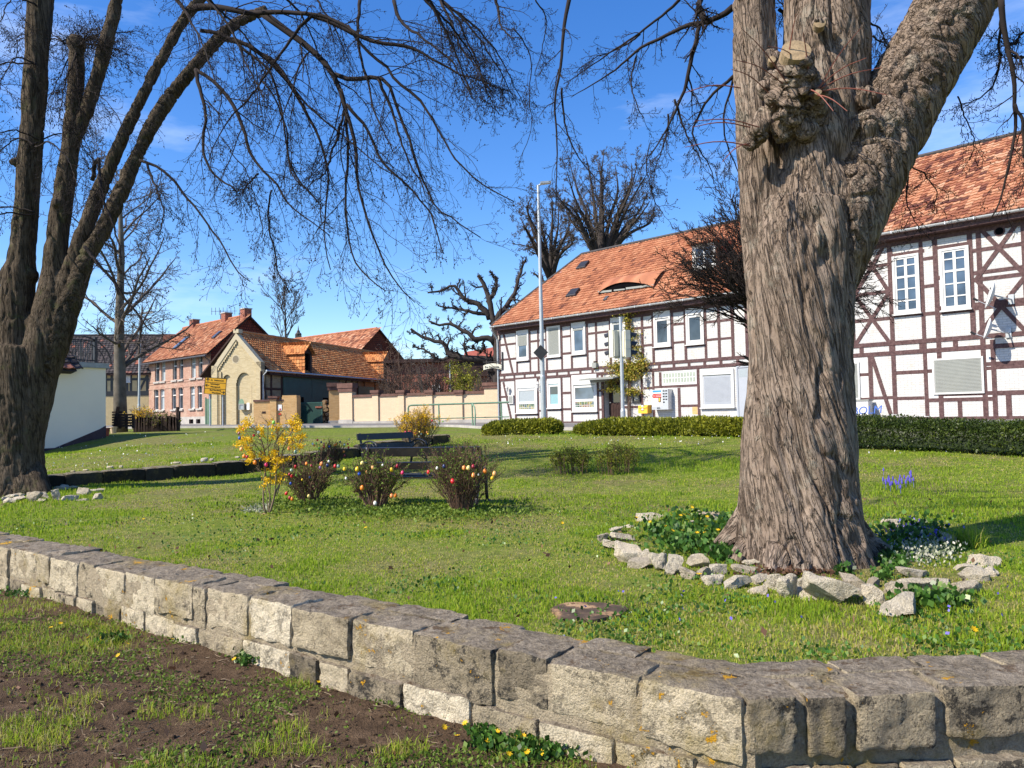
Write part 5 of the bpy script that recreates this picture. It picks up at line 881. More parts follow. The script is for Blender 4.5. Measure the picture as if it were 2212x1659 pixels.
for sx, dirv in ((-1, V3(-.62, .78, 0)), (1, V3(.93, .36, 0))):
    a = at(1327 if sx < 0 else 1351.5, 743, tlY+(.05 if sx < 0 else .0)); hz = .44; dv = unit(dirv); sd = unit(np.cross(dv, V3(0, 0, 1)))
    m = MB(); m.obox(a, (sd, dv, V3(0, 0, 1)), (.155, .09, hz)); m.obox(a-dv*.09, (sd, dv, V3(0, 0, 1)), (.12, .03, hz-.03))
    for dz in (-.145, .145): m.obox(a+V3(0, 0, dz), (sd, dv, V3(0, 0, 1)), (.159, .094, .006))
    hd = m.build('signal_head', M['cream_paint'], tl)
    for k in (-1, 0, 1):
        o = a+dv*.09+V3(0, 0, .29*k); m = MB(); n = 13; th = np.linspace(-.35, math.pi+.35, n); vs = []
        for L_, dz in ((.02, 0), (.32, -.04)): vs += [o+dv*L_*(1 if L_ < .1 else (.7+.3*math.sin(t))) + sd*.115*math.cos(t)+V3(0, 0, .115*math.sin(t)+dz) for t in th]
        vs += [p*1.0+(p-o)*0+unit(p-o-dv*np.dot(p-o, dv))*-.012 for p in vs]
        m.add(vs, [(i, i+1, n+i+1, n+i) for i in range(n-1)]+[(2*n+i, 3*n+i, 3*n+i+1, 2*n+i+1) for i in range(n-1)]+[(n+i, n+i+1, 3*n+i+1, 3*n+i) for i in range(n-1)]); vz = m.build('visor', M['black_iron'], hd)
        m = MB(); m.lathe(o, [(.112, 0), (.1, .02), (.06, .035), (.004, .04)], 16, tuple(dv)); m.build('lens', M['dark_lens'], vz)
    m = MB(); m.obox(a+dv*.1, (sd, dv, V3(0, 0, 1)), (.15, .03, hz-.01)); m.build('front_plate', M['black_iron'], hd)
    m = MB()
    for dz in (-.46, .42): m.bar(a+V3(0, 0, dz), V3(at(1343, 743, tlY)[0], tlY, a[2]+dz), .04, .03)
    m.build('bracket', M['cream_paint'], tl)
m = MB(); a = at(1346, 752, tlY-.02); m.obox(a, (V3(1, 0, 0), V3(0, 1, 0), V3(0, 0, 1)), (.03, .05, .25)); m.build('switch_box', M['cream_paint'], tl)
# ------------------------------------------------------------------ natural stone wall in front
fw = thing('stone_wall', 'low limestone block wall with dark weathered top turning a corner in front', 'wall', (WC[0], WC[1], .1))
jl = [1606, 1381, 1181, 1070, 890, 758, 632, 537, 445, 418, 335, 270, 200, 168, 108, 78, 20, -40]
sj = [float(np.dot(onpl(x, 1512-(1606-x)*.2067, (0, 0, WT), V3(0, 0, 1))-WC, WLd)) for x in jl]
while sj[-1] < 12: sj.append(sj[-1]+RNG.uniform(.3, .62))
jr = [float(np.dot(_wt(x, 1512-(x-1606)*.05)-WC, WRd)) for x in (1726, 1736, 1828, 1840, 2022, 2036, 2300)]
mA = MB(); mG = MB(); mM = MB(); Zv = V3(0, 0, 1)
def blk(s0, s1, z0, z1, d, n, o0, o1, grey, rough=.02, k=26):
    m = mG if grey else mA; c = WC+d*(s0+s1)/2+n*(o0+o1)/2; c[2] = (z0+z1)/2
    t = RNG.uniform(-.025, .025); d2 = unit(d+n*t+Zv*RNG.uniform(-.012, .012)); z2 = unit(Zv+n*RNG.uniform(-.03, .03)); n2 = np.cross(z2, d2); n2 = n2 if np.dot(n2, n) > 0 else -n2
    m.rock(c, (d2, n2, z2), ((s1-s0)/2, (o1-o0)/2, (z1-z0)/2), 18, k, rough*.8, int(RNG.integers(1, 900)), 14., RNG.random())
greys = {2, 3, 8, 12}
for i, (a, b) in enumerate(zip(sj[:-1], sj[1:])):
    h = RNG.uniform(.22, .27); g = .009*RNG.uniform(.5, 1.6); o = RNG.uniform(-.012, .02)
    blk(a+g, b-g, WT-h, WT+RNG.uniform(-.006, .01), WLd, WLn, -.25, o, i in greys or (i > 15 and RNG.random() < .3), .03)
s = -.0+.05
while s < 12: l = RNG.uniform(.25, .55); blk(s+.02, s+l-.02, WT-.25, WT+RNG.uniform(-.02, .004), WLd, WLn, -WTH+RNG.uniform(-.02, .02), -.255, True, .02); s += l
s = -.04
while s < 12: l = RNG.uniform(.22, .5); blk(s+.006, s+l-.006, -.06, WT-.25-RNG.uniform(0, .03), WLd, WLn, -.25, RNG.uniform(.0, .03), RNG.random() < .3, .035); s += l
jr = [.0]+jr
for a, b in ((jr[0], jr[1]), (jr[2], jr[3]), (jr[4], jr[5]), (jr[6], jr[6]+.75), (jr[6]+.78, jr[6]+1.4), (jr[6]+1.42, jr[6]+2.1)): blk(a+.014, b-.014, WT-RNG.uniform(.19, .25), WT+RNG.uniform(-.004, .01), WRd, WRn, -.24, RNG.uniform(.0, .02), True, .022)
s = .1
while s < 3.6: l = RNG.uniform(.25, .5); blk(s+.012, s+l-.012, WT-.25, WT+RNG.uniform(-.012, .006), WRd, WRn, -WTH+RNG.uniform(-.02, .02), -.25, True, .02); s += l
s = 0.
while s < 3.6: l = RNG.uniform(.12, .3); h = RNG.uniform(.0, .06); blk(s+.01, s+l-.01, WT-.42+h, WT-.27, WRd, WRn, -.2, RNG.uniform(.0, .03), RNG.random() < .75, .025); blk(s+.03, s+l+.02, -.1, WT-.44+h, WRd, WRn, -.2, RNG.uniform(.0, .03), RNG.random() < .75, .025); s += l
mA.build('pale_blocks', M['wall_stone'], fw, smooth=True); mG.build('grey_blocks', M['wall_stone_grey'], fw, smooth=True)
for d, n, L, rc_ in ((WLd, WLn, 12., 0.), (WRd, WRn, 3.6, .02)):
    s = 0
    while s < L:
        c = WC+d*(s+.15)+n*(-WTH/2-.003-rc_); c[2] = (WT-.012)/2-.05; mM.rock(c, (d, n, Zv), (.19, WTH/2-.004, (WT-.012)/2+.05), 8, 16, .009, 3, 14.); s += .3
mM.build('mortar', M['mortar'], fw, smooth=True)
# low dark retaining wall with loose stones on it
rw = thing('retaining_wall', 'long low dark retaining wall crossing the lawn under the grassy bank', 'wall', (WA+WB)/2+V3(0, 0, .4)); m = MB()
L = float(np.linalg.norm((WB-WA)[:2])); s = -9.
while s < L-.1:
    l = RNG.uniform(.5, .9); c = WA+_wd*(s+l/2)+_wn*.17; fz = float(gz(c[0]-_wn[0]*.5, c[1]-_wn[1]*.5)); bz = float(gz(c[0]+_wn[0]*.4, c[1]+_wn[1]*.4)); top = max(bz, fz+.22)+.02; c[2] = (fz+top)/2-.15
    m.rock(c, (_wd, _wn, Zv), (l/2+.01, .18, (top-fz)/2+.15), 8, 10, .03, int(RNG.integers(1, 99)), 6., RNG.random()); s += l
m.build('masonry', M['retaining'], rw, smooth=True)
ORD = 'first second third fourth fifth sixth seventh eighth ninth tenth eleventh twelfth thirteenth fourteenth fifteenth sixteenth seventeenth eighteenth nineteenth twentieth twenty-first twenty-second twenty-third twenty-fourth twenty-fifth twenty-sixth twenty-seventh twenty-eighth twenty-ninth thirtieth'.split()
def stone(ox, oy, w, h, label, grp, sink=.3, deep=.75, tone=None, flat=1., seed=0, mat='ring_stone'):
    p = gnd(ox, oy); k = p[1]/CF; W = w*k/2*1.25; Hh = h*k/2*flat*1.12; c = p+V3(0, W*deep*.6, Hh*(1-sink)); r = np.random.default_rng(seed+5)
    a = r.uniform(-.5, .5); d = V3(math.cos(a), math.sin(a), r.uniform(-.18, .18)); d = unit(d); z2 = unit(V3(r.uniform(-.2, .2), r.uniform(-.25, .1), 1)); n = unit(np.cross(z2, d)); z2 = np.cross(d, n)
    m = MB(); m.rock(c, (d, n, z2), (W*1.05, W*deep, Hh*1.1), 12, 7., min(W, Hh)*.3, seed, 1.4/max(W, .05), r.random() if tone is None else tone, 9)
    o = m.build('stone', M[mat], None, smooth=False, loc=c); return tag(o, label, 'stone', grp)
rows = {
 'along the stone ring\'s front': [(228, 280, 150, 90), (318, 303, 80, 65), (285, 345, 110, 40), (385, 332, 70, 80), (450, 350, 85, 95), (575, 338, 110, 55), (530, 395, 80, 65), (605, 388, 85, 60), (688, 374, 78, 55), (660, 427, 100, 50), (845, 382, 130, 30), (770, 437, 125, 66), (880, 422, 90, 50), (875, 477, 80, 40), (962, 430, 80, 80), (1030, 452, 90, 106), (1130, 440, 96, 90), (1150, 502, 150, 36), (1270, 467, 195, 135), (1375, 427, 115, 72), (1400, 487, 70, 42), (1475, 500, 95, 84)],
 'at the stone ring\'s right front': [(1460, 438, 60, 40), (1575, 465, 105, 60), (1610, 547, 160, 96), (1675, 396, 125, 42), (1690, 450, 140, 66), (1675, 507, 100, 42), (1780, 440, 90, 46), (1828, 430, 55, 48), (1865, 524, 90, 28), (1945, 458, 95, 78), (1970, 402, 105, 66), (1965, 366, 125, 34), (2025, 322, 115, 68), (2060, 388, 62, 52)],
 'on the stone ring\'s left rim': [(95, 208, 60, 46), (118, 242, 70, 36), (150, 248, 90, 42), (165, 172, 60, 28), (195, 209, 92, 40), (222, 154, 50, 18)],
 'in the flower bed left of the big trunk': [(320, 114, 100, 46), (385, 107, 30, 22), (485, 174, 75, 18), (540, 137, 34, 18), (578, 84, 30, 22), (628, 105, 82, 40), (740, 216, 112, 72), (865, 333, 108, 50)],
 'in the shade right of the big trunk': [(1570, 150, 96, 54), (1640, 178, 86, 36), (1700, 194, 60, 28), (1840, 215, 86, 46)]}
sd = 0
for row, L_ in rows.items():
    for i, (x, y, w_, h_) in enumerate(sorted(L_)):
        sd += 1; ratio = w_/h_; shp = 'flat' if ratio > 2.1 else 'upright' if ratio < 1.12 else 'blocky'; sz = 'large ' if w_*h_ > 9000 else 'small ' if w_*h_ < 2400 else ''
        ox, oy = R6(x, y+h_*.6); stone(ox, oy, w_*.42956, h_*.42956, '%s%s pale stone, %s from left %s' % (sz, shp, ORD[i], row), 'stones ringing the big tree', seed=sd)
Ls = [(25, 1438, 45, 40), (50, 1450, 60, 30), (80, 1420, 110, 28), (100, 1440, 90, 30), (120, 1418, 45, 30), (205, 1430, 80, 60), (262, 1420, 90, 45), (262, 1450, 45, 25), (355, 1420, 55, 75), (375, 1372, 60, 30), (425, 1362, 55, 28), (465, 1360, 60, 24), (440, 1432, 110, 45), (540, 1395, 90, 50), (520, 1445, 90, 16), (600, 1385, 100, 30), (625, 1425, 70, 40), (650, 1382, 50, 20)]
for i, (x, y, w_, h_) in enumerate(sorted(Ls)):
    ox, oy = Z1(x, y+h_*.4); stone(ox, oy, w_*.33, h_*.33, 'grey stone, %s from the left in the pile at the left tree\'s foot' % ORD[i], 'stones at the foot of the left tree', seed=200+i)
for i, (x, y, w_, h_, lb) in enumerate(((475, 1278, 30, 10, 'tiny pale stone, leftmost on the low dark wall'), (560, 1272, 35, 10, 'small flat stone second from left on the low dark wall'), (718, 1258, 40, 20, 'greenish rounded stone on the low dark wall'), (790, 1254, 24, 18, 'small white stone beside the greenish one on the low wall'), (1155, 1223, 50, 12, 'flat yellowish stone on the low dark wall'), (1335, 1208, 45, 28, 'grey angular stone on the low dark wall near the forsythia'), (1383, 1210, 25, 16, 'small brown stone right of the angular grey one on the wall'), (1550, 1193, 30, 14, 'pale greenish stone on the wall just left of the forsythia'))):
    ox, oy = Z1(x, y+8); p = at(ox, oy, 14.2+(ox-110)/834*5.8+.15); k = p[1]/CF*.33; p[2] = max(float(gz(p[0]+_wn[0]*.4, p[1]+_wn[1]*.4))+.03, p[2]-.03); m = MB(); m.rock(p+V3(0, 0, h_*k/2*.6), ((1, 0, 0), (0, 1, 0), (0, 0, 1)), (w_*k/2, w_*k/2*.7, h_*k/2), 5, 4, h_*k*.2, i, 8., .8); tag(m.build('stone', M['ring_stone'], None, True, loc=p), lb, 'stone', 'stones lying on the low dark wall')
# flush tree stump in the lawn
c = gnd(1270, 1326); m = MB(); n = 40; th = np.arange(n)*2*math.pi/n; rr_ = .235*(1+.07*np.sin(3*th+1)+.04*np.sin(7*th)); st = thing('tree_stump', 'dark flat cut tree stump lying flush in the grass behind the front wall', 'tree stump', c)
vs = np.concatenate([np.stack([c[0]+rr_*np.cos(th)*f, c[1]+rr_*np.sin(th)*f*.9, np.full(n, c[2]+h)], 1) for f, h in ((1.04, -.05), (1., .022), (.9, .028))]); m.add(vs, [(k*n+i, k*n+(i+1) % n, (k+1)*n+(i+1) % n, (k+1)*n+i) for k in range(2) for i in range(n)], ngons=[list(range(2*n, 3*n))]); m.build('cut_face', M['stump_top'], st)
# ------------------------------------------------------------------ trees: fused trunks
def resample(pts, n, it=2):
    p = np.asarray(pts, float)
    for _ in range(it): q = np.empty((2*len(p), p.shape[1])); q[0] = p[0]; q[-1] = p[-1]; q[1:-1:2] = p[:-1]*.75+p[1:]*.25; q[2:-1:2] = p[:-1]*.25+p[1:]*.75; p = q
    s = np.concatenate([[0], np.cumsum(np.linalg.norm(np.diff(p[:, :3], axis=0), axis=1))]); t = np.linspace(0, s[-1], n); return np.stack([np.interp(t, s, p[:, k]) for k in range(p.shape[1])], 1)
def fused(limbs, blobs, voxel, name, mat, parent, disp, lump, freq=9., twist=.5, gnarl=(), dents=(), flute=0.):
    m = MB(); segs = []
    for l in limbs:
        q = resample(l, max(8, len(l)*4)); m.tube(q[:, :3], q[:, 3], 20); segs.append(q)
    for c, r in blobs: m.lathe(np.asarray(c)-V3(0, 0, r), [(max(.002, r*math.sin(t)), r-r*math.cos(t)) for t in np.linspace(0.05, math.pi-.05, 8)], 12)
    o = m.build('tmp', M[mat]); md = o.modifiers.new('r', 'REMESH'); md.mode = 'VOXEL'; md.voxel_size = voxel; md.use_smooth_shade = True
    s_ = o.modifiers.new('s', 'SMOOTH'); s_.iterations = 6; s_.factor = .5
    dg = bpy.context.evaluated_depsgraph_get(); me = bpy.data.meshes.new_from_object(o.evaluated_get(dg)); bpy.data.objects.remove(o)
    nv = len(me.vertices); v = np.empty(nv*3, np.float32); me.vertices.foreach_get('co', v); v = v.reshape(-1, 3).astype(float); nr = np.empty(nv*3, np.float32); me.vertex_normals.foreach_get('vector', nr); nr = nr.reshape(-1, 3).astype(float)
    best = np.full(nv, 1e9); ax = np.zeros((nv, 3)); of = np.zeros(nv)
    for li, q in enumerate(segs):
        T_ = unit(np.gradient(q[:, :3], axis=0))
        for j in range(len(q)):
            d = np.linalg.norm(v-q[j, :3], axis=1)/q[j, 3]; k = d < best; best[k] = d[k]; a_ = unit(q[-1, :3]-q[0, :3]); up_z = li == 0 or a_[2] > .9; ax[k] = V3(0, 0, 1) if up_z else a_; of[k] = 0 if up_z else li*3.7
    ct = segs[0][0, :2]; tw = twist*v[:, 2]; dx = v[:, 0]-ct[0]; dy = v[:, 1]-ct[1]; w_ = v.copy(); w_[:, 0] = dx*np.cos(tw)-dy*np.sin(tw); w_[:, 1] = dx*np.sin(tw)+dy*np.cos(tw)
    dt_ = np.sum(w_*ax, 1, keepdims=True); bco = w_-ax*dt_*.9+of[:, None]; bc2 = w_-ax*dt_*.95+of[:, None]
    wb_ = bc2+(np.stack([fbm(v*3, 2, 1), fbm(v*3, 2, 2), fbm(v*3, 2, 3)], 1)-.5)*.15
    n1 = vnoise(wb_*freq, 3); n2 = vnoise(wb_*freq*2.1, 4); r1 = np.clip(np.abs(n1-.5)/.12, 0, 1); r2 = np.clip(np.abs(n2-.5)/.2, 0, 1); r1 = r1*r1*(3-2*r1)
    big = np.clip(np.abs(vnoise(wb_*freq*.33, 8)-.5)/.12, 0, 1)
    h = disp*(r1-.6)+disp*.45*(r2-.6)+(fbm(v*2.3, 3, 6)-.5)*2*lump+disp*1.1*(big-.7)*np.clip(fbm(v*1.4, 2, 12)*3-1., 0, 1)
    if flute: ph_ = np.arctan2(dy, dx)+.35*v[:, 2]; e_ = np.exp(-np.clip(v[:, 2]-segs[0][0, 2]-.2, 0, 9)/1.0); h = h+flute*e_*(np.abs(np.sin(ph_*4.5+2.2*fbm(v*1.5, 2, 41)))-.55)
    for gc, gr_, ga in gnarl: gw_ = np.exp(-(np.linalg.norm(v-np.asarray(gc), axis=1)/gr_)**2); h = h+gw_*ga*((fbm(v*9, 3, 31)-.5)*2+(np.abs(vnoise(v*15, 33)-.5)-.2))
    for gc, gr_, ga in dents: h = h-ga*np.exp(-(np.linalg.norm(v-np.asarray(gc), axis=1)/gr_)**2)
    v = v+nr*h[:, None]; off = wloc(parent); me.vertices.foreach_set('co', (v-off).astype(np.float32).ravel())
    a = me.attributes.new('bco', 'FLOAT_VECTOR', 'POINT'); a.data.foreach_set('vector', bco.astype(np.float32).ravel()); me.materials.clear(); me.materials.append(M[mat]); me.update()
    for p in me.polygons: pass
    me.polygons.foreach_set('use_smooth', np.ones(len(me.polygons), bool)); o = bpy.data.objects.new(name, me); COL.objects.link(o); o.parent = parent; return o
Yt = 6.5; L4 = lambda x, y, r, Y=Yt: (*at(x-4, y, Y), r*.94)
tb0 = at(1735, 1215, Yt); tb0[2] = float(gz(tb0[0], tb0[1]))
bt = thing('lime_tree', 'huge furrowed lime tree trunk with burls and cut stump inside the stone ring', 'tree', tb0)
gzv = tb0[2]
trunk = [(*at(1735, 1290, Yt), .62), L4(1735, 1190, .58), L4(1732, 1120, .525), L4(1729, 1040, .485), L4(1730, 950, .47), L4(1732, 870, .445), L4(1733, 790, .42), L4(1731, 700, .43), L4(1733, 610, .45), L4(1742, 530, .47), L4(1755, 450, .44)]
trunk[0] = (trunk[1][0], trunk[1][1], gzv-.25, .6)
lf_ = [L4(1700, 640, .3, 6.55), L4(1668, 520, .24, 6.6), L4(1652, 400, .215, 6.65), L4(1644, 260, .2, 6.65), L4(1638, 110, .195, 6.65), L4(1630, -90, .19, 6.65)]
md_ = [L4(1745, 560, .4), L4(1768, 420, .37, 6.5), L4(1783, 280, .37, 6.5), L4(1788, 120, .365, 6.5), L4(1790, -90, .36, 6.5)]
rl_ = [L4(1750, 640, .33), L4(1815, 480, .36, 6.45), L4(1880, 345, .35, 6.4), L4(1960, 200, .33, 6.35), L4(2040, 55, .32, 6.3), L4(2125, -100, .315, 6.25)]
stub = [L4(1755, 260, .16, 6.3), L4(1735, 185, .15, 6.12), L4(1719, 128, .125, 5.98)]
limbs = [trunk, lf_, md_, rl_, stub]
for (x0, y0, x1, y1, r0, r1, dY) in ((1640, 1060, 1552, 1125, .2, .07, .25), (1660, 1080, 1600, 1185, .22, .08, -.1), (1700, 1090, 1668, 1222, .22, .09, -.42), (1745, 1090, 1740, 1232, .24, .1, -.5), (1800, 1080, 1835, 1222, .24, .1, -.42), (1830, 1060, 1890, 1190, .22, .08, -.05), (1840, 1060, 1915, 1165, .2, .07, .35)):
    lw_ = 1.08 if x1 < 1735 else .8; r0 *= lw_; r1 *= lw_; e1 = at(x1, y1, Yt+dY); e1[2] = gzv+.0; a_ = at(x0+(1735-x0)*.25, y0+(30 if x1 < 1735 else 75), Yt+dY*.3); mid_ = (a_+e1)/2+V3(0, 0, -.06); e2 = e1+unit((e1-a_)*V3(1, 1, 0))*.12-V3(0, 0, .12); limbs.append([(*a_, r0), (*mid_, (r0+r1)/2), (*e1, r1), (*e2, r1*.6)])
blobs = [(at(1690, 190, 6.2), .1), (at(1735, 183, 6.06), .09), (at(1752, 195, 6.08), .06), (at(1668, 258, 6.3), .12), (at(1692, 275, 6.25), .12), (at(1640, 282, 6.26), .09), (at(1622, 308, 6.32), .07), (at(1712, 240, 6.12), .12), (at(1672, 128, 6.3), .07), (at(1664, 118, 6.3), .05), (at(1700, 225, 6.1), .08), (at(1740, 280, 6.2), .1), (at(1770, 50, 6.12), .07), (at(1870, 215, 6.2), .1), (at(1872, 275, 6.18), .13), (at(1678, 215, 6.14), .07), (at(1655, 190, 6.26), .06), (at(1662, 165, 6.28), .055), (at(1745, 160, 5.98), .06), (at(1690, 160, 6.14), .06), (at(1708, 205, 6.05), .055), (at(1765, 195, 6.02), .05), (at(1684, 250, 6.1), .06)]
tk = fused(limbs, blobs, .0105, 'trunk', 'bark_hero', bt, .03, .02, 9., .5, [(at(1685, 225, 6.15), .26, .06), (at(1740, 200, 6.05), .2, .06), (at(1872, 240, 6.1), .18, .02), (at(1770, 60, 6.1), .16, .05)], [(at(1702, 262, 6.02), .05, .09), (at(1738, 222, 6.02), .045, .1), (at(1668, 285, 6.12), .04, .07), (at(1768, 18, 6.1), .06, .12), (at(1690, 318, 6.06), .035, .06), (at(1750, 470, 6.05), .09, .07), (at(1790, 560, 6.05), .1, .05), (at(1830, 330, 6.1), .1, .1)], .06)
def disc(m, c, ax, r, h): m.lathe(c, [(r*1.03, -h), (r, 0), (r*.4, .004)], 18, tuple(ax)); return m
e = np.array(stub[-1][:3]); axs = unit(V3(-.08, -.86, .42)); disc(MB(), e+axs*.085, axs, .112, .09).build('cut_face', M['cut_wood'], tk)
for x, y, Y, r in ((1771, 49, 6.08, .045), (1767, 198, 5.95, .028), (1668, 128, 6.22, .03)): c = at(x, y, Y); disc(MB(), c, unit(V3(-.2, -1, .25)), r, .06).build('cut_face', M['cut_wood'], tk)
# ------------------------------------------------------------------ branch growth
def grow(P, R, k, t0, t1, ang, lf, n, wander, trop, rr, rng, rmin=.004, lmin=.08, taper=.3, lmax=9.):
    B, n0, _ = P.shape; t = t0+(t1-t0)*(np.arange(k)[None]+rng.random((B, k)))/k; x = t*(n0-1); i = np.minimum(x.astype(int), n0-2); f = (x-i)[..., None]; b = np.arange(B)[:, None]
    p0 = P[b, i]*(1-f)+P[b, i+1]*f; T_ = unit(P[b, i+1]-P[b, i]); r0 = R[b, i]*(1-f[..., 0])+R[b, i+1]*f[..., 0]; Lp = np.linalg.norm(np.diff(P, axis=1), axis=2).sum(1)[:, None]
    a = ang*(.7+.6*rng.random((B, k)))[..., None]; pr = unit(np.cross(T_, unit(rng.normal(size=(B, k, 3))))); d = unit(T_*np.cos(a)+pr*np.sin(a)).reshape(-1, 3)
    L = np.clip(lf*Lp*(1-.6*t)*(.55+.8*rng.random((B, k))), lmin, lmax).reshape(-1); p = p0.reshape(-1, 3); out = [p]; st = (L/(n-1))[:, None]; trop = np.asarray(trop, float)
    for j in range(n-1): d = unit(d+rng.normal(size=d.shape)*wander+trop); p = p+d*st; out.append(p)
    r1 = np.maximum(r0.reshape(-1)*rr*(.75+.4*rng.random(len(p))), rmin); rad = r1[:, None]*np.linspace(1, taper, n)[None]; return np.stack(out, 1), np.maximum(rad, rmin*.8)
def buds(m, P, s, frac, rng, col=.5):
    k = rng.random(len(P)) < frac; c = P[k, -1]; n = len(c)
    if not n: return
    d = np.array([(1, 0, 0), (0, 1, 0), (-1, 0, 0), (0, -1, 0), (0, 0, 1.6), (0, 0, -1.6)], float)*s; v = (c[:, None]+d[None]).reshape(-1, 3); f = np.array([(0, 1, 4), (1, 2, 4), (2, 3, 4), (3, 0, 4), (1, 0, 5), (2, 1, 5), (3, 2, 5), (0, 3, 5)]); m.add(v, tris=(np.arange(n)[:, None, None]*6+f[None]).reshape(-1, 3), col=col)
def guide(pts, n=18): return np.array([resample(p, n) for p in pts])
# big left tree
Yl = 13.6; K1 = Yl/CF; l1 = lambda x, y, r, Y=Yl: (*at(x, y, Y), r*.87*Y/CF)
tb1 = at(38, 1072, Yl); tb1[2] = float(gz(tb1[0], tb1[1])); lt = thing('lime_tree', 'tall dark lime tree splitting into several stems with long drooping branches', 'tree', tb1); g1 = tb1[2]
base = [(tb1[0], Yl, g1-.3, .7), l1(35, 1062, 72), l1(34, 1000, 61), l1(37, 900, 58), l1(42, 810, 64), l1(50, 750, 62)]
stems = [base, [l1(40, 820, 50), l1(33, 740, 46), l1(36, 660, 40), l1(42, 590, 36), l1(51, 520, 28.5), l1(60, 400, 27), l1(68, 300, 26.5), l1(78, 120, 27), l1(88, -10, 29), l1(92, -90, 28)],
 [l1(48, 980, 46), l1(62, 890, 46), l1(78, 810, 47), l1(99, 740, 49), l1(111, 680, 44), l1(114, 620, 32), l1(116, 580, 27), l1(124, 500, 24), l1(140, 400, 22), l1(152, 320, 20), l1(160, 240, 18), l1(165, 150, 17), l1(167, 92, 15)],
 [l1(158, 300, 16), l1(178, 265, 15), l1(200, 200, 16.5), l1(222, 120, 16), l1(242, 45, 15), l1(262, -50, 14)],
 [l1(70, 850, 36), l1(98, 760, 40), l1(122, 680, 34), l1(138, 630, 27), l1(162, 555, 19), l1(200, 450, 16.5), l1(235, 365, 14.5), l1(272, 282, 13.5), l1(318, 185, 12.5), l1(352, 122, 11.5), l1(388, 55, 11), l1(425, 5, 11.5), l1(470, -40, 10)],
 [l1(72, 850, 36), l1(104, 760, 42), l1(136, 680, 34), l1(155, 640, 27), l1(185, 560, 20), l1(235, 475, 18), l1(278, 378, 17), l1(322, 280, 16), l1(362, 214, 15.5), l1(402, 166, 14.5), l1(450, 108, 13), l1(492, 62, 12), l1(535, 35, 11.5), l1(575, 22, 10)]]
ft = [(78, 1075, 20), (95, 1060, 16), (15, 1085, 22), (50, 1090, 24)]
for x, y, r in ft: e1 = at(x+8, y+8, Yl-.35); e1[2] = g1-.05; stems.append([l1((x+38)/2, 1000, r*1.3), (*((np.array(at((x+38)/2, 1040, Yl-.2))+e1)/2), r*1.1*K1), (*e1, r*.6*K1)])
blb = [(at(38, 590, Yl), .26), (at(22, 600, Yl), .2), (at(56, 595, Yl), .2), (at(167, 95, Yl), .16), (at(72, 700, Yl), .2), (at(30, 350, Yl-.1), .08), (at(123, 440, Yl-.12), .12)]
fused(stems, blb, .022, 'trunk', 'bark_left', lt, .024, .018, 7., .2)
rg = np.random.default_rng(21)
def g1p(*pts, Y0=13.3, Y1=12.2, r0=6., r1=1.2):
    n = len(pts); return resample([(x, y, Y0+(Y1-Y0)*i/(n-1), (r0+(r1-r0)*(i/(n-1))**.8)*.9*13/CF) for i, (x, y) in enumerate(pts)], 22)
def settle(GD, cv, tol):
    GD = [np.array(g) for g in GD]
    for i in range(1, len(GD)):     # a branch springs from the older one it crosses
        prev = np.concatenate(GD[:i]); d = np.hypot(prev[:, 0]-GD[i][0, 0], prev[:, 1]-GD[i][0, 1]); k = int(np.argmin(d))
        if d[k] < tol: f = np.linspace(1, 0, 22)**1.5; GD[i][:, :3] += (prev[k, :3]-GD[i][0, :3])*f[:, None]; GD[i][:, 3] = np.minimum(GD[i][:, 3], prev[k, 3]*.9)
    return np.array([[(*at(*cv(x, y), Y), r) for x, y, Y, r in g] for g in GD])
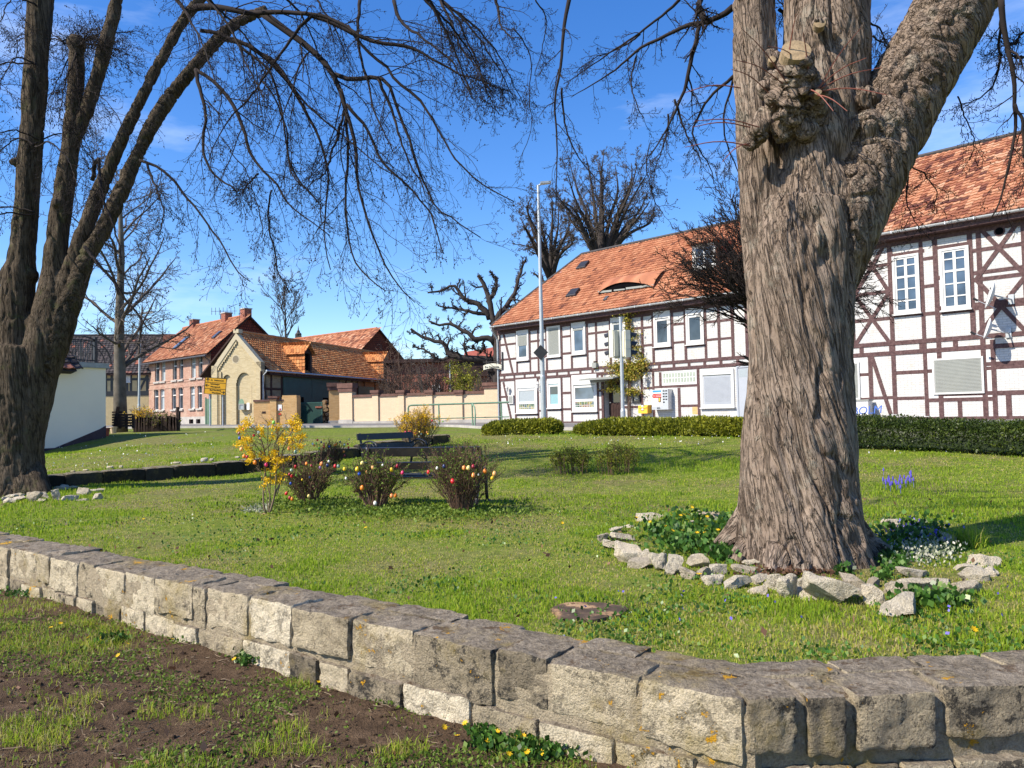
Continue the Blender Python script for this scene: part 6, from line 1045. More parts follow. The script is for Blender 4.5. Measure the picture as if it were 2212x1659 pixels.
GD = [g1p((1130, 55), (1230, 120), (1330, 180), (1410, 260), (1460, 350), (1500, 470), (1545, 620), (1530, 710), (1555, 850), (1620, 1040), (1700, 1200), (1790, 1285), r0=10, r1=1.), g1p((840, 40), (920, 35), (1010, 45), (1130, 55), (1260, 50), (1390, 60), (1520, 110), (1640, 190), r0=9, r1=3),
 g1p((845, 300), (860, 380), (885, 470), (890, 600), (902, 710), (940, 770), (1020, 830), r0=5.5, r1=2), g1p((890, 275), (950, 320), (1010, 400), (1060, 520), (1075, 640), (1110, 730), (1180, 800), (1200, 880), (1280, 950), (1390, 1040), r0=6.5), g1p((1110, 735), (1080, 780), (1048, 830), r0=2.6, r1=1.4, Y0=12.6, Y1=12.5),
 g1p((960, 170), (1060, 195), (1150, 245), (1215, 300), (1265, 380), (1340, 480), (1450, 560), (1560, 660), (1690, 750), r0=6), g1p((990, 120), (1100, 150), (1200, 260), (1280, 370), (1360, 540), (1390, 640), (1420, 760), (1400, 900), (1390, 1060), (1420, 1180), r0=6), g1p((1330, 40), (1440, 90), (1560, 140), (1660, 190), (1780, 200), (1880, 265), (1960, 310), (2070, 350), (2230, 410), r0=7),
 g1p((1520, 110), (1590, 210), (1690, 280), (1720, 350), (1800, 400), (1870, 490), (1920, 590), (1960, 680), (2060, 790), (2230, 880), r0=6), g1p((1430, 300), (1500, 330), (1570, 312), (1650, 330), (1690, 440), (1740, 560), (1770, 680), (1810, 790), (1850, 880), (1960, 960), (2040, 1020), r0=6.5), g1p((1490, 480), (1470, 560), (1430, 690), (1400, 770), (1360, 800), r0=4),
 g1p((1500, 440), (1600, 560), (1640, 680), (1740, 790), (1830, 900), (1870, 1000), (1900, 1100), r0=4.5), g1p((1640, 330), (1700, 470), (1730, 600), (1790, 760), (1840, 850), r0=4.5), g1p((870, 130), (980, 150), (1080, 240), (1160, 300), (1200, 420), (1230, 560), (1240, 720), (1290, 800), r0=5), g1p((600, 690), (700, 720), (770, 800), (830, 880), (900, 960), (980, 1050), (1040, 1150), (1110, 1215), r0=4), g1p((620, 720), (650, 800), (690, 870), (680, 980), r0=3.5),
 g1p((400, 780), (440, 640), (430, 820), (465, 930), (500, 1010), (520, 1150), r0=5, r1=1.5, Y0=12.7, Y1=12), g1p((370, 1060), (440, 1130), (540, 1240), (620, 1350), (680, 1420), r0=4.5, r1=1.6, Y0=13, Y1=12.5), g1p((1700, 0), (1750, 110), (1830, 150), (1920, 220), (2000, 300), (2060, 420), r0=5), g1p((1900, -10), (1960, 120), (2000, 230), (2060, 300), (2130, 420), r0=4), g1p((2140, -10), (2170, 90), (2230, 140), r0=4), g1p((1560, -10), (1560, 150), (1600, 330), (1640, 480), (1700, 640), r0=5), g1p((1380, -10), (1300, 90), (1240, 190), (1160, 300), (1060, 440), (960, 560), (900, 700), r0=4.5, r1=1),
 g1p((1120, 320), (1180, 420), (1230, 540), (1235, 680), (1270, 770), (1370, 870), (1380, 960), r0=4), g1p((1390, 400), (1440, 620), (1450, 800), (1460, 950), (1480, 1080), (1540, 1200), (1640, 1270), r0=4.5), g1p((1180, 830), (1160, 950), (1180, 1080), (1190, 1180), (1230, 1260), r0=3, Y0=12.5), g1p((930, 560), (1000, 640), (1060, 720), (1100, 800), (1130, 900), (1140, 1020), r0=3.5)]
# fan of shoots about the knob and behind the stems
for k in range(12):
    a = rg.uniform(-2.9, -.2) if k < 9 else rg.uniform(0, 3.1); x, y = (335, 200) if k < 16 else (430, 290) if k < 20 else (350, 330); l = rg.uniform(150, 420); q = [(x+l*f*math.cos(a), y+l*f*math.sin(a)*.8+120*f*f) for f in (0, .3, .6, 1.)]; GD.append(g1p(*q, Y0=13.6, Y1=13.6+rg.uniform(-1.5, 1.5), r0=2.6, r1=.8))
for k in range(13): x, y = (150, rg.uniform(0, 1000)); s_ = -1 if k % 3 else 1; l = rg.uniform(180, 420); GD.append(g1p((x, y), (x+s_*l*.4, y-40), (x+s_*l*.8, y+30), (x+s_*l, y+160), Y0=13.4, Y1=13+rg.uniform(-2, 2), r0=2.4, r1=.8))
for k in range(12): x = rg.uniform(700, 2100); y = -60; l = rg.uniform(250, 520); GD.append(g1p((x, y), (x+l*.25, y+l*.3), (x+l*.45, y+l*.7), (x+l*.6, y+l*1.1), Y0=13+rg.uniform(-1.5, 2), Y1=12.5+rg.uniform(-1.5, 2), r0=3.5, r1=1))
GDa = settle(GD, S1, 90); P0, R0_ = GDa[:, :, :3], GDa[:, :, 3]
P0 = P0+np.cumsum(rg.normal(size=P0.shape)*.012, 1)
m = MB(); m.tubes(P0, R0_, 6)
P1, R1_ = grow(P0, R0_, 15, .12, 1., .7, .4, 10, .12, (0, 0, -.07), .34, rg, .0038, .4, .3, 2.6); m.tubes(P1, R1_, 4, False)
P2, R2_ = grow(P1, R1_, 6, .1, 1., .75, .5, 7, .17, (0, 0, -.05), .6, rg, .0028, .18, .5, 1.); m.tubes(P2, R2_, 3, False)
P3, R3_ = grow(P2, R2_, 3, .25, 1., .8, .5, 4, .22, (0, 0, 0), .7, rg, .003, .06, .7, .3); m.tubes(P3, R3_, 3, False)
buds(m, P3, .008, .5, rg); buds(m, P2, .01, .7, rg)
m.build('crown', M['twig_dark'], lt, smooth=True)
# branches of the big lime
rg = np.random.default_rng(33)
def g2p(*pts, Y0=6.6, Y1=6.6, r0=6., r1=1.): n = len(pts); return resample([(x, y, Y0+(Y1-Y0)*i/(n-1), (r0+(r1-r0)*(i/(n-1))**.8)*.9*6.6/CF) for i, (x, y) in enumerate(pts)], 22)
G2 = [g2p((250, -20), (235, 60), (215, 170), (205, 300), (175, 400), (168, 520), (180, 640), (180, 800), (175, 950), Y0=8, Y1=8, r0=7), g2p((215, 380), (225, 520), (260, 640), (330, 740), (430, 830), r0=3.5, Y0=8, Y1=8), g2p((945, 30), (900, 75), (830, 100), (750, 115), (700, 145), (620, 190), (540, 235), (470, 300), (410, 345), (330, 390), (250, 440), r0=9, Y0=7, Y1=8), g2p((830, 100), (800, 180), (770, 280), (740, 380), (700, 450), (660, 530), (600, 620), (540, 700), r0=8, Y0=7, Y1=7.6), g2p((960, 325), (900, 370), (840, 420), (790, 490), (760, 560), (790, 640), (840, 700), (850, 780), r0=5, Y0=6.9, Y1=7.6),
 g2p((955, 335), (930, 420), (900, 530), (920, 640), (960, 740), (990, 850), r0=3.5, Y0=6.9, Y1=7.4), g2p((740, -20), (690, 40), (600, 110), (500, 180), (400, 260), (330, 300), (230, 370), r0=5, Y0=7.5, Y1=8.5), g2p((1160, 40), (1190, 80), (1180, 30), (1140, -20), r0=5, Y0=6.9, Y1=7), g2p((700, 440), (740, 540), (800, 640), (830, 690), r0=4, Y0=7.3, Y1=7.6), g2p((600, 620), (590, 730), (610, 840), (650, 890), r0=3, Y0=7.5, Y1=7.6), g2p((540, 240), (510, 330), (540, 430), (560, 520), r0=3, Y0=7.5, Y1=7.7), g2p((680, 490), (690, 560), (640, 680), (600, 760), r0=3, Y0=7.4, Y1=7.5), g2p((820, -20), (790, 50), (830, 100), r0=8, r1=7, Y0=7, Y1=7), g2p((580, 150), (480, 210), (380, 250), (280, 330), r0=3, Y0=8, Y1=8.4),
 g2p((2115, -20), (2140, 130), (2160, 280), (2170, 430), (2185, 560), (2140, 700), (2125, 830), (2060, 940), r0=7, r1=1.4, Y0=6., Y1=6.3), g2p((2165, 440), (2200, 560), (2215, 700), (2200, 850), r0=5, Y0=6.1, Y1=6.2), g2p((2100, 30), (2085, 160), (2095, 300), (2060, 380), (1990, 440), (1930, 470), r0=4, Y0=6.2, Y1=6.6), g2p((1710, 700), (1708, 800), (1712, 900), (1740, 1000), r0=2.6, Y0=6.6, Y1=6.7), g2p((1920, 420), (1960, 520), (2000, 600), (1980, 680), r0=2., Y0=6.5, Y1=6.6), g2p((1720, 710), (1800, 740), (1840, 820), (1830, 900), r0=2., Y0=6.6, Y1=6.8), g2p((1545, 90), (1600, 110), (1620, 160), (1640, 200), r0=3, Y0=7, Y1=7.4), g2p((1560, 150), (1620, 170), (1650, 220), r0=2.5, Y0=7, Y1=7.4), g2p((2212, 130), (2160, 180), (2100, 160), r0=3, Y0=6.2, Y1=6.4), g2p((2212, 240), (2150, 235), r0=4, Y0=6.2, Y1=6.3), g2p((0, 120), (60, 200), (90, 300), (70, 420), (100, 560), (40, 700), r0=2.5, Y0=9, Y1=9.5), g2p((100, -10), (160, 90), (140, 220), (100, 330), r0=2.5, Y0=8.5, Y1=9)]
G2 = settle(G2, S2, 30); P0, R0_ = G2[:, :, :3], G2[:, :, 3]; P0 = P0+np.cumsum(rg.normal(size=P0.shape)*.006, 1); m = MB(); m.tubes(P0, R0_, 7)
P1, R1_ = grow(P0, R0_, 11, .1, 1., .75, .3, 9, .17, (0, 0, -.04), .5, rg, .0028, .2, .3, 1.1); m.tubes(P1, R1_, 4, False)
P2, R2_ = grow(P1, R1_, 5, .15, 1., .8, .42, 6, .22, (0, 0, -.02), .6, rg, .002, .08, .5, .45); m.tubes(P2, R2_, 3, False)
P3, R3_ = grow(P2, R2_, 3, .25, 1., .8, .5, 4, .22, (0, 0, 0), .7, rg, .0017, .04, .7, .16); m.tubes(P3, R3_, 3, False); buds(m, P3, .005, .5, rg)
m.build('crown', M['twig_dark'], bt, smooth=True)
m = MB(); sh_ = []
for (x0, y0, x1, y1) in ((1762, 195, 1872, 125), (1762, 198, 1905, 146), (1764, 198, 1915, 205), (1764, 200, 1860, 60), (1750, 185, 1735, 70), (1700, 180, 1600, 60), (1690, 180, 1590, 130), (1640, 275, 1500, 262), (1620, 275, 1495, 275), (1600, 190, 1480, 200), (1620, 315, 1480, 318), (1700, 150, 1720, 30), (1740, 190, 1800, 240), (1735, 140, 1660, 100), (1660, 200, 1580, 150), (1620, 310, 1560, 350), (1755, 205, 1830, 240)): a = at(x0, y0, 6.0); b = at(x1, y1, 5.7); c_ = (a+b)/2+V3(0, 0, .05); q = resample([(*a, .006), (*c_, .005), (*b, .0025)], 8); sh_.append(q)
sh_ = np.array(sh_); m.tubes(sh_[:, :, :3], sh_[:, :, 3], 4); m.build('shoots', M['shoot'], bt)
# ------------------------------------------------------------------ background trees
def tree(name, label, base, top_z, trunk_r, limbs, levels, mat, tmat, seed, lean=(0, 0), trunk_n=10, wob=.12, sp=(.25, .95), group=None, limb_ang=.7, limb_len=.6, rmin=.01, trop=(0, 0, .06), guide_pts=None, cat='tree'):
    rng = np.random.default_rng(seed); b = np.asarray(base, float); t = thing(name, label, cat, b, group)
    if guide_pts is None:
        H = top_z-b[2]; f = np.linspace(0, 1, trunk_n); P = b+np.stack([lean[0]*f, lean[1]*f, H*f], 1)+np.concatenate([[[0, 0, 0]], np.cumsum(rng.normal(size=(trunk_n-1, 3))*wob*(.5, .5, .1), 0)]); P[0] -= V3(0, 0, .2); R = trunk_r*(1-f*.85); P = P[None]; R = R[None]
    else: P = np.array([q[:, :3] for q in guide_pts]); R = np.array([q[:, 3] for q in guide_pts])
    m = MB(); m.tubes(P, R, 9); m.build('trunk', M[tmat], t, smooth=True)
    m = MB(); Q, S_ = P, R
    for i, (k, n, ang, lf, wd, rr, tr, lm) in enumerate(levels):
        Q, S_ = grow(Q, S_, k, sp[0] if i == 0 else .2, sp[1] if i == 0 else 1., ang, lf, n, wd, tr, rr, rng, rmin, .1, .3, lm); m.tubes(Q, S_, max(3, 6-i), False)
    m.build('crown', M[mat], t, smooth=True); return t
Y = 34.; b = at(261, 905, Y); b[2] = float(gz(b[0], b[1]))
tree('bare_tree', 'slender bare tree with wide spreading twigs beside the white annex', b, at(258, 370, Y)[2], .3, 0, [(22, 9, .95, .62, .1, .42, (0, 0, .035), 4.6), (8, 7, .75, .45, .16, .5, (0, 0, .0), 2.2), (6, 5, .75, .5, .2, .6, (0, 0, -.01), 1.1), (4, 4, .7, .5, .2, .7, (0, 0, 0), .5)], 'twig_far', 'trunk_grey', 4, sp=(.2, .97), rmin=.009, wob=.1)
b = at(612, 720, 92); b[2] = 1.2
tree('bare_tree', 'small rounded bare tree standing behind the orange barn roofs', b, at(612, 640, 92)[2], .3, 0, [(16, 8, .5, .55, .08, .5, (0, 0, .06), 5), (7, 6, .5, .45, .12, .5, (0, 0, .05), 2.5), (6, 5, .5, .5, .15, .6, (0, 0, .03), 1.3), (3, 3, .5, .5, .2, .7, (0, 0, 0), .7)], 'twig_far', 'twig_far', 6, sp=(.6, .98), rmin=.02)
for i, (ox, top, Y, s, lb) in enumerate(((1300, 318, 58, 9, 'tall rounded chestnut tree rising behind the inn roof'), (1190, 470, 62, 10, 'smaller bare tree behind the inn roof next to the tall chestnut'))):
    b = at(ox, 700, Y); b[2] = 1.1; rg = np.random.default_rng(s+70); cx, cy, rx, ry, nl = ((1308, 445, 118, 122, 15), (1178, 500, 62, 95, 10))[i]; GP = []
    fk = at(ox, cy+ry*1.15, Y); GP.append(resample([(*b, .5), (*((b+fk)/2), .42), (*fk, .36)], 14))
    for k in range(nl):
        a = -math.pi/2+(k+.5-nl/2)/nl*3.6+rg.uniform(-.12, .12); f = rg.uniform(.72, 1.); e = at(cx+rx*f*math.cos(a), cy+ry*f*math.sin(a), Y+rg.uniform(-3.5, 3.5)); md_ = at(ox+(cx-ox)*.5+rx*.38*math.cos(a), cy+ry*(.45+.25*math.sin(a)), (Y+e[1])/2); GP.append(resample([(*fk, .22), (*md_, .14), (*((md_+e)/2+rg.normal(size=3)*.5), .08), (*e, .025)], 14))
    tree('bare_tree', lb, b, 0, 0, 0, [(9, 8, .8, .38, .16, .42, (0, 0, .05), 3.6), (7, 6, .75, .5, .2, .5, (0, 0, .04), 1.9), (5, 5, .7, .5, .2, .6, (0, 0, .03), 1.), (3, 4, .6, .5, .25, .7, (0, 0, .05), .7)], 'twig_far', 'gnarl', s, sp=(.3, 1.), rmin=.0115, guide_pts=GP)
# gnarled tree at the inn corner
Yg = 47.; gp_ = lambda pts, r0, r1, Y0=Yg, Y1=Yg: resample([(*at(*p, Y0+(Y1-Y0)*i/(len(pts)-1)), (r0+(r1-r0)*i/(len(pts)-1))*Yg/CF) for i, p in enumerate(pts)], 16)
zb = lambda x, y: Z2(x, y)
GG = [gp_([zb(1590, 980), zb(1580, 700), zb(1578, 520), zb(1570, 400), zb(1565, 330), zb(1540, 250), zb(1525, 150), zb(1520, 60), zb(1470, -20)], 11, 4), gp_([zb(1572, 420), zb(1520, 375), zb(1430, 395), zb(1400, 340), zb(1340, 330), zb(1270, 290), zb(1210, 310), zb(1150, 280)], 7, 2), gp_([zb(1560, 540), zb(1470, 520), zb(1400, 515), zb(1290, 490), zb(1240, 470), zb(1230, 400), zb(1180, 420), zb(1090, 380), zb(1030, 330)], 9, 2.5), gp_([zb(1540, 260), zb(1480, 170), zb(1420, 140), zb(1370, 130), zb(1330, 90), zb(1290, 30), zb(1230, 80), zb(1140, 95)], 7, 1.8), gp_([zb(1530, 230), zb(1440, 220), zb(1380, 190), zb(1290, 200), zb(1210, 180)], 5, 1.5), gp_([zb(1550, 300), zb(1620, 200), zb(1680, 100), zb(1720, -30), zb(1780, -120)], 7, 2), gp_([zb(1575, 380), zb(1660, 330), zb(1740, 250), zb(1800, 140)], 6, 2), gp_([zb(1300, 495), zb(1220, 530), zb(1110, 470), zb(1040, 440)], 4, 1.5), gp_([zb(1500, 380), zb(1490, 460), zb(1430, 470), zb(1390, 440)], 3.5, 1.2), gp_([zb(1525, 150), zb(1570, 60), zb(1560, -40)], 5, 2)]
for q in GG: q[1:, :3] += np.cumsum(np.random.default_rng(3).normal(size=(15, 3))*.04, 0)
b = at(*zb(1590, 940), Yg); b[2] = 1.05
tree('gnarled_tree', 'dark gnarled pollarded tree with twisted limbs left of the inn', b, 0, 0, 0, [(13, 8, .95, .26, .3, .55, (0, 0, .1), 2.6), (7, 6, .9, .5, .32, .6, (0, 0, .08), 1.3), (5, 5, .8, .5, .3, .7, (0, 0, .05), .7)], 'gnarl', 'gnarl', 12, sp=(.25, 1.), rmin=.014, guide_pts=GG)
# umbrella shaped tree hidden behind the big trunk
Yu = 17.5; b = at(1680, 930, Yu); b[2] = float(gz(b[0], b[1])); rg = np.random.default_rng(5); UU = []
for k in range(64):
    a = rg.uniform(0, 2*math.pi); el = rg.uniform(.2, 1.35); L = rg.uniform(1.9, 2.6)+1.1*max(0, el-.6); h0 = at(1660, 715+rg.uniform(-25, 10), Yu); d = V3(math.cos(a)*math.cos(el), math.sin(a)*math.cos(el), math.sin(el)); q = [(*(b+V3(0, 0, 0)), .07)] if k == 0 else []
    UU.append(resample([(*h0, .032), (*(h0+d*L*.35+V3(0, 0, .12)), .022), (*(h0+d*L*.7+V3(0, 0, .1)), .014), (*(h0+d*L+V3(0, 0, -.12)), .006)], 12))
UU.append(resample([(*b, .16), (*(b+V3(0, 0, .8)), .14), (*at(1660, 720, Yu), .1)], 12))
tree('umbrella_tree', 'low umbrella shaped tree with dense dark twigs spreading behind the big trunk', b, 0, 0, 0, [(10, 8, .5, .6, .12, .6, (0, 0, .0), 1.5), (6, 6, .5, .5, .14, .6, (0, 0, .02), .8), (3, 5, .5, .5, .15, .7, (0, 0, .02), .45)], 'twig_dark', 'twig_dark', 9, sp=(.2, 1.), rmin=.006, guide_pts=UU)
# shrubs behind the cream wall and small far bushes
def shrub(name, label, base, h, w, n, mat, seed, levels=((5, 6, .6, .5, .14, .6, (0, 0, .03), 2), (4, 5, .6, .5, .18, .7, (0, 0, .02), 1)), r=.02, rmin=.008, spread=.5, group=None, loc=None, foot=.15, top=None, cat='shrub'):
    rng = np.random.default_rng(seed); b = np.asarray(base, float); a = rng.uniform(0, 2*math.pi, n); rr = np.sqrt(rng.random(n)); end = b+np.stack([np.cos(a)*rr*w/2, np.sin(a)*rr*w/2*.8, h*(1-.3*rr**2)*rng.uniform(.75, 1.05, n)], 1); st = b+np.stack([np.cos(a)*rr*w*foot, np.sin(a)*rr*w*foot, np.full(n, -.05)], 1); f = np.linspace(0, 1, 9)[None, :, None]
    P = st[:, None]*(1-f)+end[:, None]*f; P[..., 2] += (np.sin(f[..., 0]*math.pi)*.06*h); P += np.cumsum(rng.normal(size=P.shape)*.012*h, 1)*f; R = np.broadcast_to(r*(1-.7*f[0, :, 0]), P.shape[:2]); t = thing(name, label, cat, b, group); m = MB(); m.tubes(P, R, 5); Q, S_ = P, R
    for i, (k, nn, ang, lf, wd, rrr, tr, lm) in enumerate(levels): Q, S_ = grow(Q, S_, k, .25, 1., ang, lf, nn, wd, tr, rrr, rng, rmin, .04, .4, lm); m.tubes(Q, S_, 3, False)
    m.build('stems', M[mat], t, smooth=True); return t, P, Q, rng
for ox, Y, top, wpx, lb, mt, sd in ((872, 56, 745, 90, 'big tangled bare shrub behind the cream wall beside the barn', 'twig_brown', 1), (925, 54, 775, 60, 'bare upright shrub behind the middle of the cream wall', 'twig_far', 2), (955, 55, 770, 60, 'reddish bare bush in front of the brick shed', 'twig_brown', 3), (1048, 50, 800, 70, 'pale dry bush behind the cream wall next to the inn', 'twig_far', 5), (845, 62, 770, 40, 'slim bare bush where the barn roof ends', 'twig_far', 6)):
    b = at(ox, 900, Y); b[2] = 1.1; shrub('bare_shrub', lb, b, at(ox, top, Y)[2]-1.1, wpx*Y/CF, 14, mt, sd, ((6, 7, .7, .5, .16, .6, (0, 0, .03), 2.4), (5, 6, .7, .5, .2, .6, (0, 0, .02), 1.2), (3, 4, .7, .5, .2, .7, (0, 0, 0), .6)), .05, .011)
def leaves(m, C, size, rng, up=.4, col=None, aspect=.55, jitter=.35):
    n = len(C); d = unit(rng.normal(size=(n, 3))+V3(0, 0, up)); s = unit(np.cross(d, rng.normal(size=(n, 3)))); L = size*rng.uniform(1-jitter, 1+jitter, (n, 1)); w = L*aspect/2
    v = np.stack([C, C+d*L*.5+s*w, C+d*L, C+d*L*.5-s*w], 1).reshape(-1, 3); c = rng.random(n) if col is None else col; m.add(v, np.arange(n*4).reshape(-1, 4), col=np.repeat(c, 4)); return m
b = at(1005, 900, 52); b[2] = 1.1; t, P, Q, rng = shrub('evergreen_shrub', 'olive green leafy shrub behind the cream wall', b, at(1005, 790, 52)[2]-1.1, 60*52/CF, 16, 'twig_far', 8)
C = Q[rng.integers(0, len(Q), 5200), rng.integers(1, Q.shape[1], 5200)]+rng.normal(size=(5200, 3))*.09; leaves(MB(), C, .1, rng).build('foliage', M['hedge_lime'], t)
# forsythia by the picket fence, shrubs along it
b = at(303, 918, 33.8); b[2] = float(gz(b[0], b[1])); t, P, Q, rng = shrub('forsythia', 'small yellow flowering forsythia behind the picket fence', b, 1.05, 1.5, 26, 'forsythia_stem', 9, r=.014); C = P[rng.integers(0, len(P), 1500), rng.integers(3, 9, 1500)]+rng.normal(size=(1500, 3))*.07; leaves(MB(), C, .07, rng).build('blossom', M['petal'], t)
for ox, h, w_, lb, sd in ((332, .8, 1.3, 'bare twiggy shrub growing through the middle of the picket fence', 10), (362, .75, 1.2, 'bare shrub at the right end of the picket fence', 11)):
    b = at(ox, 920, 33.3); b[2] = float(gz(b[0], b[1])); t, P, Q, rng = shrub('bare_shrub', lb, b, h, w_, 30, 'forsythia_stem', sd, r=.012); C = Q[rng.integers(0, len(Q), 500), -1]; leaves(MB(), C, .06, rng, col=rng.random(500)*.6).build('foliage', M['hedge_lime'], t)
# climber over the inn door
ivy = thing('creeper', 'yellow green creeper climbing the inn front above the door', 'climbing plant', T.pt(U3(1280, 1400)[0], GZ)); rng = np.random.default_rng(14); st = []
for k in range(5): x = 1270+k*8; st.append(resample([(*T.pt(*U3(x+rng.uniform(-6, 6), y), .05+.02*k), .022) for y in (1465, 1350, 1230, 1120, 1000, 880, 760, 640, 540)], 16))
for (x0, y0, x1, y1) in ((1290, 1010, 1120, 985), (1300, 1080, 1080, 1120), (1290, 960, 1440, 950), (1290, 1000, 1430, 1050), (1285, 1150, 1080, 1180), (1285, 700, 1390, 640), (1280, 600, 1180, 500), (1300, 1170, 1400, 1200), (1290, 850, 1390, 860)): st.append(resample([(*T.pt(*U3(x0, y0), .1), .018), (*T.pt(*U3((x0+x1)/2, (y0+y1)/2+10), .25), .014), (*T.pt(*U3(x1, y1), .3), .008)], 16))
st = np.array(st); m = MB(); m.tubes(st[:, :, :3], st[:, :, 3], 5); Q, S_ = grow(st[:, :, :3], st[:, :, 3], 12, .1, 1., .9, .16, 6, .25, (-.03, -.05, 0), .6, rng, .005, .1, .4, .6); m.tubes(Q, S_, 3, False); m.build('stems', M['ivy_stem'], ivy, smooth=True); C = []
for (x, y, rx, ry, n) in ((1270, 985, 160, 50, 1500), (1290, 1060, 120, 45, 1000), (1170, 1175, 95, 30, 420), (1330, 1200, 80, 30, 380), (1400, 960, 55, 55, 420), (1290, 760, 45, 130, 330), (1250, 520, 100, 30, 260), (1330, 700, 60, 50, 200), (1370, 860, 40, 80, 260), (1280, 600, 30, 90, 180), (1150, 1120, 50, 20, 160)):
    a = rng.normal(size=(n, 2))*.5; C += [T.pt(*U3(x+q[0]*rx, y+q[1]*ry), rng.uniform(.05, .42)) for q in a]
leaves(MB(), np.array(C), .085, rng, .1, aspect=.75).build('foliage', M['creeper_leaf'], ivy)
# clipped hedges
def hedge(label, pts, wid, hts, n, mat, seed, size=.055, dark=.0):
    rng = np.random.default_rng(seed); p = np.array(pts, float); s = np.concatenate([[0], np.cumsum(np.linalg.norm(np.diff(p[:, :2], axis=0), axis=1))]); mid = p[len(p)//2]; t = thing('hedge', label, 'hedge', (mid[0], mid[1], float(gz(mid[0], mid[1]))), 'clipped hedges along the pavement')
    def place(q, a, rr):   # q along, a angle over the profile, rr radius fraction
        x = np.interp(q, s, p[:, 0]); y = np.interp(q, s, p[:, 1]); h = np.interp(q, s, hts); tx = np.interp(q+.05, s, p[:, 0])-np.interp(q-.05, s, p[:, 0]); ty = np.interp(q+.05, s, p[:, 1])-np.interp(q-.05, s, p[:, 1]); l = np.hypot(tx, ty)+1e-6; nx, ny = ty/l, -tx/l
        ca, sa = np.cos(a), np.sin(a); e = .55; px = np.sign(ca)*np.abs(ca)**e*wid/2*rr; pz = np.abs(sa)**e*rr; lump = 1+.16*(fbm(np.stack([q*1.6, a, 0*q], -1), 3, seed)-.5)*2; end = np.clip(np.minimum(q, s[-1]-q)/.35, 0.05, 1)**.5
        x = x+nx*px*lump*end; y = y+ny*px*lump*end; return np.stack([x, y, gz(x, y)+h*pz*lump*(.6+.4*end)], -1)
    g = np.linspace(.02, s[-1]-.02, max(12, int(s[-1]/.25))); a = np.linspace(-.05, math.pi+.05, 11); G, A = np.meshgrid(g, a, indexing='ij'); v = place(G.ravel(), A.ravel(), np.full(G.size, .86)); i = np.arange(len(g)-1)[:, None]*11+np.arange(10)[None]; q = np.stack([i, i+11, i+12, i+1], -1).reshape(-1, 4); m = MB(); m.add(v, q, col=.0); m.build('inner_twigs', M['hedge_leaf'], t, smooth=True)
    q = rng.random(n)*s[-1]; a = rng.random(n)*math.pi; C = place(q, a, rng.uniform(.84, 1.05, n)); c = np.clip(rng.random(n)*.75+.35*(fbm(C*1.7, 3, 2)-.4)-dark, 0, 1); leaves(MB(), C, size, rng, .9, c, .42).build('foliage', M[mat], t); return t
H_ = lambda ox, oy, Y: at(ox, oy, Y)[:2]
hedge('short yellow green clipped hedge in front of the lamp post', [H_(1044, 930, 22.5), H_(1130, 930, 22.3), H_(1214, 930, 22.)], .8, [.33, .36, .38], 17000, 'hedge_lime', 1, .085)
hedge('long low yellow green hedge running under the traffic light', [H_(1244, 930, 21.8), H_(1330, 930, 21.2), H_(1460, 932, 20.4), H_(1600, 933, 19.5), H_(1660, 930, 19.)], .8, [.26, .4, .42, .42, .42], 32000, 'hedge_lime', 2, .085)
hedge('tall dark green hedge right of the big lime trunk', [H_(1780, 950, 16.6), H_(1900, 950, 15.9), H_(2050, 950, 14.9), H_(2212, 950, 13.9), H_(2420, 950, 12.8)], .85, [.6, .6, .58, .56, .55], 26000, 'hedge_leaf', 3, .05, .1)
# ------------------------------------------------------------------ benches
def bench(label, org, ex, L, seed=0):
    ex = unit(V3(ex[0], ex[1], 0)); ey = V3(-ex[1], ex[0], 0); o = np.asarray(org, float)   # ey points to the back of the bench
    t = thing('park_bench', label, 'bench', o, 'black slatted park benches'); P = lambda x, y, z: o+ex*x+ey*y+V3(0, 0, z); bk = unit(ey*.2+V3(0, 0, 1))
    for k in range(5): m = MB(); m.obox(P(0, -.36+k*.1, .415-.012*abs(k-2)), (ex, ey, V3(0, 0, 1)), (L/2, .041, .016)); m.build('seat_slat', M['bench_wood'], t)
    for z, h in ((.56, .05), (.75, .062)): m = MB(); c = P(0, .12, 0)+V3(0, 0, z)+ey*(z-.45)*.24; m.obox(c, (ex, bk, unit(np.cross(ex, bk))), (L/2+.03, h, .018)); m.build('back_slat', M['bench_wood'], t)
    for sx in (-1, 1):
        x = sx*(L/2-.05); m = MB(); q = lambda pts, r: m.tubes(resample([(*P(x, y, z), r) for y, z in pts], 16)[None, :, :3], np.full((1, 16), r), 8)
        q([(-.44, .0), (-.4, .1), (-.36, .25), (-.38, .4), (-.33, .42)], .024); q([(.22, 0), (.2, .1), (.12, .28), (.12, .42), (.17, .6), (.23, .82)], .024); q([(-.4, .4), (-.2, .4), (.13, .42)], .022); q([(-.36, .26), (-.2, .33), (-.05, .35), (.12, .3)], .014)
        q([(.15, .6), (.0, .66), (-.2, .67), (-.36, .62), (-.42, .54), (-.38, .46), (-.28, .44), (-.24, .5)], .019); q([(.1, .5), (-.05, .6), (-.22, .62), (-.3, .55), (-.26, .45)], .011)
        for y in (-.45, .22): m.obox(P(x, y, .015), (ex, ey, V3(0, 0, 1)), (.035, .05, .02))
        m.build('end_frame', M['black_iron'], t, smooth=True)
    return t
g = gnd(940, 1094); a = at(806, 975, 10.9); b = at(1036, 975, 10.6); L = np.linalg.norm((b-a)[:2])+.06; c = (a+b)/2; c[2] = float(gz(c[0], c[1])); bench('black park bench seen from behind, half hidden by the egg bushes', c-V3(0, .0, 0), -(b-a), L*1.02)
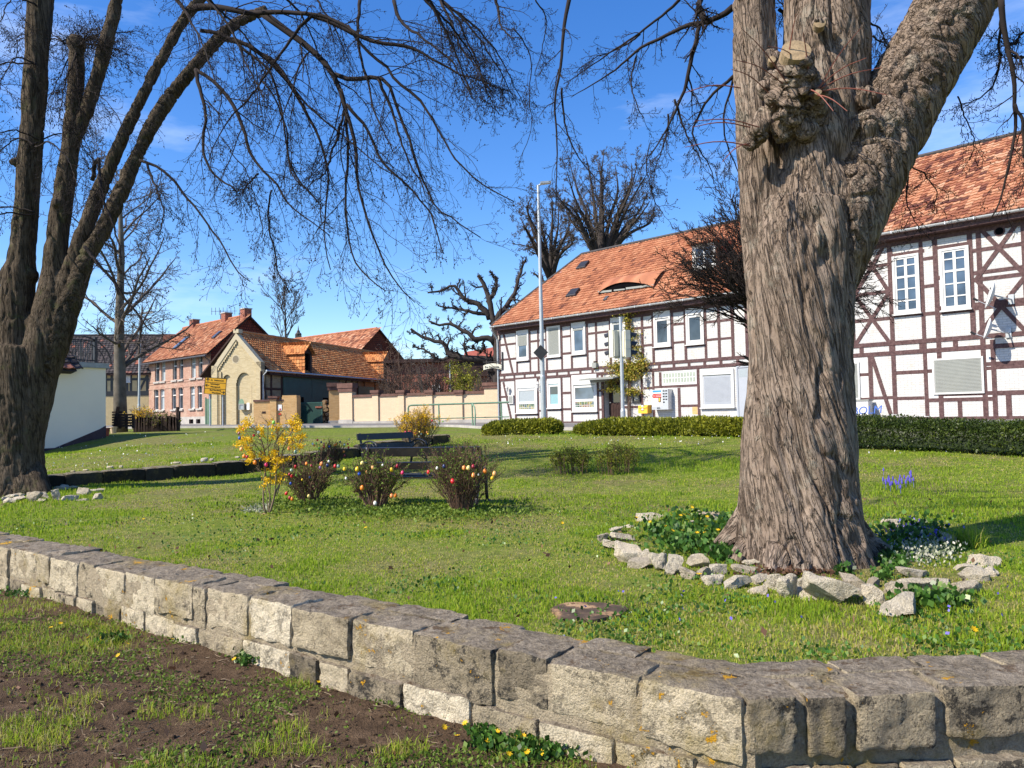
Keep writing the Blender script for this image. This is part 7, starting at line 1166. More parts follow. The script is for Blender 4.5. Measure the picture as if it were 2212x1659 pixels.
a = at(770, 945, 15.4); b = at(862, 936, 16.1); c = (a+b)/2+V3(.35, -.55, 0); c[2] = at(800, 937, 15.7)[2]-.8; bench('farther black park bench facing the viewer beside the yellow forsythia', c+V3(-.05, .3, .0), (b-a), np.linalg.norm((b-a)[:2])+.25)
# ------------------------------------------------------------------ decorated bushes and their eggs
def bush(label, ox, oy, h, w, n, seed, leafc=900, dead=700, mat='bush_stem', fl=0, name='bush', foot=.09, cat='bush', deadz=.42, r=.007, leafs=.03, lz=.7, lv=None):
    b = gnd(ox, oy); t, P, Q, rng = shrub(name, label, b, h, w, n, mat, seed, lv or ((6, 7, .5, .5, .1, .65, (0, 0, .06), .5), (4, 5, .5, .55, .14, .7, (0, 0, .06), .24)), r, .0025, foot=foot, cat=cat)
    if leafc:
        k = rng.integers(0, len(Q), leafc*3); C = Q[k, rng.integers(2, Q.shape[1], leafc*3)]; C = C[C[:, 2] > b[2]+h*lz*rng.random(len(C))][:leafc]; leaves(MB(), C, leafs, rng, .8, aspect=.5).build('young_leaves', M['bud_leaf'], t)
    if dead:
        C = Q[rng.integers(0, len(Q), dead*4), rng.integers(0, Q.shape[1], dead*4)]; C = C[C[:, 2] < b[2]+h*deadz*rng.random(len(C))][:dead]; leaves(MB(), C, .05, rng, 0., aspect=.6).build('dead_leaves', M['dead_leaf'], t)
    if fl:
        cl = Q[rng.integers(0, len(Q), fl), rng.integers(1, Q.shape[1], fl)]; cl = cl[cl[:, 2] > b[2]+h*.38]; C = (cl[:, None]+rng.normal(size=(len(cl), 14, 3))*(.022, .022, .03)).reshape(-1, 3); leaves(MB(), C, .03, rng, -.1, aspect=.5).build('blossom', M['petal'], t)
    return b
b1 = bush('dark egg bush beside the slender forsythia', 668, 1090, .66, .78, 60, 21, 900, 1200); b2 = bush('dark egg bush in front of the left end of the bench', 812, 1104, .72, .74, 60, 22, 2600, 900); b3 = bush('largest dark egg bush hiding the right half of the bench', 1000, 1110, .82, .94, 90, 23, 3000, 1500); b4 = bush('bare egg bush behind the others near the far bench', 716, 1020, .62, .62, 60, 24, 200, 300)
b5 = bush('bushy yellow forsythia behind the far bench', 903, 972, .92, 1.05, 80, 25, 200, 60, 'forsythia_stem', 520, 'forsythia', .2, 'shrub', r=.009)
# slender forsythia: bare stems below, yellow head above
bf = gnd(576, 1112); rng = np.random.default_rng(31); fo = thing('forsythia', 'slender yellow forsythia with bare stems hung with coloured eggs', 'shrub', bf); q = []
Yf = bf[1]; fx = lambda x, y, dy=0: at(*B3(x, y), Yf+dy)
for pts, r in (([(560, 1590), (500, 1440), (510, 1150), (530, 950), (540, 720), (480, 480), (380, 330), (250, 240)], .014), ([(575, 1590), (600, 1350), (605, 1000), (600, 750), (560, 520), (580, 350), (545, 190)], .009), ([(585, 1580), (650, 1380), (690, 1150), (700, 850), (740, 620), (700, 430), (690, 260)], .011), ([(590, 1580), (680, 1250), (750, 1120), (820, 980), (760, 700), (820, 540), (900, 400), (980, 230)], .014), ([(600, 1575), (630, 1400), (560, 1150), (520, 800), (440, 600), (300, 480), (160, 420)], .008), ([(580, 1585), (560, 1300), (500, 1050), (430, 820), (380, 640), (250, 560)], .006), ([(600, 1580), (680, 1300), (690, 1000), (640, 700), (680, 500), (760, 380), (860, 250)], .008), ([(740, 900), (860, 820), (930, 700), (1010, 560), (1060, 480)], .006), ([(700, 1300), (760, 1100), (740, 940), (850, 880), (900, 760)], .007)):
    q.append(resample([(*(fx(x, y, rng.uniform(-.12, .12)*(i/len(pts)))), r*(1-.6*i/len(pts))) for i, (x, y) in enumerate(pts)], 16))
q = np.array(q); P, R_ = q[:, :, :3], q[:, :, 3]; m = MB(); m.tubes(P, R_, 6); Q1, S1_ = grow(P, R_, 10, .5, 1., .75, .22, 7, .14, (0, 0, .05), .6, rng, .003, .12, .4, .42); m.tubes(Q1, S1_, 4, False); Q2, S2_ = grow(Q1, S1_, 4, .2, 1., .7, .5, 5, .15, (0, 0, .05), .7, rng, .0022, .06, .5, .2); m.tubes(Q2, S2_, 3, False); m.build('stems', M['forsythia_stem'], fo, smooth=True)
C = []
for (x, y, rx, ry, n) in ((270, 240, 70, 60, 10), (180, 330, 80, 50, 8), (450, 310, 60, 50, 5), (480, 380, 60, 50, 5), (600, 270, 60, 60, 5), (720, 310, 50, 40, 6), (900, 230, 50, 50, 7), (970, 320, 100, 90, 14), (1010, 230, 60, 50, 7), (780, 450, 50, 40, 7), (640, 440, 40, 50, 4), (290, 480, 50, 40, 6), (200, 470, 50, 40, 4), (1060, 430, 60, 40, 7), (920, 480, 70, 40, 7), (1040, 570, 50, 50, 5), (150, 550, 50, 40, 5), (270, 600, 50, 60, 6), (310, 660, 50, 40, 5), (680, 670, 60, 40, 8), (550, 750, 60, 40, 8), (670, 770, 70, 40, 8), (780, 790, 60, 30, 7), (340, 730, 50, 30, 5), (290, 790, 50, 20, 4), (670, 890, 60, 30, 6), (740, 1010, 60, 30, 5), (660, 960, 50, 30, 3), (560, 1070, 40, 50, 5), (660, 1080, 40, 40, 4), (745, 1070, 30, 25, 3), (480, 700, 30, 40, 3), (860, 760, 60, 25, 4), (980, 140, 30, 20, 2), (780, 520, 40, 40, 4), (540, 900, 30, 40, 2), (490, 1140, 20, 15, 1), (940, 600, 60, 30, 4)):
    for k in range(int(n*1.7)+1): c = fx(x+rng.normal()*rx*.5, y+rng.normal()*ry*.5, rng.uniform(-.2, .2)); C += [c+rng.normal(size=3)*.017 for _ in range(11)]
leaves(MB(), np.array(C), .03, rng, -.1, aspect=.5).build('blossom', M['petal'], fo)
b = gnd(560, 1108); C = b+rng.normal(size=(220, 3))*(.1, .08, .02)+V3(-.02, 0, .03); tag(leaves(MB(), C, .09, rng, .2, aspect=.15).build('dry_grass', M['pale_leaf'], None, loc=b), kind='stuff')
FB = {'f': (bf, 'the slender forsythia'), 'a': (b1, 'the dark bush beside the forsythia'), 'b': (b2, 'the bush at the bench\'s left end'), 'c': (b3, 'the largest dark bush'), 'd': (b4, 'the bare rear bush'), 'e': (b5, 'the far bushy forsythia')}
EG = [('f', 'B3', 655, 232, 'green', 'bright green egg at the very top of', 62), ('f', 'B3', 212, 335, 'orange', 'orange egg among the upper left blossom of', 50), ('f', 'B3', 152, 390, 'brown', 'brown egg at the far upper left of', 50), ('f', 'B3', 160, 462, 'blue', 'bright blue egg at the left side of', 52), ('f', 'B3', 368, 420, 'red', 'red egg inside the upper crown of', 46), ('f', 'B3', 438, 380, 'mint', 'pale mint egg inside the upper crown of', 60), ('f', 'B3', 462, 462, 'peach', 'small peach egg in the middle of the crown of', 40), ('f', 'B3', 186, 622, 'peach', 'large peach egg hanging low left on', 66), ('f', 'B3', 226, 722, 'orange', 'orange egg beside a dark red one low left on', 66), ('f', 'B3', 270, 735, 'crimson', 'dark red egg behind an orange one low left on', 58), ('f', 'B3', 383, 815, 'orange', 'orange egg hanging lowest under the left side of', 66), ('f', 'B3', 546, 845, 'pink', 'hot pink egg hanging between the stems of', 66), ('f', 'B3', 877, 612, 'marbled', 'golden brown egg under the right side of', 60), ('f', 'B3', 972, 660, 'teal', 'pale teal patterned egg at the right side of', 62),
 ('a', 'B3', 972, 878, 'red', 'orange red egg at the upper left of', 60), ('a', 'B3', 1132, 832, 'orange', 'amber egg near the top of', 56), ('a', 'B3', 1200, 866, 'crimson', 'dark pink egg right of the amber one on', 50), ('a', 'B3', 1352, 836, 'marbled', 'big red and orange marbled egg on top of', 72), ('a', 'B3', 1436, 858, 'navy', 'dark navy egg at the top right of', 56), ('a', 'B3', 1548, 868, 'red', 'glossy red egg at the right end of', 60), ('a', 'B3', 1594, 870, 'teal', 'dark teal patterned egg at the right end of', 56), ('a', 'B3', 1455, 800, 'white', 'small white egg above the navy one on', 44), ('a', 'B3', 1330, 890, 'lilac', 'lilac egg below the marbled one on', 50), ('a', 'B3', 912, 925, 'mint', 'mint green egg on the left shoulder of', 48), ('a', 'B3', 884, 985, 'crimson', 'crimson egg left of a red one on', 48), ('a', 'B3', 920, 1010, 'red', 'red egg on the left flank of', 56), ('a', 'B3', 902, 1120, 'blue', 'bright blue egg on the left flank of', 48), ('a', 'B3', 1068, 1064, 'yellow', 'small yellow egg half buried in twigs of', 36), ('a', 'B3', 840, 1264, 'red', 'bright red egg hanging lowest left of', 60), ('a', 'B3', 888, 1326, 'crimson', 'dull red egg low at the foot of', 54), ('a', 'B3', 922, 1345, 'orange', 'orange egg at the lower left foot of', 60), ('a', 'B3', 1166, 1304, 'lemon', 'lemon yellow egg at the front foot of', 60), ('a', 'B3', 1180, 1030, 'navy', 'navy egg deep among twigs of', 44), ('a', 'B3', 982, 1000, 'green', 'small green egg among twigs of', 34),
 ('b', 'B3', 1682, 910, 'yellow', 'yellow egg dangling between two bushes, left of', 60), ('b', 'B3', 1706, 1044, 'white', 'white egg dangling low to the left of', 46), ('b', 'B4', 240, 548, 'lemon', 'golden cream egg at the top left of', 58), ('b', 'B4', 178, 622, 'yellow', 'big yellow egg at the upper left of', 64), ('b', 'B4', 205, 678, 'blue', 'bright blue egg just under the yellow one on', 52), ('b', 'B4', 374, 602, 'peach', 'peach egg in the upper middle of', 56), ('b', 'B4', 495, 572, 'white', 'small white egg at the top of', 32), ('b', 'B4', 606, 628, 'yellow', 'yellow egg at the upper right of', 58), ('b', 'B4', 678, 585, 'crimson', 'dark red egg at the top right of', 52), ('b', 'B4', 298, 660, 'peach', 'faded peach egg deep among twigs of', 42), ('b', 'B4', 240, 855, 'orange', 'orange egg hanging on the left flank of', 66), ('b', 'B4', 402, 1046, 'white', 'greenish white egg hanging lowest on', 60), ('b', 'B4', 608, 955, 'marbled', 'red orange egg at the lower right of', 58), ('b', 'B4', 655, 950, 'orange', 'dull orange egg at the lower right of', 58), ('b', 'B4', 742, 666, 'pink', 'hot pink egg before the bench beside', 56),
 ('c', 'B4', 1066, 660, 'red', 'red egg hanging before the bench seat left of', 56), ('c', 'B4', 1172, 610, 'white', 'white egg at the upper left of', 42), ('c', 'B4', 1260, 586, 'navy', 'navy egg at the top left of', 54), ('c', 'B4', 1366, 772, 'red', 'bright red egg low in the middle of', 70), ('c', 'B4', 1508, 606, 'marbled', 'red marbled egg leftmost of three on top of', 66), ('c', 'B4', 1562, 606, 'lemon', 'golden egg middle of three on top of', 64), ('c', 'B4', 1622, 590, 'crimson', 'crimson egg rightmost of three on top of', 60), ('c', 'B4', 1624, 698, 'marbled', 'orange red patterned egg below the three on', 64), ('c', 'B4', 1768, 648, 'orange', 'orange egg at the upper right of', 66), ('c', 'B4', 1886, 678, 'peach', 'light orange egg at the far right of', 66), ('c', 'B4', 1860, 730, 'yellow', 'yellow egg lowest at the right side of', 56), ('c', 'B4', 1686, 692, 'white', 'tiny white egg between two orange ones on', 30),
 ('d', 'B3', 1290, 488, 'red', 'red egg topmost at the left of', 38), ('d', 'B3', 1384, 480, 'yellow', 'yellow egg at the top of', 34), ('d', 'B3', 1222, 545, 'white', 'cream egg at the far left of', 36), ('d', 'B3', 1244, 566, 'orange', 'light orange egg at the far left of', 40), ('d', 'B3', 1272, 540, 'green', 'green egg near the left end of', 34), ('d', 'B3', 1346, 518, 'navy', 'navy egg near the top of', 32), ('d', 'B3', 1386, 552, 'marbled', 'big orange red egg in the middle of', 54), ('d', 'B3', 1416, 530, 'yellow', 'yellow egg behind the orange red one on', 34), ('d', 'B3', 1388, 584, 'red', 'red egg under the orange red one on', 36), ('d', 'B3', 1316, 606, 'green', 'lower green egg on', 38), ('d', 'B3', 1340, 614, 'peach', 'peach egg beside the lower green one on', 40), ('d', 'B3', 1462, 584, 'blue', 'blue egg in the middle of', 38), ('d', 'B3', 1412, 646, 'lemon', 'lowest lemon egg on', 40), ('d', 'B3', 1540, 558, 'orange', 'orange egg left of its twin on the right half of', 40), ('d', 'B3', 1564, 546, 'orange', 'orange egg right of its twin on the right half of', 38), ('d', 'B3', 1618, 516, 'navy', 'navy egg at the top right of', 34), ('d', 'B3', 1750, 482, 'lemon', 'lemon egg at the far upper right of', 38), ('d', 'B3', 1682, 556, 'mint', 'pale mint egg on the right half of', 34), ('d', 'B3', 1730, 544, 'red', 'upper red egg at the right end of', 34), ('d', 'B3', 1742, 592, 'red', 'lower red egg at the right end of', 38), ('d', 'B3', 1674, 654, 'orange', 'orange egg low at the right of', 34), ('d', 'B3', 1686, 712, 'crimson', 'crimson egg hanging lowest on', 38),
 ('e', 'B4', 778, 164, 'pink', 'pink egg leftmost in the row on', 30), ('e', 'B4', 824, 158, 'red', 'red egg second in the row on', 30), ('e', 'B4', 843, 155, 'crimson', 'crimson egg third in the row on', 28), ('e', 'B4', 868, 172, 'red', 'red egg below the row\'s middle on', 26), ('e', 'B4', 906, 182, 'pink', 'pink egg hanging in the middle of', 30), ('e', 'B4', 954, 160, 'lemon', 'pale lemon egg in the middle of', 26), ('e', 'B4', 944, 216, 'white', 'white egg hanging lowest on', 28), ('e', 'B4', 976, 184, 'mint', 'mint egg in the middle of', 24), ('e', 'B4', 1003, 168, 'orange', 'small orange egg right of middle on', 22), ('e', 'B4', 1048, 166, 'marbled', 'orange red egg on the right of', 32), ('e', 'B4', 1060, 184, 'yellow', 'yellow egg on the right of', 24), ('e', 'B4', 1112, 20, 'red', 'red egg high on the right of', 28), ('e', 'B4', 1244, 30, 'green', 'green egg at the far right tip of', 24), ('e', 'B4', 842, 14, 'yellow', 'yellow egg high on the left of', 26)]
eggs = {}
def egg_mesh(k, r):
    ph = np.linspace(0, math.pi, 13); prof = [(max(.0004, r*.76*math.sin(p)*(1+.14*math.cos(p))), -r*math.cos(p)) for p in ph]; return MB().lathe((0, 0, 0), prof, 16)
for i, (bk, cv, x, y, c, lb, hpx) in enumerate(EG):
    sc_ = .14879 if cv == 'B3' else .17361; q = (B3 if cv == 'B3' else B4)(x, y); b, nm = FB[bk]; Y = b[1]-{'f': .12, 'a': .36, 'b': .34, 'c': .44, 'd': .28, 'e': .45}[bk]*random.Random(i).uniform(.5, 1.)
    p = at(*q, Y); r = hpx*sc_*Y/CF/2; o = egg_mesh(c, r).build('easter_egg', M['egg_'+c], None, True, loc=None); o.location = tuple(p); rr_ = random.Random(i); o.rotation_euler = (rr_.uniform(-.3, .3), rr_.uniform(-.35, .35), rr_.uniform(0, 6)); tag(o, lb+' '+nm, 'easter egg', 'coloured eggs hanging on the bushes')
    m = MB(); m.tube([(0, 0, r*.98), (0, 0, r*1.9)], .0016, 4); s_ = m.build('string', M['paper'], o)
# ------------------------------------------------------------------ small evergreen clumps, flowers, ground plants
for i, (ox, oy, h, w_, lb) in enumerate(((1232, 1022, .38, .75, 'left of two low twiggy green shrubs on the middle lawn'), (1330, 1022, .42, .8, 'right of two low twiggy green shrubs on the middle lawn'))):
    b = gnd(ox, oy); t, P, Q, rng = shrub('low_shrub', lb, b, h*1.2, w_, 36, 'bush_stem', 60+i, ((5, 6, .6, .5, .15, .7, (0, 0, .03), .4),), .006, .003, foot=.4); n = 2200; C = Q[rng.integers(0, len(Q), n), rng.integers(1, 6, n)]+rng.normal(size=(n, 3))*.03; C[:, 2] = np.maximum(C[:, 2], gz(C[:, 0], C[:, 1])+.02); leaves(MB(), C, .035, rng, .5, rng.random(n)*.7).build('foliage', M['hedge_lime'], t)
def patch(cx, cy, rx, ry, n, rng):
    a = rng.normal(size=(n, 2))*.5; ox = cx+a[:, 0]*rx; oy = cy+a[:, 1]*ry; return ox, oy
def ground_at(ox, oy, zf=gz):     # many sight lines at once, onto a nearly level ground
    P = np.array([gnd(a, b) for a, b in zip(ox, oy)]); return P
def tuft(C, n, h, w, spread, rng, mb, cols, lean=.5):
    k = len(C); c = np.repeat(C, n, 0); m_ = len(c); a = rng.uniform(0, 2*math.pi, m_); c = c+np.stack([np.cos(a), np.sin(a), 0*a], 1)*(spread*np.sqrt(rng.random(m_)))[:, None]; blades(mb, c, h*rng.uniform(.5, 1.15, m_), w*rng.uniform(.7, 1.3, m_), cols(m_), rng, lean)
def blades(mb, C, H, W, col, rng, lean=.45):
    n = len(C); a = rng.uniform(0, 2*math.pi, n); b = rng.uniform(0, 2*math.pi, n); l = (lean*np.abs(rng.normal(size=n)))[:, None]; d = np.stack([np.cos(a), np.sin(a), 0*a], 1); s = np.stack([np.cos(b), np.sin(b), 0*b], 1)*W[:, None]/2; up = V3(0, 0, 1); Hh = H[:, None]
    k = 1/np.sqrt(1+l*l); m1 = C+(up*.55+d*l*.28)*Hh*k; tip = C+(up*(1-.22*np.minimum(l, 1.5))+d*l)*Hh*k
    v = np.stack([C-s, C+s, m1+s*.8, m1-s*.8, tip], 1).reshape(-1, 3); i = np.arange(n)[:, None]*5; mb.add(v, np.concatenate([i, i+1, i+2, i+3], 1), np.concatenate([i+3, i+2, i+4], 1), col=np.repeat(col, 5)); return mb
rng = np.random.default_rng(77)
# lawn blades: many near, fewer far
N = 360000; u = rng.random(N); Yy = 2.9*(24/2.9)**u; Xx = rng.uniform(-.92, .92, N)*Yy
keep = (wall_side(Xx, Yy) < -WTH/2-.0)&(Yy < rdy(Xx)-.6)
_tc = tb0[:2]; keep &= np.hypot(Xx-_tc[0], Yy-_tc[1]) > .62
pn = fbm(xy0(Xx, Yy, .55), 4, 31); pd = fbm(xy0(Xx, Yy, 2.3), 3, 37); dens = np.clip(1.3-3.2*np.clip(pn-.5, 0, 1)-2.2*np.clip(pd-.52, 0, 1), .18, 1); keep &= rng.random(N) < dens; Xx, Yy, pn, pd = Xx[keep], Yy[keep], pn[keep], pd[keep]; n = len(Xx)
dry = np.clip((pn-.47)*5+(pd-.5)*2.6+(Yy > 15)*.22+(Yy > 19)*.15, 0, .8); isd = rng.random(n) < dry*.75; lush = np.clip((.52-pn)*3+(.5-pd)*2.5, 0, 1)+.6*np.exp(-((Xx-2.2)/1.6)**2-((Yy-4.6)/.7)**2)
col = np.where(isd, .8+.2*rng.random(n), np.clip(.44+.46*(rng.random(n)-.35)+.2*dry, 0, .82)); Hh = (.022+.022*rng.random(n))*(.8+1.*lush)*(1-.2*isd)*np.clip(.75+Yy/30, .8, 1.2); Ww = .003+.00085*Yy
m = MB(); blades(m, np.stack([Xx, Yy, lawnz(Xx, Yy)-.004], 1), Hh, Ww, col, rng, .75); tag(m.build('lawn_grass', M['grass']), 'mown green lawn grass with dry straw patches', kind='stuff')
# longer grass against the wall's back and on the verge
m = MB(); s = rng.uniform(-.1, 10, 9000); C = WC+WLd*s[:, None]-WLn*(WTH+.02+.12*rng.random(9000)**2)[:, None]; s2 = rng.uniform(.1, 3.2, 5000); C = np.concatenate([C, WC+WRd*s2[:, None]-WRn*(WTH+.02+.2*rng.random(5000)**2)[:, None]]); C = C[wall_side(C[:, 0], C[:, 1]) < -WTH/2]; C[:, 2] = lawnz(C[:, 0], C[:, 1]); k = len(C)
blades(m, C, .09*rng.uniform(.5, 1.3, k), .007*rng.uniform(.7, 1.2, k), np.clip(.3+.5*rng.random(k), 0, 1), rng, .5); tag(m.build('wall_edge_grass', M['grass']), kind='stuff')
def soil_pts(n, lo=2.4, hi=7.8):
    Y = lo*(hi/lo)**rng.random(n); X = rng.uniform(-.85, .5, n)*Y; k = wall_side(X, Y) > WTH/2+.01; return X[k], Y[k]
m = MB(); X, Y = soil_pts(9000); g_ = fbm(xy0(X, Y, 1.3), 3, 51)+.16*np.clip((-X-.9*Y+2.2)/3, -1, 1)+.1*np.clip((2.9-Y), -1, 1)*.5; k = rng.random(len(X)) < np.clip((g_-.46)*6, .03, 1); X, Y = X[k], Y[k]; C = np.stack([X, Y, soilz(X, Y)], 1)
tuft(C, 22, .048, .0034, .09, rng, m, lambda q: np.clip(.5+.6*(rng.random(q)-.4)+.3*(rng.random(q) < .3), 0, 1), .9)
X, Y = soil_pts(90); C = np.stack([X, Y, soilz(X, Y)], 1); tuft(C, 90, .075, .004, .09, rng, m, lambda q: np.clip(.35+.6*rng.random(q), 0, 1), 1.); tag(m.build('verge_grass', M['grass']), kind='stuff')
# mossy low weeds, dead stalks and crumbs on the soil
m = MB(); X, Y = soil_pts(90000); g_ = fbm(xy0(X, Y, 2.1), 3, 61); k = rng.random(len(X)) < np.clip((g_-.4)*6, .05, 1); X, Y = X[k], Y[k]; C = np.stack([X, Y, soilz(X, Y)+.004+.012*rng.random(len(X))], 1); leaves(m, C, .017, rng, .9, np.clip(.25+.6*rng.random(len(X)), 0, 1), .7); tag(m.build('low_weeds', M['bud_leaf']), kind='stuff')
m = MB(); X, Y = soil_pts(2600); C = np.stack([X, Y, soilz(X, Y)+.008], 1); a = rng.uniform(0, 6.3, len(X)); L_ = rng.uniform(.02, .09, len(X)); d = np.stack([np.cos(a), np.sin(a), rng.normal(size=len(X))*.15], 1); P = np.stack([C-d*L_[:, None]/2, C+rng.normal(size=C.shape)*.006, C+d*L_[:, None]/2], 1); m.tubes(P, np.broadcast_to(rng.uniform(.001, .003, len(X))[:, None], (len(X), 3)), 4, False); tag(m.build('twig_litter', M['forsythia_stem']), kind='stuff')
m = MB(); X, Y = soil_pts(2600)
for x, y in zip(X[:1500], Y[:1500]): s = rng.uniform(.004, .016); m.rock((x, y, float(soilz(x, y))+s*.3), ((1, 0, 0), (0, 1, 0), (0, 0, 1)), (s, s*.8, s*.6), 2, 3, s*.3, int(x*100) & 63, 60.)
tag(m.build('soil_crumbs', M['soil']), kind='stuff')
m = MB(); X = rng.uniform(-6, 6, 260); Y = rng.uniform(3.2, 10, 260); k = wall_side(X, Y) < -WTH/2; C = np.stack([X[k], Y[k], lawnz(X[k], Y[k])+.03], 1); X, Y = soil_pts(420); C = np.concatenate([C, np.stack([X, Y, soilz(X, Y)+.015], 1)]); leaves(m, C, .045, rng, .6, None, .6); tag(m.build('fallen_leaves', M['dead_leaf']), kind='stuff')
m = MB(); n = 26000; Y = 3.*(10/3.)**rng.random(n); X = rng.uniform(-.8, .8, n)*Y; k = (wall_side(X, Y) < -WTH/2-.03)&(rng.random(n) < np.clip((fbm(xy0(X, Y, 1.6), 3, 71)-.5)*6+.5*np.exp(-((X-2.2)/1.7)**2-((Y-4.5)/.6)**2), 0, 1))&(np.hypot(X-_tc[0], Y-_tc[1]) > .7); X, Y = X[k], Y[k]; C = np.stack([X, Y, lawnz(X, Y)+.008+.025*rng.random(len(X))], 1); leaves(m, C, .026, rng, 1.2, np.clip(.35+.65*rng.random(len(X)), 0, 1), .75); tag(m.build('lawn_weeds', M['broad_leaf']), kind='stuff')
# leafy clumps with yellow flowers
def rosette(name, label, P, size, rng, mat='broad_leaf', h=.04, cat='plant', group=None, asp=.85):
    c = P.mean(0); m = MB(); n = len(P); P = P+np.stack([0*P[:, 0], 0*P[:, 1], h*rng.random(n)], 1); leaves(m, P, size, rng, 1.6, None, asp); o = m.build(name, M[mat], None, loc=c); return tag(o, label, cat, group, 'stuff')
def flowers(m, P, s, rng, petals=8):
    for c in P:
        a0 = rng.uniform(0, 6); t_ = unit(V3(rng.normal()*.35, rng.normal()*.35-.25, 1)); u_ = unit(np.cross(t_, (1, .2, 0))); w_ = np.cross(t_, u_)
        for k in range(petals): a = a0+k*2*math.pi/petals; d = u_*math.cos(a)+w_*math.sin(a); e = u_*-math.sin(a)+w_*math.cos(a); m.add([c, c+d*s*.6+e*s*.22+t_*s*.15, c+d*s+t_*s*.3, c+d*s*.6-e*s*.22+t_*s*.15], [(0, 1, 2, 3)], col=rng.random())
def soil_gnd(x, y):
    d = ray(x, y); ts = np.arange(2., 8, .01)/d[1]; p = EYE+ts[:, None]*d; k = np.nonzero(p[:, 2] < soilz(p[:, 0], p[:, 1]))[0][0]; return p[k]
fl = MB(); spec = [('soil', R3, 2090, 1120, 80, 60, 260), ('soil', R4, 110, 1170, 200, 60, 420), ('soil', R3, 1060, 770, 60, 30, 160), ('soil', R3, 480, 690, 80, 22, 130), ('soil', R3, 790, 680, 60, 16, 80), ('soil', R3, 100, 485, 120, 20, 160), ('soil', R4, 70, 1090, 70, 40, 120)]
for i, (kd, cv, x, y, rx, ry, n) in enumerate(spec):
    a = rng.normal(size=(n, 2))*.45; P = np.array([soil_gnd(*cv(x+q[0]*rx, y+q[1]*ry)) for q in a]); P = P[wall_side(P[:, 0], P[:, 1]) > WTH/2]; rosette('celandine_patch', None, P, .028, rng)
FP = [R3(*q) for q in ((380, 693), (437, 697), (1028, 727), (1012, 788), (1100, 738), (1380, 886), (2010, 1072), (1975, 1128), (2045, 1130), (2110, 1150), (2150, 1110), (2145, 1040), (2200, 1210), (1920, 1090), (150, 475), (220, 648), (262, 630), (745, 700), (760, 668), (550, 720), (510, 772))]+[R4(*q) for q in ((70, 1085), (110, 1090), (50, 1130), (30, 1120), (65, 1200), (125, 1205), (265, 1145), (290, 1165))]
flowers(fl, [soil_gnd(*q)+V3(0, 0, .035) for q in FP], .017, rng); tag(fl.build('celandine_flowers', M['petal']), kind='stuff')
fl = MB(); P = []
for (x, y, rx, ry, n) in ((420, 200, 150, 60, 420), (600, 240, 140, 70, 480), (520, 280, 200, 40, 360), (720, 320, 100, 40, 300), (560, 130, 200, 30, 220), (730, 165, 70, 40, 150)):
    a = rng.normal(size=(n, 2))*.45; P += [gnd(*R6(x+q[0]*rx, y+q[1]*ry)) for q in a]
P = np.array(P); P = P[np.hypot(P[:, 0]-_tc[0], P[:, 1]-_tc[1]) > .55]; rosette('celandine_bed', None, P, .05, rng, h=.1)
flowers(fl, [gnd(*R6(*q))+V3(0, 0, .11) for q in ((265, 165), (315, 157), (272, 190), (332, 190), (412, 213), (447, 237), (495, 237), (540, 100), (545, 110), (487, 153), (503, 148), (528, 150), (620, 160), (617, 215), (675, 235), (570, 250), (585, 260), (605, 250), (692, 262), (440, 152), (580, 480))], .024, rng)
P = []
for (x, y, rx, ry, n) in ((1560, 350, 90, 50, 260), (1500, 420, 60, 20, 80), (1700, 545, 160, 40, 240), (1300, 400, 60, 16, 70), (1850, 560, 160, 40, 160)): a = rng.normal(size=(n, 2))*.45; P += [gnd(*R6(x+q[0]*rx, y+q[1]*ry)) for q in a]
rosette('ground_ivy', None, np.array(P), .04, rng, h=.07)
P = np.array([gnd(*R6(1720+q[0]*210, 315+q[1]*70)) for q in rng.normal(size=(620, 2))*.42]); rosette('pale_rock_cress', None, P, .028, rng, 'pale_leaf', .1, asp=.6)
P = np.array([gnd(*R6(1690+q[0]*190, 205+q[1]*50)) for q in rng.normal(size=(260, 2))*.42]); rosette('shade_violets', None, P, .03, rng, 'violet', .08, asp=.6); rosette('shade_leaves', None, np.array([gnd(*R6(1640+q[0]*220, 200+q[1]*70)) for q in rng.normal(size=(420, 2))*.42]), .05, rng, h=.09)
tag(fl.build('bed_flowers', M['petal']), kind='stuff')
m = MB(); C = np.array([gnd(*R6(x+rng.normal()*30, y+rng.normal()*8)) for x, y in ((380, 170),)*14+((1880, 235),)*16+((1950, 250),)*16+((780, 270),)*10]); tuft(C, 14, .2, .006, .05, rng, m, lambda q: np.clip(.3+.6*rng.random(q), 0, 1), .9); tag(m.build('bed_grass', M['grass']), kind='stuff')
c = gnd(1738, 1232); P = np.array([gnd(1700+q[0]*110, 1236+q[1]*14) for q in rng.normal(size=(500, 2))*.5]); tag(leaves(MB(), P+V3(0, 0, .012), .04, rng, .4, rng.random(500)*.5, .7).build('leaf_mulch', M['dead_leaf'], None, loc=c), kind='stuff')
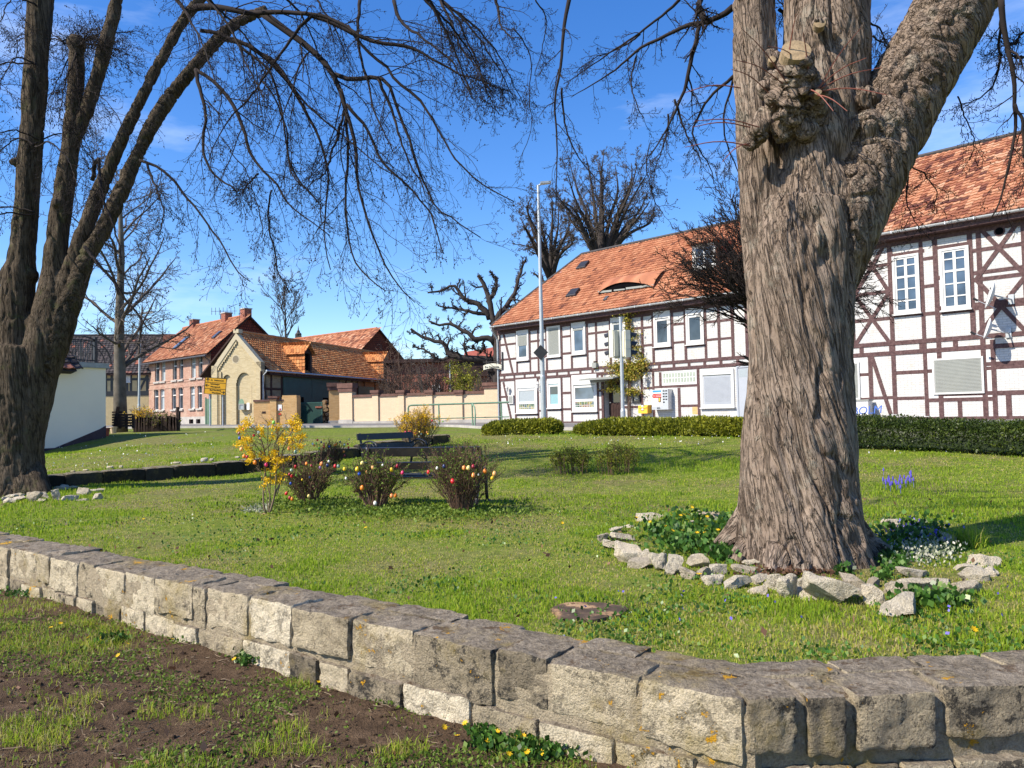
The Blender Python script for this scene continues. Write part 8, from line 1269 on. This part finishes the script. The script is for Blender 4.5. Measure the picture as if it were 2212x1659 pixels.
# grape hyacinths, violets, daisies in the lawn
for i, (ox, oy, n, lb) in enumerate(((1925, 1052, 34, 'clump of blue grape hyacinths in the lawn right of the big trunk'), (1968, 1048, 12, 'smaller blue hyacinth clump beside the main blue clump'))):
    g_ = gnd(ox, oy); t = thing('grape_hyacinth', lb, 'flowers', g_, 'blue hyacinth clumps'); m = MB(); C = np.array([gnd(ox+rng.normal()*16*(1 if i == 0 else .4), oy+rng.normal()*6) for _ in range(n)]); tuft(C, 12, .1, .006, .05, rng, m, lambda q: np.clip(.2+.4*rng.random(q), 0, 1), .8); m.build('leaves', M['grass'], t); m = MB()
    for c in C[:24]: h = rng.uniform(.09, .14); m.lathe(c+V3(0, 0, h-.045), [(.004, 0), (.011, .008), (.012, .025), (.007, .05), (.001, .06)], 7); m.tube([c, c+V3(0, 0, h-.05)], .003, 4)
    m.build('blossom', M['violet'], t)
fl = MB(); P = [gnd(*q) for q in ((60+rng.uniform(0, 420), 935+rng.uniform(0, 80)) for _ in range(130))]+[gnd(rng.uniform(1650, 2200), rng.uniform(960, 985)) for _ in range(20)]+[gnd(rng.uniform(1050, 1600), rng.uniform(945, 965)) for _ in range(60)]
P = np.array([p for p in P if p[1] > 12.5]); leaves(fl, P+V3(0, 0, .04), .035, rng, 2., None, .9); tag(fl.build('lawn_daisies', M['white_petal']), kind='stuff')
fl = MB(); P = [gnd(rng.uniform(1150, 2200), rng.uniform(1270, 1400)) for _ in range(26)]; P = [p for p in P if wall_side(p[0], p[1]) < -WTH/2]; leaves(fl, np.array(P)+V3(0, 0, .05), .022, rng, 1., None, .8); tag(fl.build('lawn_violets', M['violet']), kind='stuff')
fl = MB(); flowers(fl, [gnd(*q)+V3(0, 0, .05) for q in ((280, 1082), (310, 1130), (862, 1112), (1005, 1125), (1215, 1140), (1512, 1277), (2105, 1380), (525, 1105), (1840, 1290), (790, 1150))], .022, rng); tag(fl.build('lawn_celandines', M['petal']), kind='stuff')
# clover-like tufts around the bush feet
m = MB(); C = []
for b in (b1, b2, b3): a = rng.normal(size=(1500, 2)); q = b[:2]+a*(.55, .3)-(0, .25); C.append(np.stack([q[:, 0], q[:, 1], gz(q[:, 0], q[:, 1])+.03+.05*rng.random(1500)], 1))
leaves(m, np.concatenate(C), .035, rng, 1., None, .8); tag(m.build('clover', M['bud_leaf']), kind='stuff')
